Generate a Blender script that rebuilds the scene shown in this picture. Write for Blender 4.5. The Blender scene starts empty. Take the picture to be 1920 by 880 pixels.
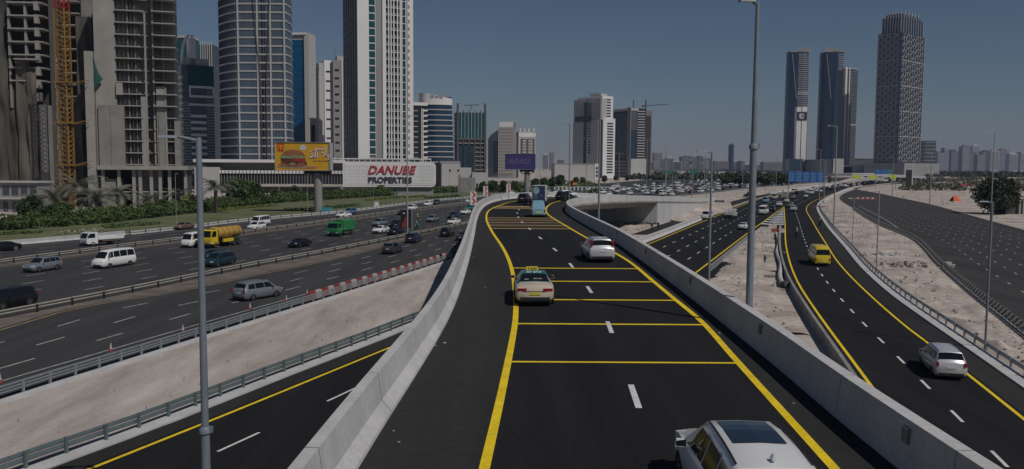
import bpy, bmesh, math, random
from mathutils import Vector, Matrix
R = math.radians
rnd = random.Random(7)
C = bpy.context.scene.collection
SC = bpy.context.scene

# ---------------------------------------------------------------- camera
F = 1600.0                      # focal length in pixels of a 1920 wide frame
CAM = Vector((0, 0, 13.0))
CROT = Matrix.Rotation(R(90) - math.atan(127 / F), 3, 'X') @ Matrix.Rotation(R(0.35), 3, 'Z')
cd = bpy.data.cameras.new('camera'); cam = bpy.data.objects.new('camera', cd); C.objects.link(cam)
cam.location = CAM; cam.rotation_euler = CROT.to_euler()
cd.sensor_width = 36; cd.lens = 36 * F / 1920; cd.clip_start = 0.5; cd.clip_end = 60000
SC.camera = cam

# ---------------------------------------------------------------- sky, sun, exposure
SUN_EL, SUN_AZ = 51, 135        # azimuth clockwise from +Y: behind the camera to the right
w = bpy.data.worlds.new('World'); SC.world = w; w.use_nodes = True
nt = w.node_tree; bg = nt.nodes['Background']
sky = nt.nodes.new('ShaderNodeTexSky'); sky.sky_type = 'NISHITA'; sky.sun_disc = False
sky.sun_elevation = R(SUN_EL); sky.sun_rotation = R(SUN_AZ)
sky.altitude = 0; sky.air_density = 1.0; sky.dust_density = 0.0; sky.ozone_density = 4.5
nt.links.new(sky.outputs[0], bg.inputs[0]); bg.inputs[1].default_value = 0.049
sd = bpy.data.lights.new('sun', 'SUN'); so = bpy.data.objects.new('sun', sd); C.objects.link(so)
sd.energy = 4.3; sd.angle = R(0.53); sd.color = (1.0, 0.95, 0.88)
sv = Vector((math.sin(R(SUN_AZ)) * math.cos(R(SUN_EL)), math.cos(R(SUN_AZ)) * math.cos(R(SUN_EL)), math.sin(R(SUN_EL))))
so.rotation_euler = sv.to_track_quat('Z', 'Y').to_euler(); so.location = (0, -20, 60)
vs = SC.view_settings
SC.display_settings.display_device = 'sRGB'
vs.view_transform = 'Standard'; vs.look = 'None'; vs.exposure = -0.88; vs.gamma = 1; vs.use_curve_mapping = False
try:
    SC.cycles.volume_bounces = 0; SC.cycles.max_bounces = 6; SC.cycles.diffuse_bounces = 2; SC.cycles.glossy_bounces = 2
except Exception: pass

# ---------------------------------------------------------------- helpers
def P(px, py, z=0.0):
    """point of the photograph's pixel at height z"""
    d = CROT @ Vector(((px - 960) / F, -(py - 440) / F, -1))
    t = (z - CAM.z) / d.z
    return CAM + d * t
def PD(px, py, dist):
    """point of the photograph's pixel at distance dist along +Y"""
    d = CROT @ Vector(((px - 960) / F, -(py - 440) / F, -1))
    return CAM + d * (dist / d.y)

_mats = {}
def mat(name, col, rough=0.8, metal=0.0, var=0.0, scale=1.0, bump=0.0, spec=None, emit=None, col2=None, detail=4, stretch=None, rot=0.0, fine=0.0):
    if name in _mats: return _mats[name]
    m = bpy.data.materials.new(name); m.use_nodes = True
    n = m.node_tree.nodes; l = m.node_tree.links; b = n['Principled BSDF']
    b.inputs['Base Color'].default_value = (*col, 1); b.inputs['Roughness'].default_value = rough
    b.inputs['Metallic'].default_value = metal
    if spec is not None: b.inputs['Specular IOR Level'].default_value = spec
    if var or bump or col2:
        tc = n.new('ShaderNodeTexCoord'); mp = n.new('ShaderNodeMapping'); l.new(tc.outputs['Object'], mp.inputs[0])
        if stretch: mp.inputs['Scale'].default_value = stretch
        if rot: mp.inputs['Rotation'].default_value = (0, 0, rot)
        no = n.new('ShaderNodeTexNoise'); no.inputs['Scale'].default_value = scale; no.inputs['Detail'].default_value = detail
        no.inputs['Roughness'].default_value = 0.65
        l.new(mp.outputs[0], no.inputs['Vector'])
        rp = n.new('ShaderNodeValToRGB'); rp.color_ramp.elements[0].position = 0.32; rp.color_ramp.elements[1].position = 0.68
        a = tuple(max(0, c * (1 - var)) for c in col); bb = tuple(min(1, c * (1 + var)) for c in (col2 or col))
        rp.color_ramp.elements[0].color = (*a, 1); rp.color_ramp.elements[1].color = (*bb, 1)
        l.new(no.outputs[0], rp.inputs[0]); l.new(rp.outputs[0], b.inputs['Base Color'])
        if fine:      # a second, finer grain over the large patches
            n2 = n.new('ShaderNodeTexNoise'); n2.inputs['Scale'].default_value = scale * 14; n2.inputs['Detail'].default_value = 6; l.new(tc.outputs['Object'], n2.inputs['Vector'])
            mr = n.new('ShaderNodeMapRange'); mr.inputs[1].default_value = .35; mr.inputs[2].default_value = .65; mr.inputs[3].default_value = 1 - fine; mr.inputs[4].default_value = 1 + fine; l.new(n2.outputs[0], mr.inputs[0])
            mx = n.new('ShaderNodeMix'); mx.data_type = 'RGBA'; mx.blend_type = 'MULTIPLY'; mx.inputs[0].default_value = 1
            l.new(rp.outputs[0], mx.inputs[6]); l.new(mr.outputs[0], mx.inputs[7]); l.new(mx.outputs[2], b.inputs['Base Color'])
        if bump:
            bp = n.new('ShaderNodeBump'); bp.inputs['Strength'].default_value = bump; bp.inputs['Distance'].default_value = 0.1
            l.new(no.outputs[0], bp.inputs['Height']); l.new(bp.outputs[0], b.inputs['Normal'])
    if emit: 
        b.inputs['Emission Color'].default_value = (*emit[0], 1); b.inputs['Emission Strength'].default_value = emit[1]
    _mats[name] = m
    return m

class MB:
    """collects faces; build() links them as one mesh object"""
    def __init__(s): s.v = []; s.f = []; s.mi = []; s.sm = []; s.m = []
    def mat(s, m):
        if m not in s.m: s.m.append(m)
        return s.m.index(m)
    def face(s, pts, m=None, smooth=False):
        i = len(s.v); s.v += [tuple(p) for p in pts]; s.f.append(tuple(range(i, i + len(pts))))
        s.mi.append(s.mat(m) if m else 0); s.sm.append(smooth)
    def grid(s, rows, m=None, smooth=True, closed=False):
        i = len(s.v); nr = len(rows); nc = len(rows[0]); mi = s.mat(m) if m else 0
        for r in rows: s.v += [tuple(p) for p in r]
        for a in range(nr - 1):
            for b in range(nc if closed else nc - 1):
                c = (b + 1) % nc
                s.f.append((i + a * nc + b, i + a * nc + c, i + (a + 1) * nc + c, i + (a + 1) * nc + b)); s.mi.append(mi); s.sm.append(smooth)
    def box(s, c, d, m=None, rot=0.0, top=None):
        """c centre of the base, d full sizes, rot about z, top = scale of the top face"""
        hx, hy = d[0] / 2, d[1] / 2; k = top if top is not None else 1.0
        if not isinstance(k, tuple): k = (k, k)
        ca, sa = math.cos(rot), math.sin(rot)
        q = []
        for z, sx, sy in ((0, 1, 1), (d[2], k[0], k[1])):
            for x, y in ((-hx, -hy), (hx, -hy), (hx, hy), (-hx, hy)):
                x *= sx; y *= sy
                q.append((c[0] + x * ca - y * sa, c[1] + x * sa + y * ca, c[2] + z))
        i = len(s.v); s.v += q; mi = s.mat(m) if m else 0
        for f in ((3, 2, 1, 0), (4, 5, 6, 7), (0, 1, 5, 4), (1, 2, 6, 5), (2, 3, 7, 6), (3, 0, 4, 7)):
            s.f.append(tuple(i + a for a in f)); s.mi.append(mi); s.sm.append(False)
    def tube(s, pts, rad, m=None, n=8, caps=True):
        pts = [Vector(p) for p in pts]
        if not isinstance(rad, (list, tuple)): rad = [rad] * len(pts)
        rows = []
        up = Vector((0, 0, 1))
        for k, p in enumerate(pts):
            t = (pts[min(k + 1, len(pts) - 1)] - pts[max(k - 1, 0)]).normalized()
            if abs(t.dot(up)) > 0.95: up = Vector((1, 0, 0))
            a = t.cross(up).normalized(); b = a.cross(t)
            rows.append([p + (a * math.cos(2 * math.pi * j / n) + b * math.sin(2 * math.pi * j / n)) * rad[k] for j in range(n)])
        i = len(s.v)
        s.grid(rows, m, True, True)
        if caps: s.face(rows[0], m); s.face(list(reversed(rows[-1])), m)
    def prism(s, poly, z0, z1, m=None, smooth=False, cap=True, mtop=None):
        n = len(poly)
        s.grid([[(x, y, z0) for x, y in poly], [(x, y, z1) for x, y in poly]], m, smooth, True)
        if cap:
            s.face([(x, y, z1) for x, y in poly], mtop or m)
            s.face([(x, y, z0) for x, y in reversed(poly)], m)
    def mesh(s, name):
        me = bpy.data.meshes.new(name); me.from_pydata(s.v, [], s.f)
        for m in s.m: me.materials.append(m)
        me.polygons.foreach_set('material_index', s.mi); me.polygons.foreach_set('use_smooth', s.sm)
        me.update(); return me
    def build(s, name, parent=None, loc=None, rz=None):
        o = bpy.data.objects.new(name, s.mesh(name)); C.objects.link(o)
        if parent: o.parent = parent
        if loc is not None: o.location = loc
        if rz is not None: o.rotation_euler.z = rz
        return o
def weld(me, ang=35):
    bm = bmesh.new(); bm.from_mesh(me); bmesh.ops.remove_doubles(bm, verts=bm.verts, dist=0.002)
    bmesh.ops.recalc_face_normals(bm, faces=bm.faces)
    for e in bm.edges:
        if len(e.link_faces) == 2: e.smooth = e.calc_face_angle(0) < R(ang)
    for f in bm.faces: f.smooth = True
    bm.to_mesh(me); bm.free()
def tag(o, label=None, cat=None, group=None, kind=None):
    if label: o['label'] = label
    if cat: o['category'] = cat
    if group: o['group'] = group
    if kind: o['kind'] = kind
    return o
def thing(name, label, cat, loc=(0, 0, 0), rz=0.0, group=None):
    o = bpy.data.objects.new(name, None); C.objects.link(o); o.empty_display_size = 0.3
    o.location = loc; o.rotation_euler = (0, 0, rz)
    return tag(o, label, cat, group)
def link(name, me, parent=None, loc=(0, 0, 0), rz=0.0):
    o = bpy.data.objects.new(name, me); C.objects.link(o)
    if parent: o.parent = parent
    o.location = loc; o.rotation_euler.z = rz
    return o
def copy_tree(o, parent=None):
    c = o.copy(); C.objects.link(c); c.parent = parent
    for ch in o.children: copy_tree(ch, c)
    return c
def repeat(name, me, parent, locs, limit=100):
    """copies of one part mesh; past the limit the rest become one stuff part"""
    for l in locs[:limit]: link(name, me, parent, l[:3], l[3] if len(l) > 3 else 0.0)
    if len(locs) > limit:
        b = MB(); b.m = list(me.materials)
        for l in locs[limit:]:
            M = Matrix.Translation(l[:3]) @ Matrix.Rotation(l[3] if len(l) > 3 else 0.0, 4, 'Z')
            i = len(b.v); b.v += [tuple(M @ v.co) for v in me.vertices]
            for p in me.polygons: b.f.append(tuple(i + k for k in p.vertices)); b.mi.append(p.material_index); b.sm.append(p.use_smooth)
        tag(b.build(name, parent), kind='stuff')
_txt = {}
def text_mesh(s, size, m, extrude=0.02, shear=0.0, bold=0.0, wide=1.0, align='CENTER'):
    c = bpy.data.curves.new('t', 'FONT'); c.body = s; c.size = size; c.extrude = extrude; c.shear = shear; c.offset = bold
    c.align_x = align; c.align_y = 'CENTER'; c.resolution_u = 3
    o = bpy.data.objects.new('t', c); C.objects.link(o)
    dg = bpy.context.evaluated_depsgraph_get(); dg.update()
    me = bpy.data.meshes.new_from_object(o.evaluated_get(dg)); bpy.data.objects.remove(o)
    me.materials.clear(); me.materials.append(m)
    # stand it up: text x -> x, text y -> z, facing -y
    me.transform(Matrix.Scale(wide, 4, (1, 0, 0))); me.transform(Matrix.Rotation(R(90), 4, 'X'))
    return me

class Line:
    """a road line as x(y), traced as points, monotone in y, straight beyond its ends"""
    def __init__(s, pts):
        s.p = sorted([(q[1], q[0]) for q in pts]); n = len(s.p)
        d = [(s.p[i + 1][1] - s.p[i][1]) / (s.p[i + 1][0] - s.p[i][0]) for i in range(n - 1)]
        s.t = [d[0]] + [(d[i - 1] + d[i]) / 2 if i else d[0] for i in range(1, n - 1)] + [d[-1]]
    def __call__(s, y):
        p, t = s.p, s.t
        if y <= p[0][0]: return p[0][1] + (y - p[0][0]) * t[0]
        if y >= p[-1][0]: return p[-1][1] + (y - p[-1][0]) * t[-1]
        i = max(k for k in range(len(p)) if p[k][0] <= y)
        h = p[i + 1][0] - p[i][0]; u = (y - p[i][0]) / h
        return ((2 * u**3 - 3 * u**2 + 1) * p[i][1] + (u**3 - 2 * u**2 + u) * h * t[i] + (-2 * u**3 + 3 * u**2) * p[i + 1][1] + (u**3 - u**2) * h * t[i + 1])
    def slope(s, y): return (s(y + 1) - s(y - 1)) / 2
    def pt(s, y, off=0.0, z=0.0):
        """point shifted off metres square to the line, to +x"""
        k = s.slope(y); n = math.hypot(1, k)
        return Vector((s(y) + off / n, y - off * k / n, z))
def pxl(*pts, extra=()):
    return Line([tuple(P(a, b)[:2]) for a, b in pts] + list(extra))
def ys(y0, y1, step=4.0, grow=1.02):
    out = [y0]; s = step
    while out[-1] < y1: out.append(min(y1, out[-1] + s)); s *= grow
    return out
class Mix:
    def __init__(s, a, b, k): s.a, s.b, s.k = a, b, k
    def __call__(s, y): return s.a(y) * (1 - s.k) + s.b(y) * s.k
    slope = Line.slope; pt = Line.pt
class Off:
    def __init__(s, a, o): s.a, s.o = a, o
    def __call__(s, y): return s.a(y) + s.o * math.hypot(1, s.a.slope(y))
    slope = Line.slope; pt = Line.pt
def ribbon(mb, a, b, y0, y1, z, m, step=4.0):
    Y = ys(y0, y1, step); mb.grid([[(a(y), y, z), (b(y), y, z)] for y in Y], m, False)
def stripe(mb, l, y0, y1, z, m, w=0.2, off=0.0, step=4.0):
    Y = ys(y0, y1, step); mb.grid([[l.pt(y, off - w / 2, z), l.pt(y, off + w / 2, z)] for y in Y], m, False)
def dashes(mb, l, y0, y1, z, m, w=0.15, ln=3.0, gap=6.0, phase=0.0, off=0.0):
    y = y0 + phase
    while y < y1:
        n = math.hypot(1, l.slope(y)); e = y + ln / n
        mb.face([l.pt(y, off - w / 2, z), l.pt(y, off + w / 2, z), l.pt(e, off + w / 2, z), l.pt(e, off - w / 2, z)], m)
        y = e + gap / n
class Path:
    """a polyline in the plane with height, smoothed, by arc length"""
    def __init__(s, pts, step=2.0, sub=8):
        v = [Vector(p) for p in pts]; q = []
        for i in range(len(v) - 1):
            a, b, c, d = v[max(i - 1, 0)], v[i], v[i + 1], v[min(i + 2, len(v) - 1)]
            for k in range(sub):
                t = k / sub
                q.append(0.5 * ((2 * b) + (c - a) * t + (2 * a - 5 * b + 4 * c - d) * t * t + (3 * b - a - 3 * c + d) * t ** 3))
        q.append(v[-1]); s.q = q; s.s = [0]
        for i in range(1, len(q)): s.s.append(s.s[-1] + (q[i] - q[i - 1]).length)
        s.L = s.s[-1]
    def at(s, d):
        d = min(max(d, 0), s.L - 1e-6)
        i = 0; lo, hi = 0, len(s.s) - 1
        while hi - lo > 1:
            mid = (lo + hi) // 2
            if s.s[mid] <= d: lo = mid
            else: hi = mid
        u = (d - s.s[lo]) / max(1e-9, s.s[hi] - s.s[lo])
        return s.q[lo].lerp(s.q[hi], u)
    def tan(s, d):
        v = s.at(d + 0.5) - s.at(d - 0.5); v.z = 0; return v.normalized()
    def off(s, d, o, dz=0.0):
        t = s.tan(d); p = s.at(d); return Vector((p.x + t.y * o, p.y - t.x * o, p.z + dz))   # +o to the right
def section(mb, path, prof, d0, d1, step, m, closed=True, smooth=False):
    """sweep a profile [(off, dz), ...] along a path"""
    n = max(2, int((d1 - d0) / step) + 1)
    rows = [[path.off(d0 + (d1 - d0) * i / (n - 1), o, dz) for o, dz in prof] for i in range(n)]
    mb.grid(rows, m, smooth, closed)
    mb.face(rows[0], m); mb.face(list(reversed(rows[-1])), m)
# ================================================================ materials of the setting
A_OLD = mat('asphalt_worn', (.050, .050, .053), .92, var=.24, scale=.5, detail=8, stretch=(1, .05, 1), rot=R(15), spec=.25, fine=.12)
A_NEW = mat('asphalt_new', (.0150, .0150, .0172), .9, var=.34, scale=.55, detail=9, stretch=(1, .045, 1), spec=.2, fine=.22)
A_SH = mat('asphalt_shoulder', (.032, .0315, .032), .95, var=.26, scale=.30, detail=9, stretch=(1, .10, 1), spec=.2, fine=.10)
A_FAR = mat('asphalt_grey', (.052, .050, .051), .95, var=.25, scale=.3, detail=8, stretch=(1, .12, 1), rot=R(-20), spec=.2, fine=.12)
WHITE = mat('paint_white', (.66, .66, .66), .7, var=.18, scale=3.0, fine=.15)
WHITE_OLD = mat('paint_white_worn', (.40, .40, .385), .8, var=.35, scale=1.5, fine=.2)
YELLOW = mat('paint_yellow', (.84, .60, .012), .7, var=.14, scale=1.4, fine=.12)
YELLOW_OLD = mat('paint_yellow_worn', (.32, .23, .10), .8, var=.3, scale=1.0, fine=.2)
RUST = mat('red_brown_surfacing', (.045, .026, .021), .9, var=.3, scale=.5, fine=.2)
CONC = mat('concrete', (.50, .49, .49), .88, var=.13, scale=.5, detail=9, stretch=(1, 1, .25), fine=.07)
CONC_D = mat('concrete_stained', (.27, .26, .25), .9, var=.28, scale=.4, detail=9, stretch=(1, 1, .25), fine=.12)
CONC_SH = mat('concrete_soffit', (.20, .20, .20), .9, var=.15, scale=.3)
SAND = mat('sand', (.40, .335, .285), .97, var=.30, scale=.30, bump=.12, detail=8, stretch=(1, .22, 1), rot=R(16), col2=(.43, .385, .355), fine=.06)
SAND2 = mat('sand_disturbed', (.40, .33, .275), .97, var=.36, scale=.13, bump=.5, detail=9, col2=(.45, .39, .35), fine=.18)
DUST = mat('median_dust', (.15, .125, .105), .95, var=.35, scale=.35, detail=9, fine=.2)
GRASS = mat('lawn', (.095, .125, .045), .95, var=.28, scale=.08, detail=9, col2=(.12, .125, .06), fine=.15)
STEEL = mat('galvanised_steel', (.34, .37, .39), .45, metal=.6, var=.12, scale=3)
STEEL_G = mat('galvanised_steel_green', (.17, .22, .23), .5, metal=.5, var=.12, scale=3)
RAIL_T = mat('rail_tan', (.42, .39, .34), .6, metal=.2, var=.12, scale=1)
DARK = mat('dark_void', (.02, .02, .022), .9)

# ================================================================ traced lines (ground, z = 0)
L_FEN = pxl((0, 750), (103, 717), (196, 688), (311, 652), (484, 598), (593, 565), (677, 539), (759, 514), (855, 483),
            extra=[(14, 205), (35, 282), (63.5, 363), (103, 445), (155, 555), (245, 726), (400, 985), (640, 1300)])
L_YM = pxl((0, 620), (157, 576), (320, 550), (480, 517), (640, 484), (711, 465), extra=[(-9, 205), (15, 290), (44, 370), (80, 450), (131, 560), (215, 726)])
L_M = pxl((16, 596), (131, 573), (270, 545), (444, 508), (606, 477), (873, 422), extra=[(16, 290), (42, 370), (78, 450), (128, 560), (212, 726), (360, 985), (590, 1300)])
L_R2 = pxl((16, 495), (112, 482), (270, 461), (456, 439), (640, 414), (751, 398), (865, 384), extra=[(8, 370), (42, 450), (90, 560), (165, 726), (300, 985), (510, 1300)])
L_B3 = pxl((0, 462), (153, 449), (320, 432), (462, 415), (620, 401), (797, 379), (882, 371), extra=[(10, 460), (68, 669), (165, 975), (270, 1300)])
L_HED = pxl((0, 432), (104, 426), (320, 405), (510, 382), (660, 372), (863, 361), extra=[(0, 460), (52, 669)])
L_LE = pxl((56, 877), (130, 850), (199, 827), (318, 782), (457, 728), (571, 684), (690, 639), (770, 607), (1216, 450), (1317, 410), (1419, 373),
           extra=[(173, 513), (247, 660), (390, 900), (640, 1250)])
L_LY = pxl((170, 880), (400, 788), (747, 646), (1224, 455), (1313, 418), (1440, 370), extra=[(178, 513), (252, 660)])
L_GL = pxl((1319, 501), (1404, 436), (1440, 410), (1470, 388), extra=[(-3.4, 34), (8.2, 66)])      # right yellow line of the middle road
L_RY = pxl((1608, 690), (1534, 589), (1495, 528), (1475, 468), (1472, 420), (1470, 388))   # left yellow line of the right road
L_RR = pxl((1920, 787), (1811, 700), (1745, 648), (1700, 614), (1607, 531), (1572, 493), (1551, 461), (1526, 420), (1513, 388), (1540, 371), extra=[(222, 560), (275, 660), (420, 930), (650, 1270)])
L_KB = pxl((1920, 727), (1811, 651), (1756, 613), (1675, 555), (1620, 506), (1588, 468), (1548, 420), (1533, 385), (1558, 366.5), (1610, 350), extra=[(425, 915), (655, 1255)])
L_FL = pxl((1920, 618), (1838, 555), (1773, 501), (1718, 449), (1653, 422), (1613, 399), (1575, 369), extra=[(268, 640), (429, 915), (659, 1255)])
L_FR = pxl((1920, 433), (1854, 415), (1743, 384), (1660, 366), (1605, 351), extra=[(475, 930), (700, 1270)])

# ================================================================ ground and ground-level roads
g = MB(); g.face([(-9000, -300, 0), (9000, -300, 0), (9000, 14000, 0), (-9000, 14000, 0)], SAND)
ground = tag(g.build('ground'), kind='structure')
g = MB()
ribbon(g, Off(L_LE, 6), Off(L_FEN, 1.6), -5, 22, .01, SAND)  # worked sand beside the lower road
from mathutils import noise
def rough(a, b, y0, y1, m, amp=.45, nx=26, step=1.4, grow=1.012, sc=.22, seed=0):
    rows = []
    for y in ys(y0, y1, step, grow):
        xa, xb = a(y), b(y); row = []
        for i in range(nx + 1):
            u = i / nx; x = xa + (xb - xa) * u; e = min(1, 6 * u, 6 * (1 - u))
            h = noise.noise(Vector((x * sc, y * sc, seed))) + .6 * noise.noise(Vector((x * sc * 2.7, y * sc * 2.7, seed + 5))) + .35 * noise.noise(Vector((x * sc * 7, y * sc * 7, seed)))
            row.append((x, y, .014 + amp * max(0, h + .12) * e))
        rows.append(row)
    g.grid(rows, m, True)
rough(Off(L_KB, 1.6), Off(L_FL, -1.2), 30, 420, SAND2, .6)
rough(Off(L_GL, 2.3), Off(L_RY, -1.7), 66, 200, SAND2, .55, nx=16)
rough(Line([(13, 150), (20, 200), (48, 300), (90, 400), (150, 520), (236, 680)]), Off(L_LE, -5.7), 150, 520, SAND2, .6, nx=18)
rough(Off(L_FR, 1.2), Line([(240, 100), (360, 300), (620, 700)]), 140, 640, SAND2, .7, nx=60, step=2.5, sc=.10)
rough(Off(L_LE, -1.0), Off(L_FEN, 1.6), 20, 120, SAND, .10, nx=20, sc=.12)
rough(Off(L_HED, -9.5), Line([(-260, 20), (-250, 168), (-230, 362), (-200, 560)]), 120, 560, SAND, .5, nx=30, step=4)
tag(g.build('sand_ground'), kind='structure')
g = MB(); ribbon(g, L_HED, L_B3, 60, 700, .014, GRASS); ribbon(g, Off(L_HED, -9), L_HED, 60, 700, .010, GRASS)
tag(g.build('lawn'), kind='structure')

def road(name, parts):
    g = MB()
    for a, b, y0, y1, z, m in parts: ribbon(g, a, b, y0, y1, z, m)
    return tag(g.build(name), kind='structure')
def marks(parent, g, name='road_marking'):
    return g.build(name, parent)

hw = road('highway', [(L_B3, L_FEN, 20, 1300, .02, A_OLD)])
g = MB()
stripe(g, L_YM, 25, 720, .028, YELLOW_OLD, .22)
stripe(g, L_FEN, 25, 720, .028, WHITE_OLD, .16, off=-3.2)
for k in (1, 2, 3):
    dashes(g, Mix(L_YM, Off(L_FEN, -3.2), k / 4), 30, 900, .028, WHITE_OLD, .17, 3.0, 6.0, phase=k * 1.9)
for k in (1, 2, 3, 4, 5):
    dashes(g, Mix(Off(L_R2, 2.2), Off(L_M, -1.2), k / 6), 50, 900, .028, WHITE_OLD, .17, 3.0, 6.0, phase=k * 2.3)
stripe(g, Off(L_R2, 2.2), 50, 720, .028, YELLOW_OLD, .18)
stripe(g, Off(L_B3, 3.2), 80, 700, .028, WHITE_OLD, .18)
for k in (1, 2): dashes(g, Mix(Off(L_B3, 3.2), Off(L_R2, -2.0), k / 3), 80, 900, .028, WHITE_OLD, .17, 3.0, 6.0, phase=k)
marks(hw, g)
g = MB(); ribbon(g, Off(L_M, -.55), Off(L_YM, -.5), 40, 720, .026, DUST); ribbon(g, Off(L_R2, -1.1), Off(L_R2, 1.5), 60, 720, .026, DUST)
g.build('median_strip', hw)

lr = road('lower_road', [(Off(L_LE, .9), Off(L_LY, 16.6), -6, 118, .02, A_NEW), (Off(L_LE, .9), Off(L_GL, .9), 118, 293, .02, A_NEW), (Off(L_LE, .9), Off(L_LY, -.35), -6, 560, .026, A_SH)])
g = MB()
stripe(g, L_LY, -6, 560, .032, YELLOW, .22)
stripe(g, L_GL, 20, 293, .032, YELLOW, .24)
for k in (1, 2, 3): dashes(g, Mix(L_LY, L_GL, k / 4), 10, 420, .032, WHITE, .16, 3.0, 6.0, phase=(2.6, 4.0, 1.0)[k - 1])
stripe(g, L_GL, 293, 294, .032, YELLOW, .24)
marks(lr, g)
g = MB(); section(g, Path([L_LE.pt(y, .48, 0) for y in ys(-6, 118, 6)]), [(-.5, 0), (-.5, .1), (.42, .1), (.42, 0)], 0, 130, 6, CONC, True)
g.build('kerb', lr)

rr = road('right_road', [(Off(L_RY, -.8), Off(L_KB, -.1), -6, 293, .02, A_NEW), (Off(L_LE, .9), Off(L_KB, -.1), 293, 1250, .021, A_NEW), (Off(L_RR, .3), Off(L_KB, -.1), 20, 560, .026, A_SH), (Off(L_GL, -.2), L_RY, 190, 293, .023, A_NEW)])
g = MB()
stripe(g, L_RY, -6, 293, .032, YELLOW, .22); stripe(g, L_RR, -6, 640, .032, YELLOW, .22)
dashes(g, Mix(L_RY, L_RR, .5), 22, 290, .032, WHITE, .17, 2.2, 4.6, phase=1.2)
for k in (1, 2, 3, 4, 5): dashes(g, Mix(L_LY, L_RR, k / 6), 300, 560, .032, WHITE, .17, 3.0, 6.0, phase=k)
# chevron bars between the two yellow lines of the gore
y = 196.0
while y < 284:
    W_ = L_RY(y) - L_GL(y)
    if W_ > 1.0:
        ya, yb = y + W_ * .45, y + W_ * .15
        xa, xb = lambda q: L_GL(q) + .25, lambda q: L_RY(q) - .25
        mid = (xa(y) + xb(y)) / 2; th_ = 4.0
        for (x0, y0_), (x1, y1_), sd_ in (((xa, ya), (lambda q: mid, y), 0), ((lambda q: mid, y), (xb, yb), 1)):
            if y0_ + th_ < 291 and y1_ + th_ < 291 and xb(y0_) - xa(y0_) > .2: g.face([(x0(y0_), y0_, .033), (x1(y1_), y1_, .033), (x1(y1_ + th_), y1_ + th_, .033), (x0(y0_ + th_), y0_ + th_, .033)], WHITE)
    y += 8.4
marks(rr, g)
g = MB(); section(g, Path([L_KB.pt(y, .3, 0) for y in ys(8, 600, 5)]), [(-.5, 0), (-.5, .14), (.5, .14), (.5, 0)], 0, 590, 5, CONC, True)
g.build('kerb', rr)

fr = road('far_right_road', [(L_FL, L_FR, 30, 1270, .022, A_FAR)])
g = MB()
for k in range(1, 9): dashes(g, Mix(Off(L_FL, 2), Off(L_FR, -1), k / 9), 40, 420, .03, WHITE_OLD, .16, 1.6, 5.5, phase=(k * 2.7) % 6)
stripe(g, Line([tuple(P(1735, 462)[:2]), tuple(P(1690, 432)[:2]), tuple(P(1660, 412)[:2]), tuple(P(1600, 382)[:2])]), 150, 300, .03, WHITE_OLD, .2)
marks(fr, g)
g = MB(); section(g, Path([L_FR.pt(y, .2, 0) for y in ys(150, 600, 6)]), [(-.25, 0), (-.25, .16), (.25, .16), (.25, 0)], 0, 500, 6, CONC_D, True)
g.build('kerb', fr)

# ================================================================ flyover
ZD = 6.5
IN = Path([(8.0, -14, ZD), (8.3, 5, ZD), (8.45, 20, ZD), (8.75, 30, ZD), (9.0, 48, ZD), (9.0, 73, ZD), (8.3, 95, ZD), (7.8, 113, ZD), (7.9, 126, ZD), (8.9, 139, ZD),
           (11.4, 151, ZD), (16.0, 161, 6.45), (21.5, 170, 6.3), (30, 189, 5.7), (44, 222, 4.3), (60, 268, 2.5), (77, 333, .5), (84, 352, .1)])
OUT = Path([(-3.9, -14, ZD), (-3.6, 5, ZD), (-3.3, 18, ZD), (-2.7, 36, ZD), (-2.9, 55, ZD), (-3.55, 80, ZD), (-4.3, 105, ZD), (-4.6, 128, ZD), (-4.1, 148, ZD),
            (-2.2, 165, ZD), (1.5, 178, ZD), (7.5, 189, 6.4), (14, 201, 6.0), (26, 223, 4.9), (40, 255, 3.4), (55, 300, 1.9), (69, 350, .4), (72, 362, .1)])
def pair(u):   # u 0..1 along both edges
    return IN.at(u * IN.L), OUT.at(u * OUT.L)
NU = 150
US = [i / NU for i in range(NU + 1)]
g = MB(); rows = []
for u in US:
    a, b = pair(u); rows.append([b + (a - b) * k for k in (0, .25, .5, .75, 1)])
g.grid([[p for p in r] for r in rows], A_SH, False)
fly_road = tag(g.build('flyover_road'), kind='structure')
# running lanes between the yellow lines, darker new surfacing
FYL = Path([tuple(P(a, b, ZD)) for a, b in ((908, 880), (941, 735), (962, 630), (967, 590), (966, 550), (959, 503), (944, 467), (921, 432), (912, 410), (917, 395), (937, 385.5), (967, 377.5))] + [(7.5, 176, ZD), (14, 186, 6.4), (24, 204, 5.8)])
FYR = Path([tuple(P(a, b, ZD)) for a, b in ((1565, 880), (1383, 679), (1316, 604), (1262, 559), (1220, 524), (1188, 497), (1157, 477), (1099, 446), (1058, 422), (1028, 403), (1024, 392), (1032, 383), (1046, 378), (1065, 374.5))] + [(17, 176, ZD), (22, 185, 6.4), (30, 200, 5.8)])
for pth in (FYL, FYR):   # back to the camera and behind it
    q0, q1 = pth.q[0], pth.q[3]; t = (q0 - q1).normalized()
    pth.q = [q0 + t * 26] + pth.q; pth.s = [0]
    for i in range(1, len(pth.q)): pth.s.append(pth.s[-1] + (pth.q[i] - pth.q[i - 1]).length)
    pth.L = pth.s[-1]
def fy(path, Y):       # the point of the path at depth Y (first crossing)
    for i in range(len(path.q) - 1):
        if path.q[i].y <= Y <= path.q[i + 1].y:
            return path.q[i].lerp(path.q[i + 1], (Y - path.q[i].y) / max(1e-9, path.q[i + 1].y - path.q[i].y))
    return path.q[-1]
g = MB(); n = 90
g.grid([[FYL.at(FYL.L * i / n) + Vector((0, 0, .006)), FYR.at(FYR.L * i / n) + Vector((0, 0, .006))] for i in range(n + 1)], A_NEW, False)
g.build('running_surface', fly_road)
g = MB()
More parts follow.
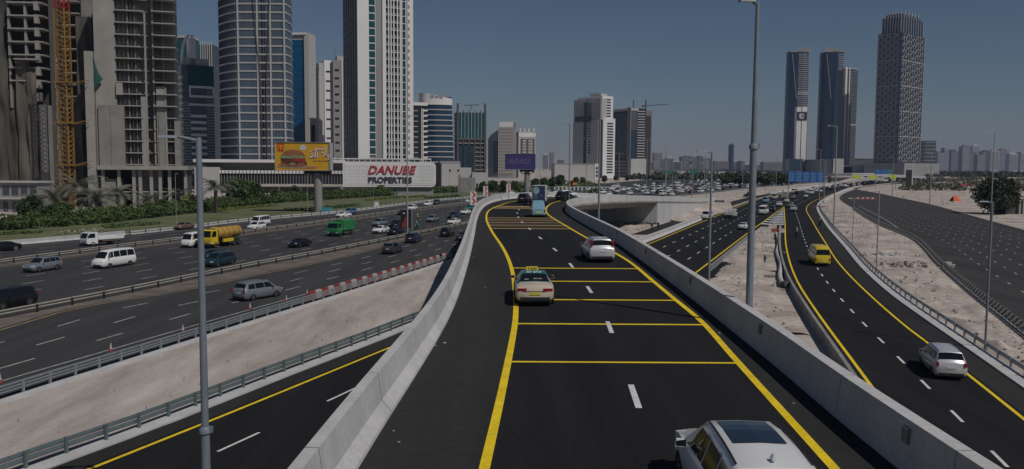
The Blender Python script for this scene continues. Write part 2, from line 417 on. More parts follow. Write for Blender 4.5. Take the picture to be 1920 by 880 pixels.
for pth, wd in ((FYL, .2), (FYR, .2)):
    section_rows = [[pth.off(pth.L * i / 120, -wd / 2 - .02, .014), pth.off(pth.L * i / 120, wd / 2 + .02, .014)] for i in range(121)]
    g.grid(section_rows, YELLOW, False)
def cross(py, x0, x1, wd, m, dz=.0135):
    Y = P(960, py, ZD).y
    a, b = fy(FYL, Y), fy(FYR, Y)
    g.face([(a.x, Y - wd / 2, ZD + dz), (b.x, Y - wd / 2, ZD + dz), (b.x, Y + wd / 2, ZD + dz), (a.x, Y + wd / 2, ZD + dz)], m)
for py in (679, 607.5, 562, 527.5, 503): cross(py, 0, 0, .2 * (1 + (679 - py) / 250), YELLOW)
TANP = mat('paint_tan', (.55, .38, .12), .8, var=.1, scale=1)
for py, wd in ((429, 1.0), (422.8, 1.1), (417.7, 1.1), (413, 1.1), (409, 1.1)): cross(py, 0, 0, wd * .6, TANP)
for py, wd in ((425.8, 2.6), (420.3, 2.4), (415.3, 2.2), (411, 2.0)): cross(py, 0, 0, wd, RUST, .0115)
for Y in (132, 134.6, 137.2, 139.8, 142.4): 
    a, b = fy(FYL, Y), fy(FYR, Y)
    g.face([(a.x, Y - .9, ZD + .0122), (b.x, Y - .9, ZD + .0122), (b.x, Y + .9, ZD + .0122), (a.x, Y + .9, ZD + .0122)], RUST if Y not in (134.6, 139.8) else TANP)
# lane dashes, traced
for (x, y) in ((1190, 743), (1143, 614), (1105, 543.5), (1071, 498), (1040.5, 468.5), (1013, 446.5), (993, 429.5), (979, 417), (972, 407.5), (970, 400), (973, 393.5), (979, 388), (990, 383)):
    c = P(x, y, ZD); c2 = P(x + .2, y - .2, ZD)
    i = min(range(len(FYL.q)), key=lambda k: (FYL.q[k] - c).length); j = min(range(len(FYR.q)), key=lambda k: (FYR.q[k] - c).length)
    t = ((FYL.q[min(i + 2, len(FYL.q) - 1)] - FYL.q[i - 2]).normalized() + (FYR.q[min(j + 2, len(FYR.q) - 1)] - FYR.q[j - 2]).normalized()).normalized(); n_ = Vector((t.y, -t.x, 0))
    g.face([c + t * h + n_ * k + Vector((0, 0, .014)) for h, k in ((-1.25, -.09), (-1.25, .09), (1.25, .09), (1.25, -.09))], WHITE)
g.build('road_marking', fly_road)

fly = thing('flyover', 'long curved concrete flyover on piers carrying the black ramp road', 'flyover')
g = MB(); rows = []
for u in US:
    a, b = pair(u); t = (a - b).normalized()
    zs = max(-.35, -a.z) if a.z < 1.6 else 0
    if a.z > 1.6: rows.append([b - t * .62 + Vector((0, 0, -.012)), b - t * .62 + Vector((0, 0, -.35)), b + t * 1.8 + Vector((0, 0, -1.5)), a - t * 1.8 + Vector((0, 0, -1.5)), a + t * .62 + Vector((0, 0, -.35)), a + t * .62 + Vector((0, 0, -.012))])
g.grid(rows, CONC_D, False, True)
g.face(rows[0], CONC_D); g.face(list(reversed(rows[-1])), CONC_D)
g.build('deck_slab', fly)
# New Jersey parapets: inner face toward the road
g = MB(); section(g, OUT, [(0, -.3), (.02, .0), (.0, .08), (-.24, .36), (-.33, 1.10), (-.60, 1.10), (-.62, -.3)], 0, OUT.L - 3, 2.0, CONC)
o = g.build('parapet', fly); o['label'] = 'pale sunlit concrete parapet'
g = MB(); section(g, IN, [(0, -.3), (.02, .0), (.04, .10), (.08, .36), (.16, 1.12), (.50, 1.12), (.52, -.3)], 0, IN.L - 3, 2.0, CONC)
o = g.build('parapet', fly); o['label'] = 'grey parapet with its road side in shade'
JOINT = mat('joint_grey', (.24, .235, .23), .95)  # plain grey of the joint lines and scupper boxes
for pth, sx, pts_ in ((OUT, 1, [(.006, .09), (-.234, .365), (-.324, 1.106), (-.60, 1.106)]), (IN, -1, [(.034, .10), (.074, .36), (.154, 1.125), (.50, 1.126)])):
    d_ = 6.0
    while d_ < pth.L - 8:
        b = MB(); b.grid([[pth.off(d_ + e, o, dz + .002) for o, dz in pts_] for e in (-.011, .011)], JOINT, False); b.build('joint', fly); d_ += 6.0
for d_ in (32, 44, 57, 72, 88, 106):
    q_ = IN.off(d_, .10, .62); tn = IN.tan(d_); b = MB(); b.box((0, 0, 0), (.08, .30, .34), JOINT); b.build('scupper', fly, q_, math.atan2(-tn.x, tn.y))
def pier(x, y, rot, h, w=5.0):
    g = MB(); g.box((0, 0, 0), (w, 1.3, h - 1.3), CONC_D); g.box((0, 0, h - 1.3), (w * .9, 1.3, 1.3), CONC_D, top=(1.7, 1.1))
    return g.build('pier', fly, (x, y, 0), rot)
for yy in (-10, 26, 62, 98): pier(2.8, yy, R(20), 5.0)
# abutments and retaining walls under the ramp tail
g = MB(); h0 = 195 / 400
ua = .565
rows = []
for i in range(40):
    u = ua + (1 - ua - .012) * i / 39
    a, b = pair(u); t = (a - b).normalized(); z = a.z - .3
    rows.append([a + t * .5 + Vector((0, 0, -.3)), (a.x + t.x * .5, a.y + t.y * .5, -.05), (b.x - t.x * .5, b.y - t.y * .5, -.05), b - t * .5 + Vector((0, 0, -.3))])
g.grid(rows, CONC, False); g.face(rows[0], CONC)
o = g.build('retaining_wall', fly); o['label'] = 'pale retaining wall beside the dark opening'
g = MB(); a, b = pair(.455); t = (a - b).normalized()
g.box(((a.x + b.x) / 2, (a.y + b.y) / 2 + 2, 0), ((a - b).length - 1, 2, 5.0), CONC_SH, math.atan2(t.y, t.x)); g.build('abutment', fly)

# sand banked against the retaining wall
g = MB(); rows = []
for i in range(46):
    d_ = IN.L * (.60 + .385 * i / 45); a = IN.at(d_); hgt = min(max(.1, a.z - .5), .3 + 2.4 * min(1, i / 24)); row = []
    for k in range(9):
        u = k / 8; q = IN.off(d_, .56 + u * (3 + 5 * min(1, i / 20))); n_ = noise.noise(Vector((q.x * .3, q.y * .3, 2)))
        row.append((q.x, q.y, .02 + hgt * (1 - u) ** 1.4 * (1 + .35 * n_) + .12 * abs(n_) * (1 - u)))
    rows.append(row)
g.grid(rows, SAND2, True); tag(g.build('sand_bank'), kind='structure')
# ================================================================ vehicles
def paint(name, col, rough=.3, metal=.0):
    m = mat('paint_' + name, col, rough, metal)
    m.node_tree.nodes['Principled BSDF'].inputs['Coat Weight'].default_value = .6
    m.node_tree.nodes['Principled BSDF'].inputs['Coat Roughness'].default_value = .08
    return m
PT = dict(white=paint('car_white', (.78, .78, .78)), pearl=paint('car_pearl', (.62, .62, .64), .3, .2), silver=paint('car_silver', (.34, .37, .41), .35, .6),
          grey=paint('car_grey', (.07, .075, .085), .3, .4), black=paint('car_black', (.010, .010, .012), .2), navy=paint('car_navy', (.02, .035, .065), .25, .3),
          teal=paint('car_teal', (.02, .055, .07), .25, .3), blue=paint('car_blue', (.08, .19, .32), .3, .2), sky=paint('car_sky', (.22, .43, .58), .4),
          red=paint('car_red', (.35, .03, .03)), yellow=paint('car_yellow', (.75, .55, .02), .4), cream=paint('car_cream', (.62, .52, .42), .35), green=paint('truck_green', (.02, .22, .06), .5),
          taxi=paint('taxi_green', (.0, .16, .14), .35), amber=paint('tank_amber', (.48, .28, .05), .5), brown=paint('car_brown', (.16, .10, .08)))
GLASS = mat('car_glass', (.010, .013, .016), .10, spec=.35)
GLASS_B = mat('car_glass_teal', (.015, .05, .06), .08, spec=.8)
TYRE = mat('tyre_rubber', (.018, .018, .018), .9)
RIM = mat('wheel_rim', (.38, .38, .40), .35, .8)
TRIM = mat('black_plastic', (.02, .02, .022), .6)
CHROME = mat('chrome', (.6, .6, .62), .15, 1.0)
LAMP_F = mat('headlamp', (.55, .57, .60), .1, spec=.8)
LAMP_R = mat('tail_lamp', (.28, .012, .015), .2, spec=.7)
PLATE_W = mat('plate_white', (.6, .6, .58), .5)
PLATE_Y = mat('plate_yellow', (.65, .55, .03), .5)

def half_ring(st):
    y, zb, hw, zt, wr, zr = st
    return [(0, zb), (hw * .88, zb), (hw * .98, zb + .14), (hw, (zb + zt) / 2 + .05), (hw * .975, zt - .05), (hw * .94, zt), (wr, zr - .075), (wr * .88, zr - .012), (0, zr + .012)]
class Shell:
    def __init__(s, st): s.st = st
    def station(s, y):
        a = s.st
        if y <= a[0][0]: return a[0]
        for i in range(len(a) - 1):
            if a[i][0] <= y <= a[i + 1][0]:
                u = (y - a[i][0]) / (a[i + 1][0] - a[i][0]); return tuple(p + (q - p) * u for p, q in zip(a[i], a[i + 1]))
        return a[-1]
    def pt(s, y, v, side=1):
        h = half_ring(s.station(y)); v = min(max(v, 0), 7.9999); i = int(v); u = v - i
        return Vector((side * (h[i][0] + (h[i + 1][0] - h[i][0]) * u), y, h[i][1] + (h[i + 1][1] - h[i][1]) * u))
    def mesh(s, name, paint_m):
        b = MB(); rows = []
        for st in s.st:
            h = half_ring(st); ring = [(x, st[0], z) for x, z in h] + [(-x, st[0], z) for x, z in reversed(h[1:-1])]
            rows.append(ring)
        b.grid(rows, paint_m, True, True); b.face(rows[0], paint_m); b.face(list(reversed(rows[-1])), paint_m)
        me = b.mesh(name); weld(me, 38); return me
    def patch(s, mb, yb0, yt0, yb1, yt1, v0, v1, side, m, off=.008, n=4):
        """window on the flank: lower edge yb0..yb1 at v0, upper edge yt0..yt1 at v1"""
        rows = []
        for j in range(3):
            k = j / 2; v = v0 + (v1 - v0) * k; a = yb0 + (yt0 - yb0) * k; c = yb1 + (yt1 - yb1) * k
            rows.append([s.pt(a + (c - a) * i / n, v, side) + Vector((side * off, 0, off * .3)) for i in range(n + 1)])
        mb.grid(rows, m, False)
    def screen(s, mb, y0, y1, m, v=6.25, off=.010, dy=0.0, n=3):
        """window across the top surface between two depths"""
        rows = []
        for i in range(n + 1):
            y = y0 + (y1 - y0) * i / n
            a = [s.pt(y, v, -1), s.pt(y, max(7, v + .1), -1), s.pt(y, 7.99, 1), s.pt(y, max(7, v + .1), 1), s.pt(y, v, 1)]
            rows.append([p + Vector((0, dy * off, off)) for p in a])
        mb.grid(rows, m, False)

def wheel_meshes(r, w):
    b = MB(); prof = [(-w / 2, r * .60), (-w / 2, r * .92), (-w / 2 + .03, r), (w / 2 - .03, r), (w / 2, r * .92), (w / 2, r * .60)]
    n = 20; rows = [[(x, rr * math.cos(2 * math.pi * i / n), rr * math.sin(2 * math.pi * i / n)) for x, rr in prof] for i in range(n)]
    rows.append(rows[0]); b.grid(rows, TYRE, True)
    t = b.mesh('tyre')
    b = MB(); R0 = r * .62
    for sx in (-1, 1):
        x0 = sx * (w / 2 - .035)
        b.face([(x0, R0 * math.cos(2 * math.pi * i / n), R0 * math.sin(2 * math.pi * i / n)) for i in range(n)], TRIM)
        for k in range(5):
            a = 2 * math.pi * k / 5
            c, s_ = math.cos(a), math.sin(a); px, pz = -s_, c
            q = [(R0 * .12, .16), (R0 * .98, .12), (R0 * .98, -.12), (R0 * .12, -.16)]
            b.face([(x0 + sx * .02, c * d + px * e * R0, s_ * d + pz * e * R0) for d, e in q], RIM)
        b.grid([[(x0 + sx * .022, R0 * f * math.cos(2 * math.pi * i / n), R0 * f * math.sin(2 * math.pi * i / n)) for i in range(n + 1)] for f in (.86, 1.0)], RIM)
    return t, b.mesh('rim')
_wm = {}
def add_wheels(root, L, hw, r, w, ys_, twin=False):
    k = (round(r, 3), round(w, 3))
    if k not in _wm: _wm[k] = wheel_meshes(r, w)
    t, rm = _wm[k]
    for y in ys_:
        for sx in (-1, 1):
            o = link('wheel', t, root, (sx * (hw - w / 2 + .012), y, r)); link('rim', rm, o)
        
def arches(mb, hw, r, ys_, zt):
    n = 12
    for y in ys_:
        for sx in (-1, 1):
            x = sx * (hw + .004); rr = r * 1.16
            mb.face([(x, y + rr * math.cos(math.pi * i / n), r * .95 + rr * math.sin(math.pi * i / n)) for i in range(n + 1)] + [(x, y - rr, .26), (x, y + rr, .26)], TRIM)

CAR = {}
def spec(kind):
    if kind == 'sedan':
        st = [(-2.44, .42, .74, .78, .66, .84), (-2.36, .32, .86, .92, .76, 1.00), (-2.0, .24, .915, .97, .78, 1.06), (-1.72, .2, .92, .97, .76, 1.08), (-.92, .2, .92, .96, .60, 1.41),
              (-.1, .2, .92, .96, .61, 1.455), (.42, .2, .92, .95, .59, 1.41), (1.28, .2, .92, .93, .76, 1.00), (2.0, .22, .90, .84, .72, .90), (2.3, .28, .84, .72, .64, .79), (2.44, .40, .72, .60, .56, .66)]
        return dict(st=st, L=4.88, hw=.92, r=.33, wy=(-1.38, 1.46), rs=(-1.66, -.98), fs=(1.22, .50), win=[(-1.30, -.86, -.42, -.42), (-.34, -.34, .30, .30), (.37, .37, .95, .47)], lz=.80, tz=.86, pz=.62, mir=(.82, .98))
    if kind == 'suv':
        st = [(-2.34, .45, .80, .92, .76, .98), (-2.30, .34, .88, 1.02, .80, 1.10), (-2.22, .28, .915, 1.05, .76, 1.16), (-1.98, .26, .93, 1.05, .66, 1.66), (-1.2, .24, .93, 1.04, .655, 1.715), (-.2, .24, .93, 1.03, .65, 1.72),
              (.45, .24, .93, 1.02, .63, 1.66), (1.28, .24, .93, 1.0, .77, 1.09), (1.95, .25, .92, .94, .74, 1.01), (2.24, .30, .87, .82, .68, .90), (2.34, .42, .78, .68, .62, .76)]
        return dict(st=st, L=4.68, hw=.93, r=.36, wy=(-1.36, 1.42), rs=(-2.18, -2.01), fs=(1.22, .53), win=[(-1.96, -1.80, -1.30, -1.30), (-1.22, -1.22, -.42, -.42), (-.34, -.34, .95, .42)], lz=.84, tz=1.02, pz=.84, mir=(.82, 1.06))
    if kind == 'mpv':
        st = [(-2.52, .42, .82, .95, .78, 1.02), (-2.48, .32, .90, 1.05, .80, 1.14), (-2.40, .26, .93, 1.08, .78, 1.20), (-2.10, .24, .945, 1.08, .68, 1.70), (-1.2, .22, .945, 1.06, .675, 1.77), (.2, .22, .945, 1.04, .67, 1.77),
              (.85, .22, .945, 1.02, .64, 1.69), (1.75, .22, .94, .98, .76, 1.07), (2.2, .24, .92, .90, .72, .96), (2.45, .30, .86, .76, .64, .82), (2.54, .42, .76, .62, .56, .68)]
        return dict(st=st, L=5.06, hw=.945, r=.34, wy=(-1.50, 1.50), rs=(-2.36, -2.13), fs=(1.68, .93), win=[(-2.02, -1.88, -1.15, -1.15), (-1.07, -1.07, .02, .02), (.10, .10, 1.35, .82)], lz=.80, tz=1.08, pz=.78, mir=(1.1, 1.06))
    if kind == 'van':
        st = [(-2.94, .42, .90, 1.05, .86, 1.15), (-2.90, .34, .95, 1.18, .86, 1.30), (-2.72, .30, .97, 1.2, .76, 2.16), (-2.3, .28, .975, 1.2, .75, 2.27), (0, .28, .975, 1.2, .75, 2.29), (1.3, .28, .975, 1.2, .74, 2.22),
              (1.75, .28, .975, 1.18, .72, 2.10), (2.45, .28, .96, 1.12, .80, 1.24), (2.78, .30, .93, .98, .76, 1.08), (2.92, .40, .84, .74, .68, .84)]
        return dict(st=st, L=5.86, hw=.975, r=.345, wy=(-1.75, 1.75), rs=(-2.89, -2.74), fs=(2.42, 1.80), win=[(-2.68, -2.62, -1.45, -1.45), (-1.37, -1.37, -.15, -.15), (-.07, -.07, .95, .95), (1.05, 1.05, 2.1, 1.66)], lz=.92, tz=1.0, pz=.85, mir=(1.95, 1.25))
    if kind == 'bus':
        st = [(-3.5, .45, .95, 1.2, .92, 1.30), (-3.46, .36, 1.02, 1.32, .94, 1.45), (-3.34, .34, 1.04, 1.34, .86, 2.42), (-2.9, .32, 1.04, 1.34, .84, 2.60), (0, .32, 1.04, 1.34, .84, 2.62), (2.3, .32, 1.04, 1.32, .84, 2.56),
              (2.8, .32, 1.04, 1.3, .82, 2.42), (3.3, .32, 1.02, 1.22, .90, 1.36), (3.45, .34, .97, 1.0, .86, 1.14), (3.52, .42, .90, .8, .80, .9)]
        return dict(st=st, L=7.0, hw=1.04, r=.40, wy=(-1.75, 2.1), rs=(-3.45, -3.36), fs=(3.27, 2.84), win=[(-3.2, -3.2, -2.2, -2.2), (-2.1, -2.1, -1.1, -1.1), (-1.0, -1.0, 0, 0), (.1, .1, 1.1, 1.1), (1.2, 1.2, 2.9, 2.6)], lz=.85, tz=1.0, pz=.70, mir=(2.9, 1.7))
def build_car(kind, low=False, panel=False):
    """a car facing +Y; low = the few parts that show far off"""
    key = (kind, low, panel)
    s = spec(kind); sh = Shell(s['st']); hw = s['hw']
    root = bpy.data.objects.new(kind, None); C.objects.link(root)
    body = link('body', sh.mesh('body', PT['white']), root)
    b = MB(); arches(b, hw * .985, s['r'], s['wy'], 0)
    b.box((0, 0, .16), (hw * 1.7, s['L'] * .93, .14), TRIM)
    b.build('underbody', root)
    wins = s['win'] if not panel else s['win'][-1:]
    if low:
        b = MB()
        for w_ in wins:
            for sd_ in (-1, 1): sh.patch(b, *w_, 5.15, 5.86, sd_, GLASS, n=2)
        sh.screen(b, *s['rs'], GLASS); sh.screen(b, *s['fs'], GLASS); b.build('window', root)
        for sx in (-1, 1):
            for y in s['wy']:
                b = MB(); n = 12; r = s['r']; x = sx * (hw + .01)
                b.grid([[(xx, y + r * math.cos(2 * math.pi * i / n), r + r * math.sin(2 * math.pi * i / n)) for i in range(n)] for xx in (x - sx * .2, x)], TYRE, True, True)
                b.face([(x, y + r * math.cos(2 * math.pi * i / n), r + r * math.sin(2 * math.pi * i / n)) for i in range(n)], RIM)
                b.build('wheel', root)
    else:
        for w_ in wins:
            for sd_ in (-1, 1):
                b = MB(); sh.patch(b, *w_, 5.13, 5.88, sd_, GLASS); b.build('side_window', root)
        b = MB(); sh.screen(b, *s['rs'], GLASS); b.build('rear_window', root)
        b = MB(); sh.screen(b, *s['fs'], GLASS); b.build('windscreen', root)
        add_wheels(root, s['L'], hw, s['r'], .24, s['wy'])
        for sx in (-1, 1):
            p = sh.pt(s['mir'][0], 5.1, sx)
            b = MB(); b.box((p.x + sx * .15, p.y, s['mir'][1] - .04), (.20, .12, .14), PT['white'], top=.75); b.face([(p.x + sx * .05, p.y - .067, s['mir'][1] - .02), (p.x + sx * .23, p.y - .067, s['mir'][1] - .02), (p.x + sx * .23, p.y - .06, s['mir'][1] + .08), (p.x + sx * .05, p.y - .06, s['mir'][1] + .11)], GLASS)
            b.build('mirror', root)
        # door seams and sill trim as thin dark lines on the flank
        for w_ in wins[:-1] if len(wins) > 1 else wins:
            y = w_[2] + .04
            for sd_ in (-1, 1): b = MB(); sh.patch(b, y - .008, y - .008, y + .008, y + .008, 2.0, 4.9, sd_, TRIM, off=.004, n=1); b.build('door_seam', root)
        b = MB(); yb = s['st'][0][0]; b.box((0, yb + .03, s['st'][0][1] - .12), (hw * 1.5, .16, .16), TRIM); b.build('rear_bumper_skirt', root)
        b = MB(); yf = s['st'][-1][0]; b.box((0, yf - .03, s['st'][-1][1] - .02), (hw * 1.2, .10, .16), TRIM); b.build('grille', root)
    yf = s['st'][-1][0]; yb = s['st'][0][0]
    for sx in (-1, 1):
        b = MB(); i1 = s['st'][-2]; b.box((sx * i1[2] * .76, i1[0] - .01, s['lz'] - .13 if kind != 'bus' else .8), (i1[2] * .40, .20, .14), LAMP_F, rot=sx * -.35); b.build('headlight', root)
        b = MB(); i0 = s['st'][1]
        if kind in ('sedan',): b.box((sx * i0[2] * .70, i0[0] - .035, s['tz'] - .12), (i0[2] * .50, .12, .13), LAMP_R, rot=sx * .12)
        else: b.box((sx * i0[2] * .88, i0[0] - .01, s['tz'] - .22), (.16, .14, .34), LAMP_R, rot=sx * .15)
        b.build('taillight', root)
    b = MB(); b.box((0, yb - .012, s['pz'] - .06), (.50, .02, .12), PLATE_W); b.build('number_plate', root)
    if not low:
        b = MB(); b.box((0, yf + .004, .42), (.50, .02, .12), PLATE_W); b.build('number_plate', root)
        if kind in ('suv', 'mpv'):
            for sx in (-1, 1):
                b = MB(); y0, y1 = s['rs'][1] + .15, s['fs'][1] - .15
                b.tube([sh.pt(y0 + (y1 - y0) * k / 5, 6.8, sx) + Vector((0, 0, .03)) for k in range(6)], .018, CHROME if kind == 'suv' else PT['silver'], 6); b.build('roof_rail', root)
    return root
def paint_tree(root, m):
    for o in root.children:
        for sl in o.material_slots:
            if sl.material and sl.material == PT['white'] and o.name.split('.')[0] in ('body', 'mirror', 'cab', 'crew_cab'):
                sl.link = 'OBJECT'; sl.material = m
PROTO = {}
def hd(line, y, away=True):
    k = line.slope(y); return math.atan2(-k, 1) + (0 if away else math.pi)
def put(kind, col, name, label, px, py, rz, z=0.0, group=None, low=False, cat=None, panel=False, off=0.0, scale=1.0):
    key = (kind, low, panel)
    if key not in PROTO: PROTO[key] = build_car(*key)
    r = copy_tree(PROTO[key])
    p = P(px, py, z); d = Vector((-math.sin(rz), math.cos(rz), 0))
    r.name = name; r.location = p + d * off; r.rotation_euler = (0, 0, rz); r.scale = (scale,) * 3
    tag(r, label, cat or {'sedan': 'car', 'suv': 'SUV', 'mpv': 'minivan', 'van': 'van', 'bus': 'minibus'}[kind], group)
    paint_tree(r, PT[col] if isinstance(col, str) else col)
    return r

# ---- the flyover
CARS_F = 'vehicles driving up the flyover'
sv_ = put('suv', 'white', 'suv', 'large white SUV with dark panoramic glass roof, nearest on the flyover', 1000, 600, 0, ZD, CARS_F)
sv_.location = (4.38, 15.6, ZD); sv_.rotation_euler.z = -.03; sv_.scale = (1.05, 1.06, 1.0)
sh = Shell(spec('suv')['st'])
b = MB(); sh.screen(b, -1.0, .36, mat('roof_glass', (.012, .02, .035), .12, spec=.8), v=7.22, off=.014, n=4); b.build('sunroof', sv_)
b = MB(); b.box((0, -1.02 - .75, 1.72), (.07, .16, .09), PT['pearl'], top=(.3, .5)); b.build('roof_antenna', sv_)
for o in sv_.children:
    if o.name.startswith('roof_rail'): o.material_slots[0].link = 'OBJECT'; o.material_slots[0].material = TRIM

tx = put('sedan', 'cream', 'taxi', 'beige taxi with green roof and yellow roof sign on the flyover', 1003, 576, .015, ZD, CARS_F, cat='taxi', off=2.44)
sh = Shell(spec('sedan')['st'])
b = MB()   # green roof, pillars and frame above the beltline
yy = [-1.70, -1.3, -.92, -.5, -.1, .2, .42, .8, 1.24]
b.grid([[sh.pt(y, v, sd_) + Vector((sd_ * .004, 0, .004)) for v, sd_ in ((5.04, -1), (5.5, -1), (6, -1), (7, -1), (7.99, 1), (7, 1), (6, 1), (5.5, 1), (5.04, 1))] for y in yy], PT['taxi'], True)
b.build('green_roof', tx)
b = MB(); b.box((-.05, .05, 1.46), (.62, .16, .15), mat('roof_sign_yellow', (.7, .55, .05), .4), top=(.9, .6)); sg = b.build('roof_sign', tx)
t = link('lettering', text_mesh('TAXI', .15, TRIM, .004, wide=1.4), sg, (-.05, -.045, 1.535)); 
t = link('roof_number', text_mesh('AT 5714', .20, WHITE, .002, wide=1.0, bold=.006), tx, (0, -.86, 1.447)); t.rotation_euler = (R(-66), 0, 0)
for x, w_ in ((-.37, .22), (.05, .22), (.27, .22)):
    b = MB(); b.box((0, 0, 0), (w_ - .03, .01, .07), mat('sticker_grey', (.25, .27, .27), .6)); o = b.build('window_sticker', tx, (x, -1.50 if x > -.3 else -1.56, 1.19 if x > -.3 else 1.165)); o.rotation_euler.x = R(-60)
for o in tx.children:
    if o.name.startswith('number_plate'): o.material_slots[0].link = 'OBJECT'; o.material_slots[0].material = PLATE_Y
b = MB(); b.tube([(-.40, -2.455, .74), (.40, -2.455, .74)], .012, CHROME, 6); b.build('chrome_strip', tx)

x3 = put('suv', 'pearl', 'suv', 'white SUV with tall red tail lamps changing lane on the flyover', 1130, 494, .06, ZD, CARS_F, off=2.34, scale=.96)
for o in x3.children:
    if o.name.startswith('taillight'): o.location.z = .36; o.location.y = .12; o.scale = (.97, 1, 1.1)
bv = put('van', 'sky', 'van', 'light blue delivery van behind the box truck on the flyover', 1010, 408.5, .0, ZD, CARS_F, off=2.9, panel=True, scale=.93)
for o in bv.children:
    if o.name.startswith('number_plate'): o.scale = (1.3, 1, 1.6); o.location.z = -.62; o.material_slots[0].link = 'OBJECT'; o.material_slots[0].material = mat('plate_lime', (.55, .75, .05), .5)
    if o.name.startswith('rear_window'): o.material_slots[0].link = 'OBJECT'; o.material_slots[0].material = PT['sky']
b = MB(); b.box((0, -2.93, 1.02), (1.0, .04, .06), TRIM); b.build('rear_handle', bv)
put('suv', 'black', 'suv', 'black SUV beside the white parapet left of the box truck', 979, 381, -.22, ZD, CARS_F, off=2.3)
put('suv', 'black', 'suv', 'black SUV turning right at the top of the bend on the flyover', 1048, 376.5, -.62, ZD, CARS_F, off=2.3)
put('suv', 'white', 'suv', 'white SUV just ahead of the black one at the bend', 1064, 371.5, -.85, 6.45, CARS_F, low=True)

# ---- trucks
def truck_cab(root, y, w, h, m, z0=.55):
    b = MB(); 
    prof = [(y - .9, z0), (y + .85, z0), (y + .98, z0 + .35), (y + .95, z0 + (h - z0) * .48), (y + .62, h - .12), (y + .45, h), (y - .9, h)]
    n = len(prof)
    for sx in (-1, 1): b.face([(sx * w / 2, a, c) for a, c in (prof if sx > 0 else reversed(prof))], m)
    for i in range(n):
        a, c = prof[i], prof[(i + 1) % n]
        b.face([(w / 2, *a), (-w / 2, *a), (-w / 2, *c), (w / 2, *c)], m)
    cab = b.build('cab', root); weld(cab.data)
    b = MB(); a, c = prof[3], prof[4]; e = .02
    b.face([(-w / 2 + .1, a[0] + e, a[1] + .06), (w / 2 - .1, a[0] + e, a[1] + .06), (w / 2 - .16, c[0] + e, c[1] - .02), (-w / 2 + .16, c[0] + e, c[1] - .02)], GLASS); b.build('windscreen', root)
    for sx in (-1, 1):
        b = MB(); b.face([(sx * (w / 2 + .006), y - .45, a[1] + .05), (sx * (w / 2 + .006), y + .72, a[1] + .05), (sx * (w / 2 + .006), y + .48, h - .2), (sx * (w / 2 + .006), y - .45, h - .2)], GLASS); b.build('side_window', root)
        b = MB(); b.box((sx * (w / 2 - .25), y + .96, z0 + .1), (.34, .08, .2), LAMP_F); b.build('headlight', root)
        b = MB(); b.box((sx * (w / 2 + .16), y + .8, a[1] + .15), (.12, .06, .42), TRIM); b.build('mirror', root)
    b = MB(); b.box((0, y + .98, z0 - .16), (w * .96, .16, .26), TRIM); b.build('bumper', root)
def chassis(root, y0, y1, wheels, r=.42, w=2.0, tz=.62):
    b = MB(); b.box((0, (y0 + y1) / 2, tz), (w * .42, y1 - y0, .24), TRIM); b.build('chassis', root)
    add_wheels(root, 0, w / 2, r, .30, wheels)
def truck(name, label, cat, px, py, rz, group=None, off=0.0, z=0.0):
    p = P(px, py, z) + Vector((-math.sin(rz), math.cos(rz), 0)) * off
    return thing(name, label, cat, p, rz, group)
CARS_M = 'vehicles coming towards us on the highway'
CARS_S = 'vehicles on the service road by the lawn'
CARS_N = 'vehicles driving away on the near carriageway'
rd = lambda px, py, ln, away: hd(ln, P(px, py, 0).y, away)

# white flatbed
t = truck('flatbed_truck', 'white flatbed truck with low drop sides on the service road', 'truck', 192, 460, rd(192, 460, L_B3, False) - .12, CARS_S)
truck_cab(t, 2.2, 1.9, 2.25, PT['white'], .45); chassis(t, -2.9, 2.6, (-1.7, 2.1), .38, 1.9, .5)
b = MB(); b.box((0, -.95, .95), (2.0, 4.4, .10), CONC_D)
b.build('load_bed', t)
for (c, d) in (((-1.0, -.95, 1.05), (.05, 4.4, .42)), ((1.0, -.95, 1.05), (.05, 4.4, .42)), ((0, -3.15, 1.05), (2.0, .05, .42)), ((0, 1.25, 1.05), (2.0, .05, .55))):
    b = MB(); b.box(c, d, PT['white']); b.build('side_board', t)
b = MB(); b.box((0, -.95, .70), (1.9, 3.0, .22), PT['brown']); b.build('underframe', t)
# tanker
t = truck('tanker_truck', 'yellow tanker truck with rusty amber tank behind the grey lamp pole', 'truck', 416, 462, rd(416, 462, L_M, False), CARS_M)
for nm in ('amber',): pass
truck_cab(t, 3.6, 2.4, 2.9, PT['yellow'], .7); chassis(t, -4.1, 4.2, (-3.0, -1.7, 3.3), .50, 2.4, .8)
b = MB(); n = 20
def oval(y, k=1.0, m_=None): return [(1.18 * k * math.cos(2 * math.pi * i / n), y, 2.25 + .98 * k * math.sin(2 * math.pi * i / n)) for i in range(n)]
b.grid([oval(-4.15, .80), oval(-4.05, .96), oval(-3.9), oval(2.0), oval(2.15, .96), oval(2.25, .8)], PT['amber'], True, True); b.face(oval(-4.15, .8), PT['amber']); b.face(list(reversed(oval(2.25, .8))), PT['amber']); b.build('tank', t)
for y in (-3.2, -1.8, -.4, 1.0):
    b = MB(); b.grid([[(1.21 * math.cos(2 * math.pi * i / n), y + e, 2.25 + 1.01 * math.sin(2 * math.pi * i / n)) for i in range(n)] for e in (-.05, .05)], PT['brown'], True, True); b.build('tank_band', t)
b = MB(); b.box((0, -1, 3.2), (.5, 5.2, .06), TRIM); b.build('walkway', t)
b = MB(); b.box((0, 2.55, 1.0), (2.3, .3, 1.9), TRIM); b.build('equipment_rack', t)
for sx in (-1, 1):
    b = MB(); b.box((sx * 1.05, -.2, .82), (.3, 2.6, .5), PT['yellow']); b.build('side_locker', t)
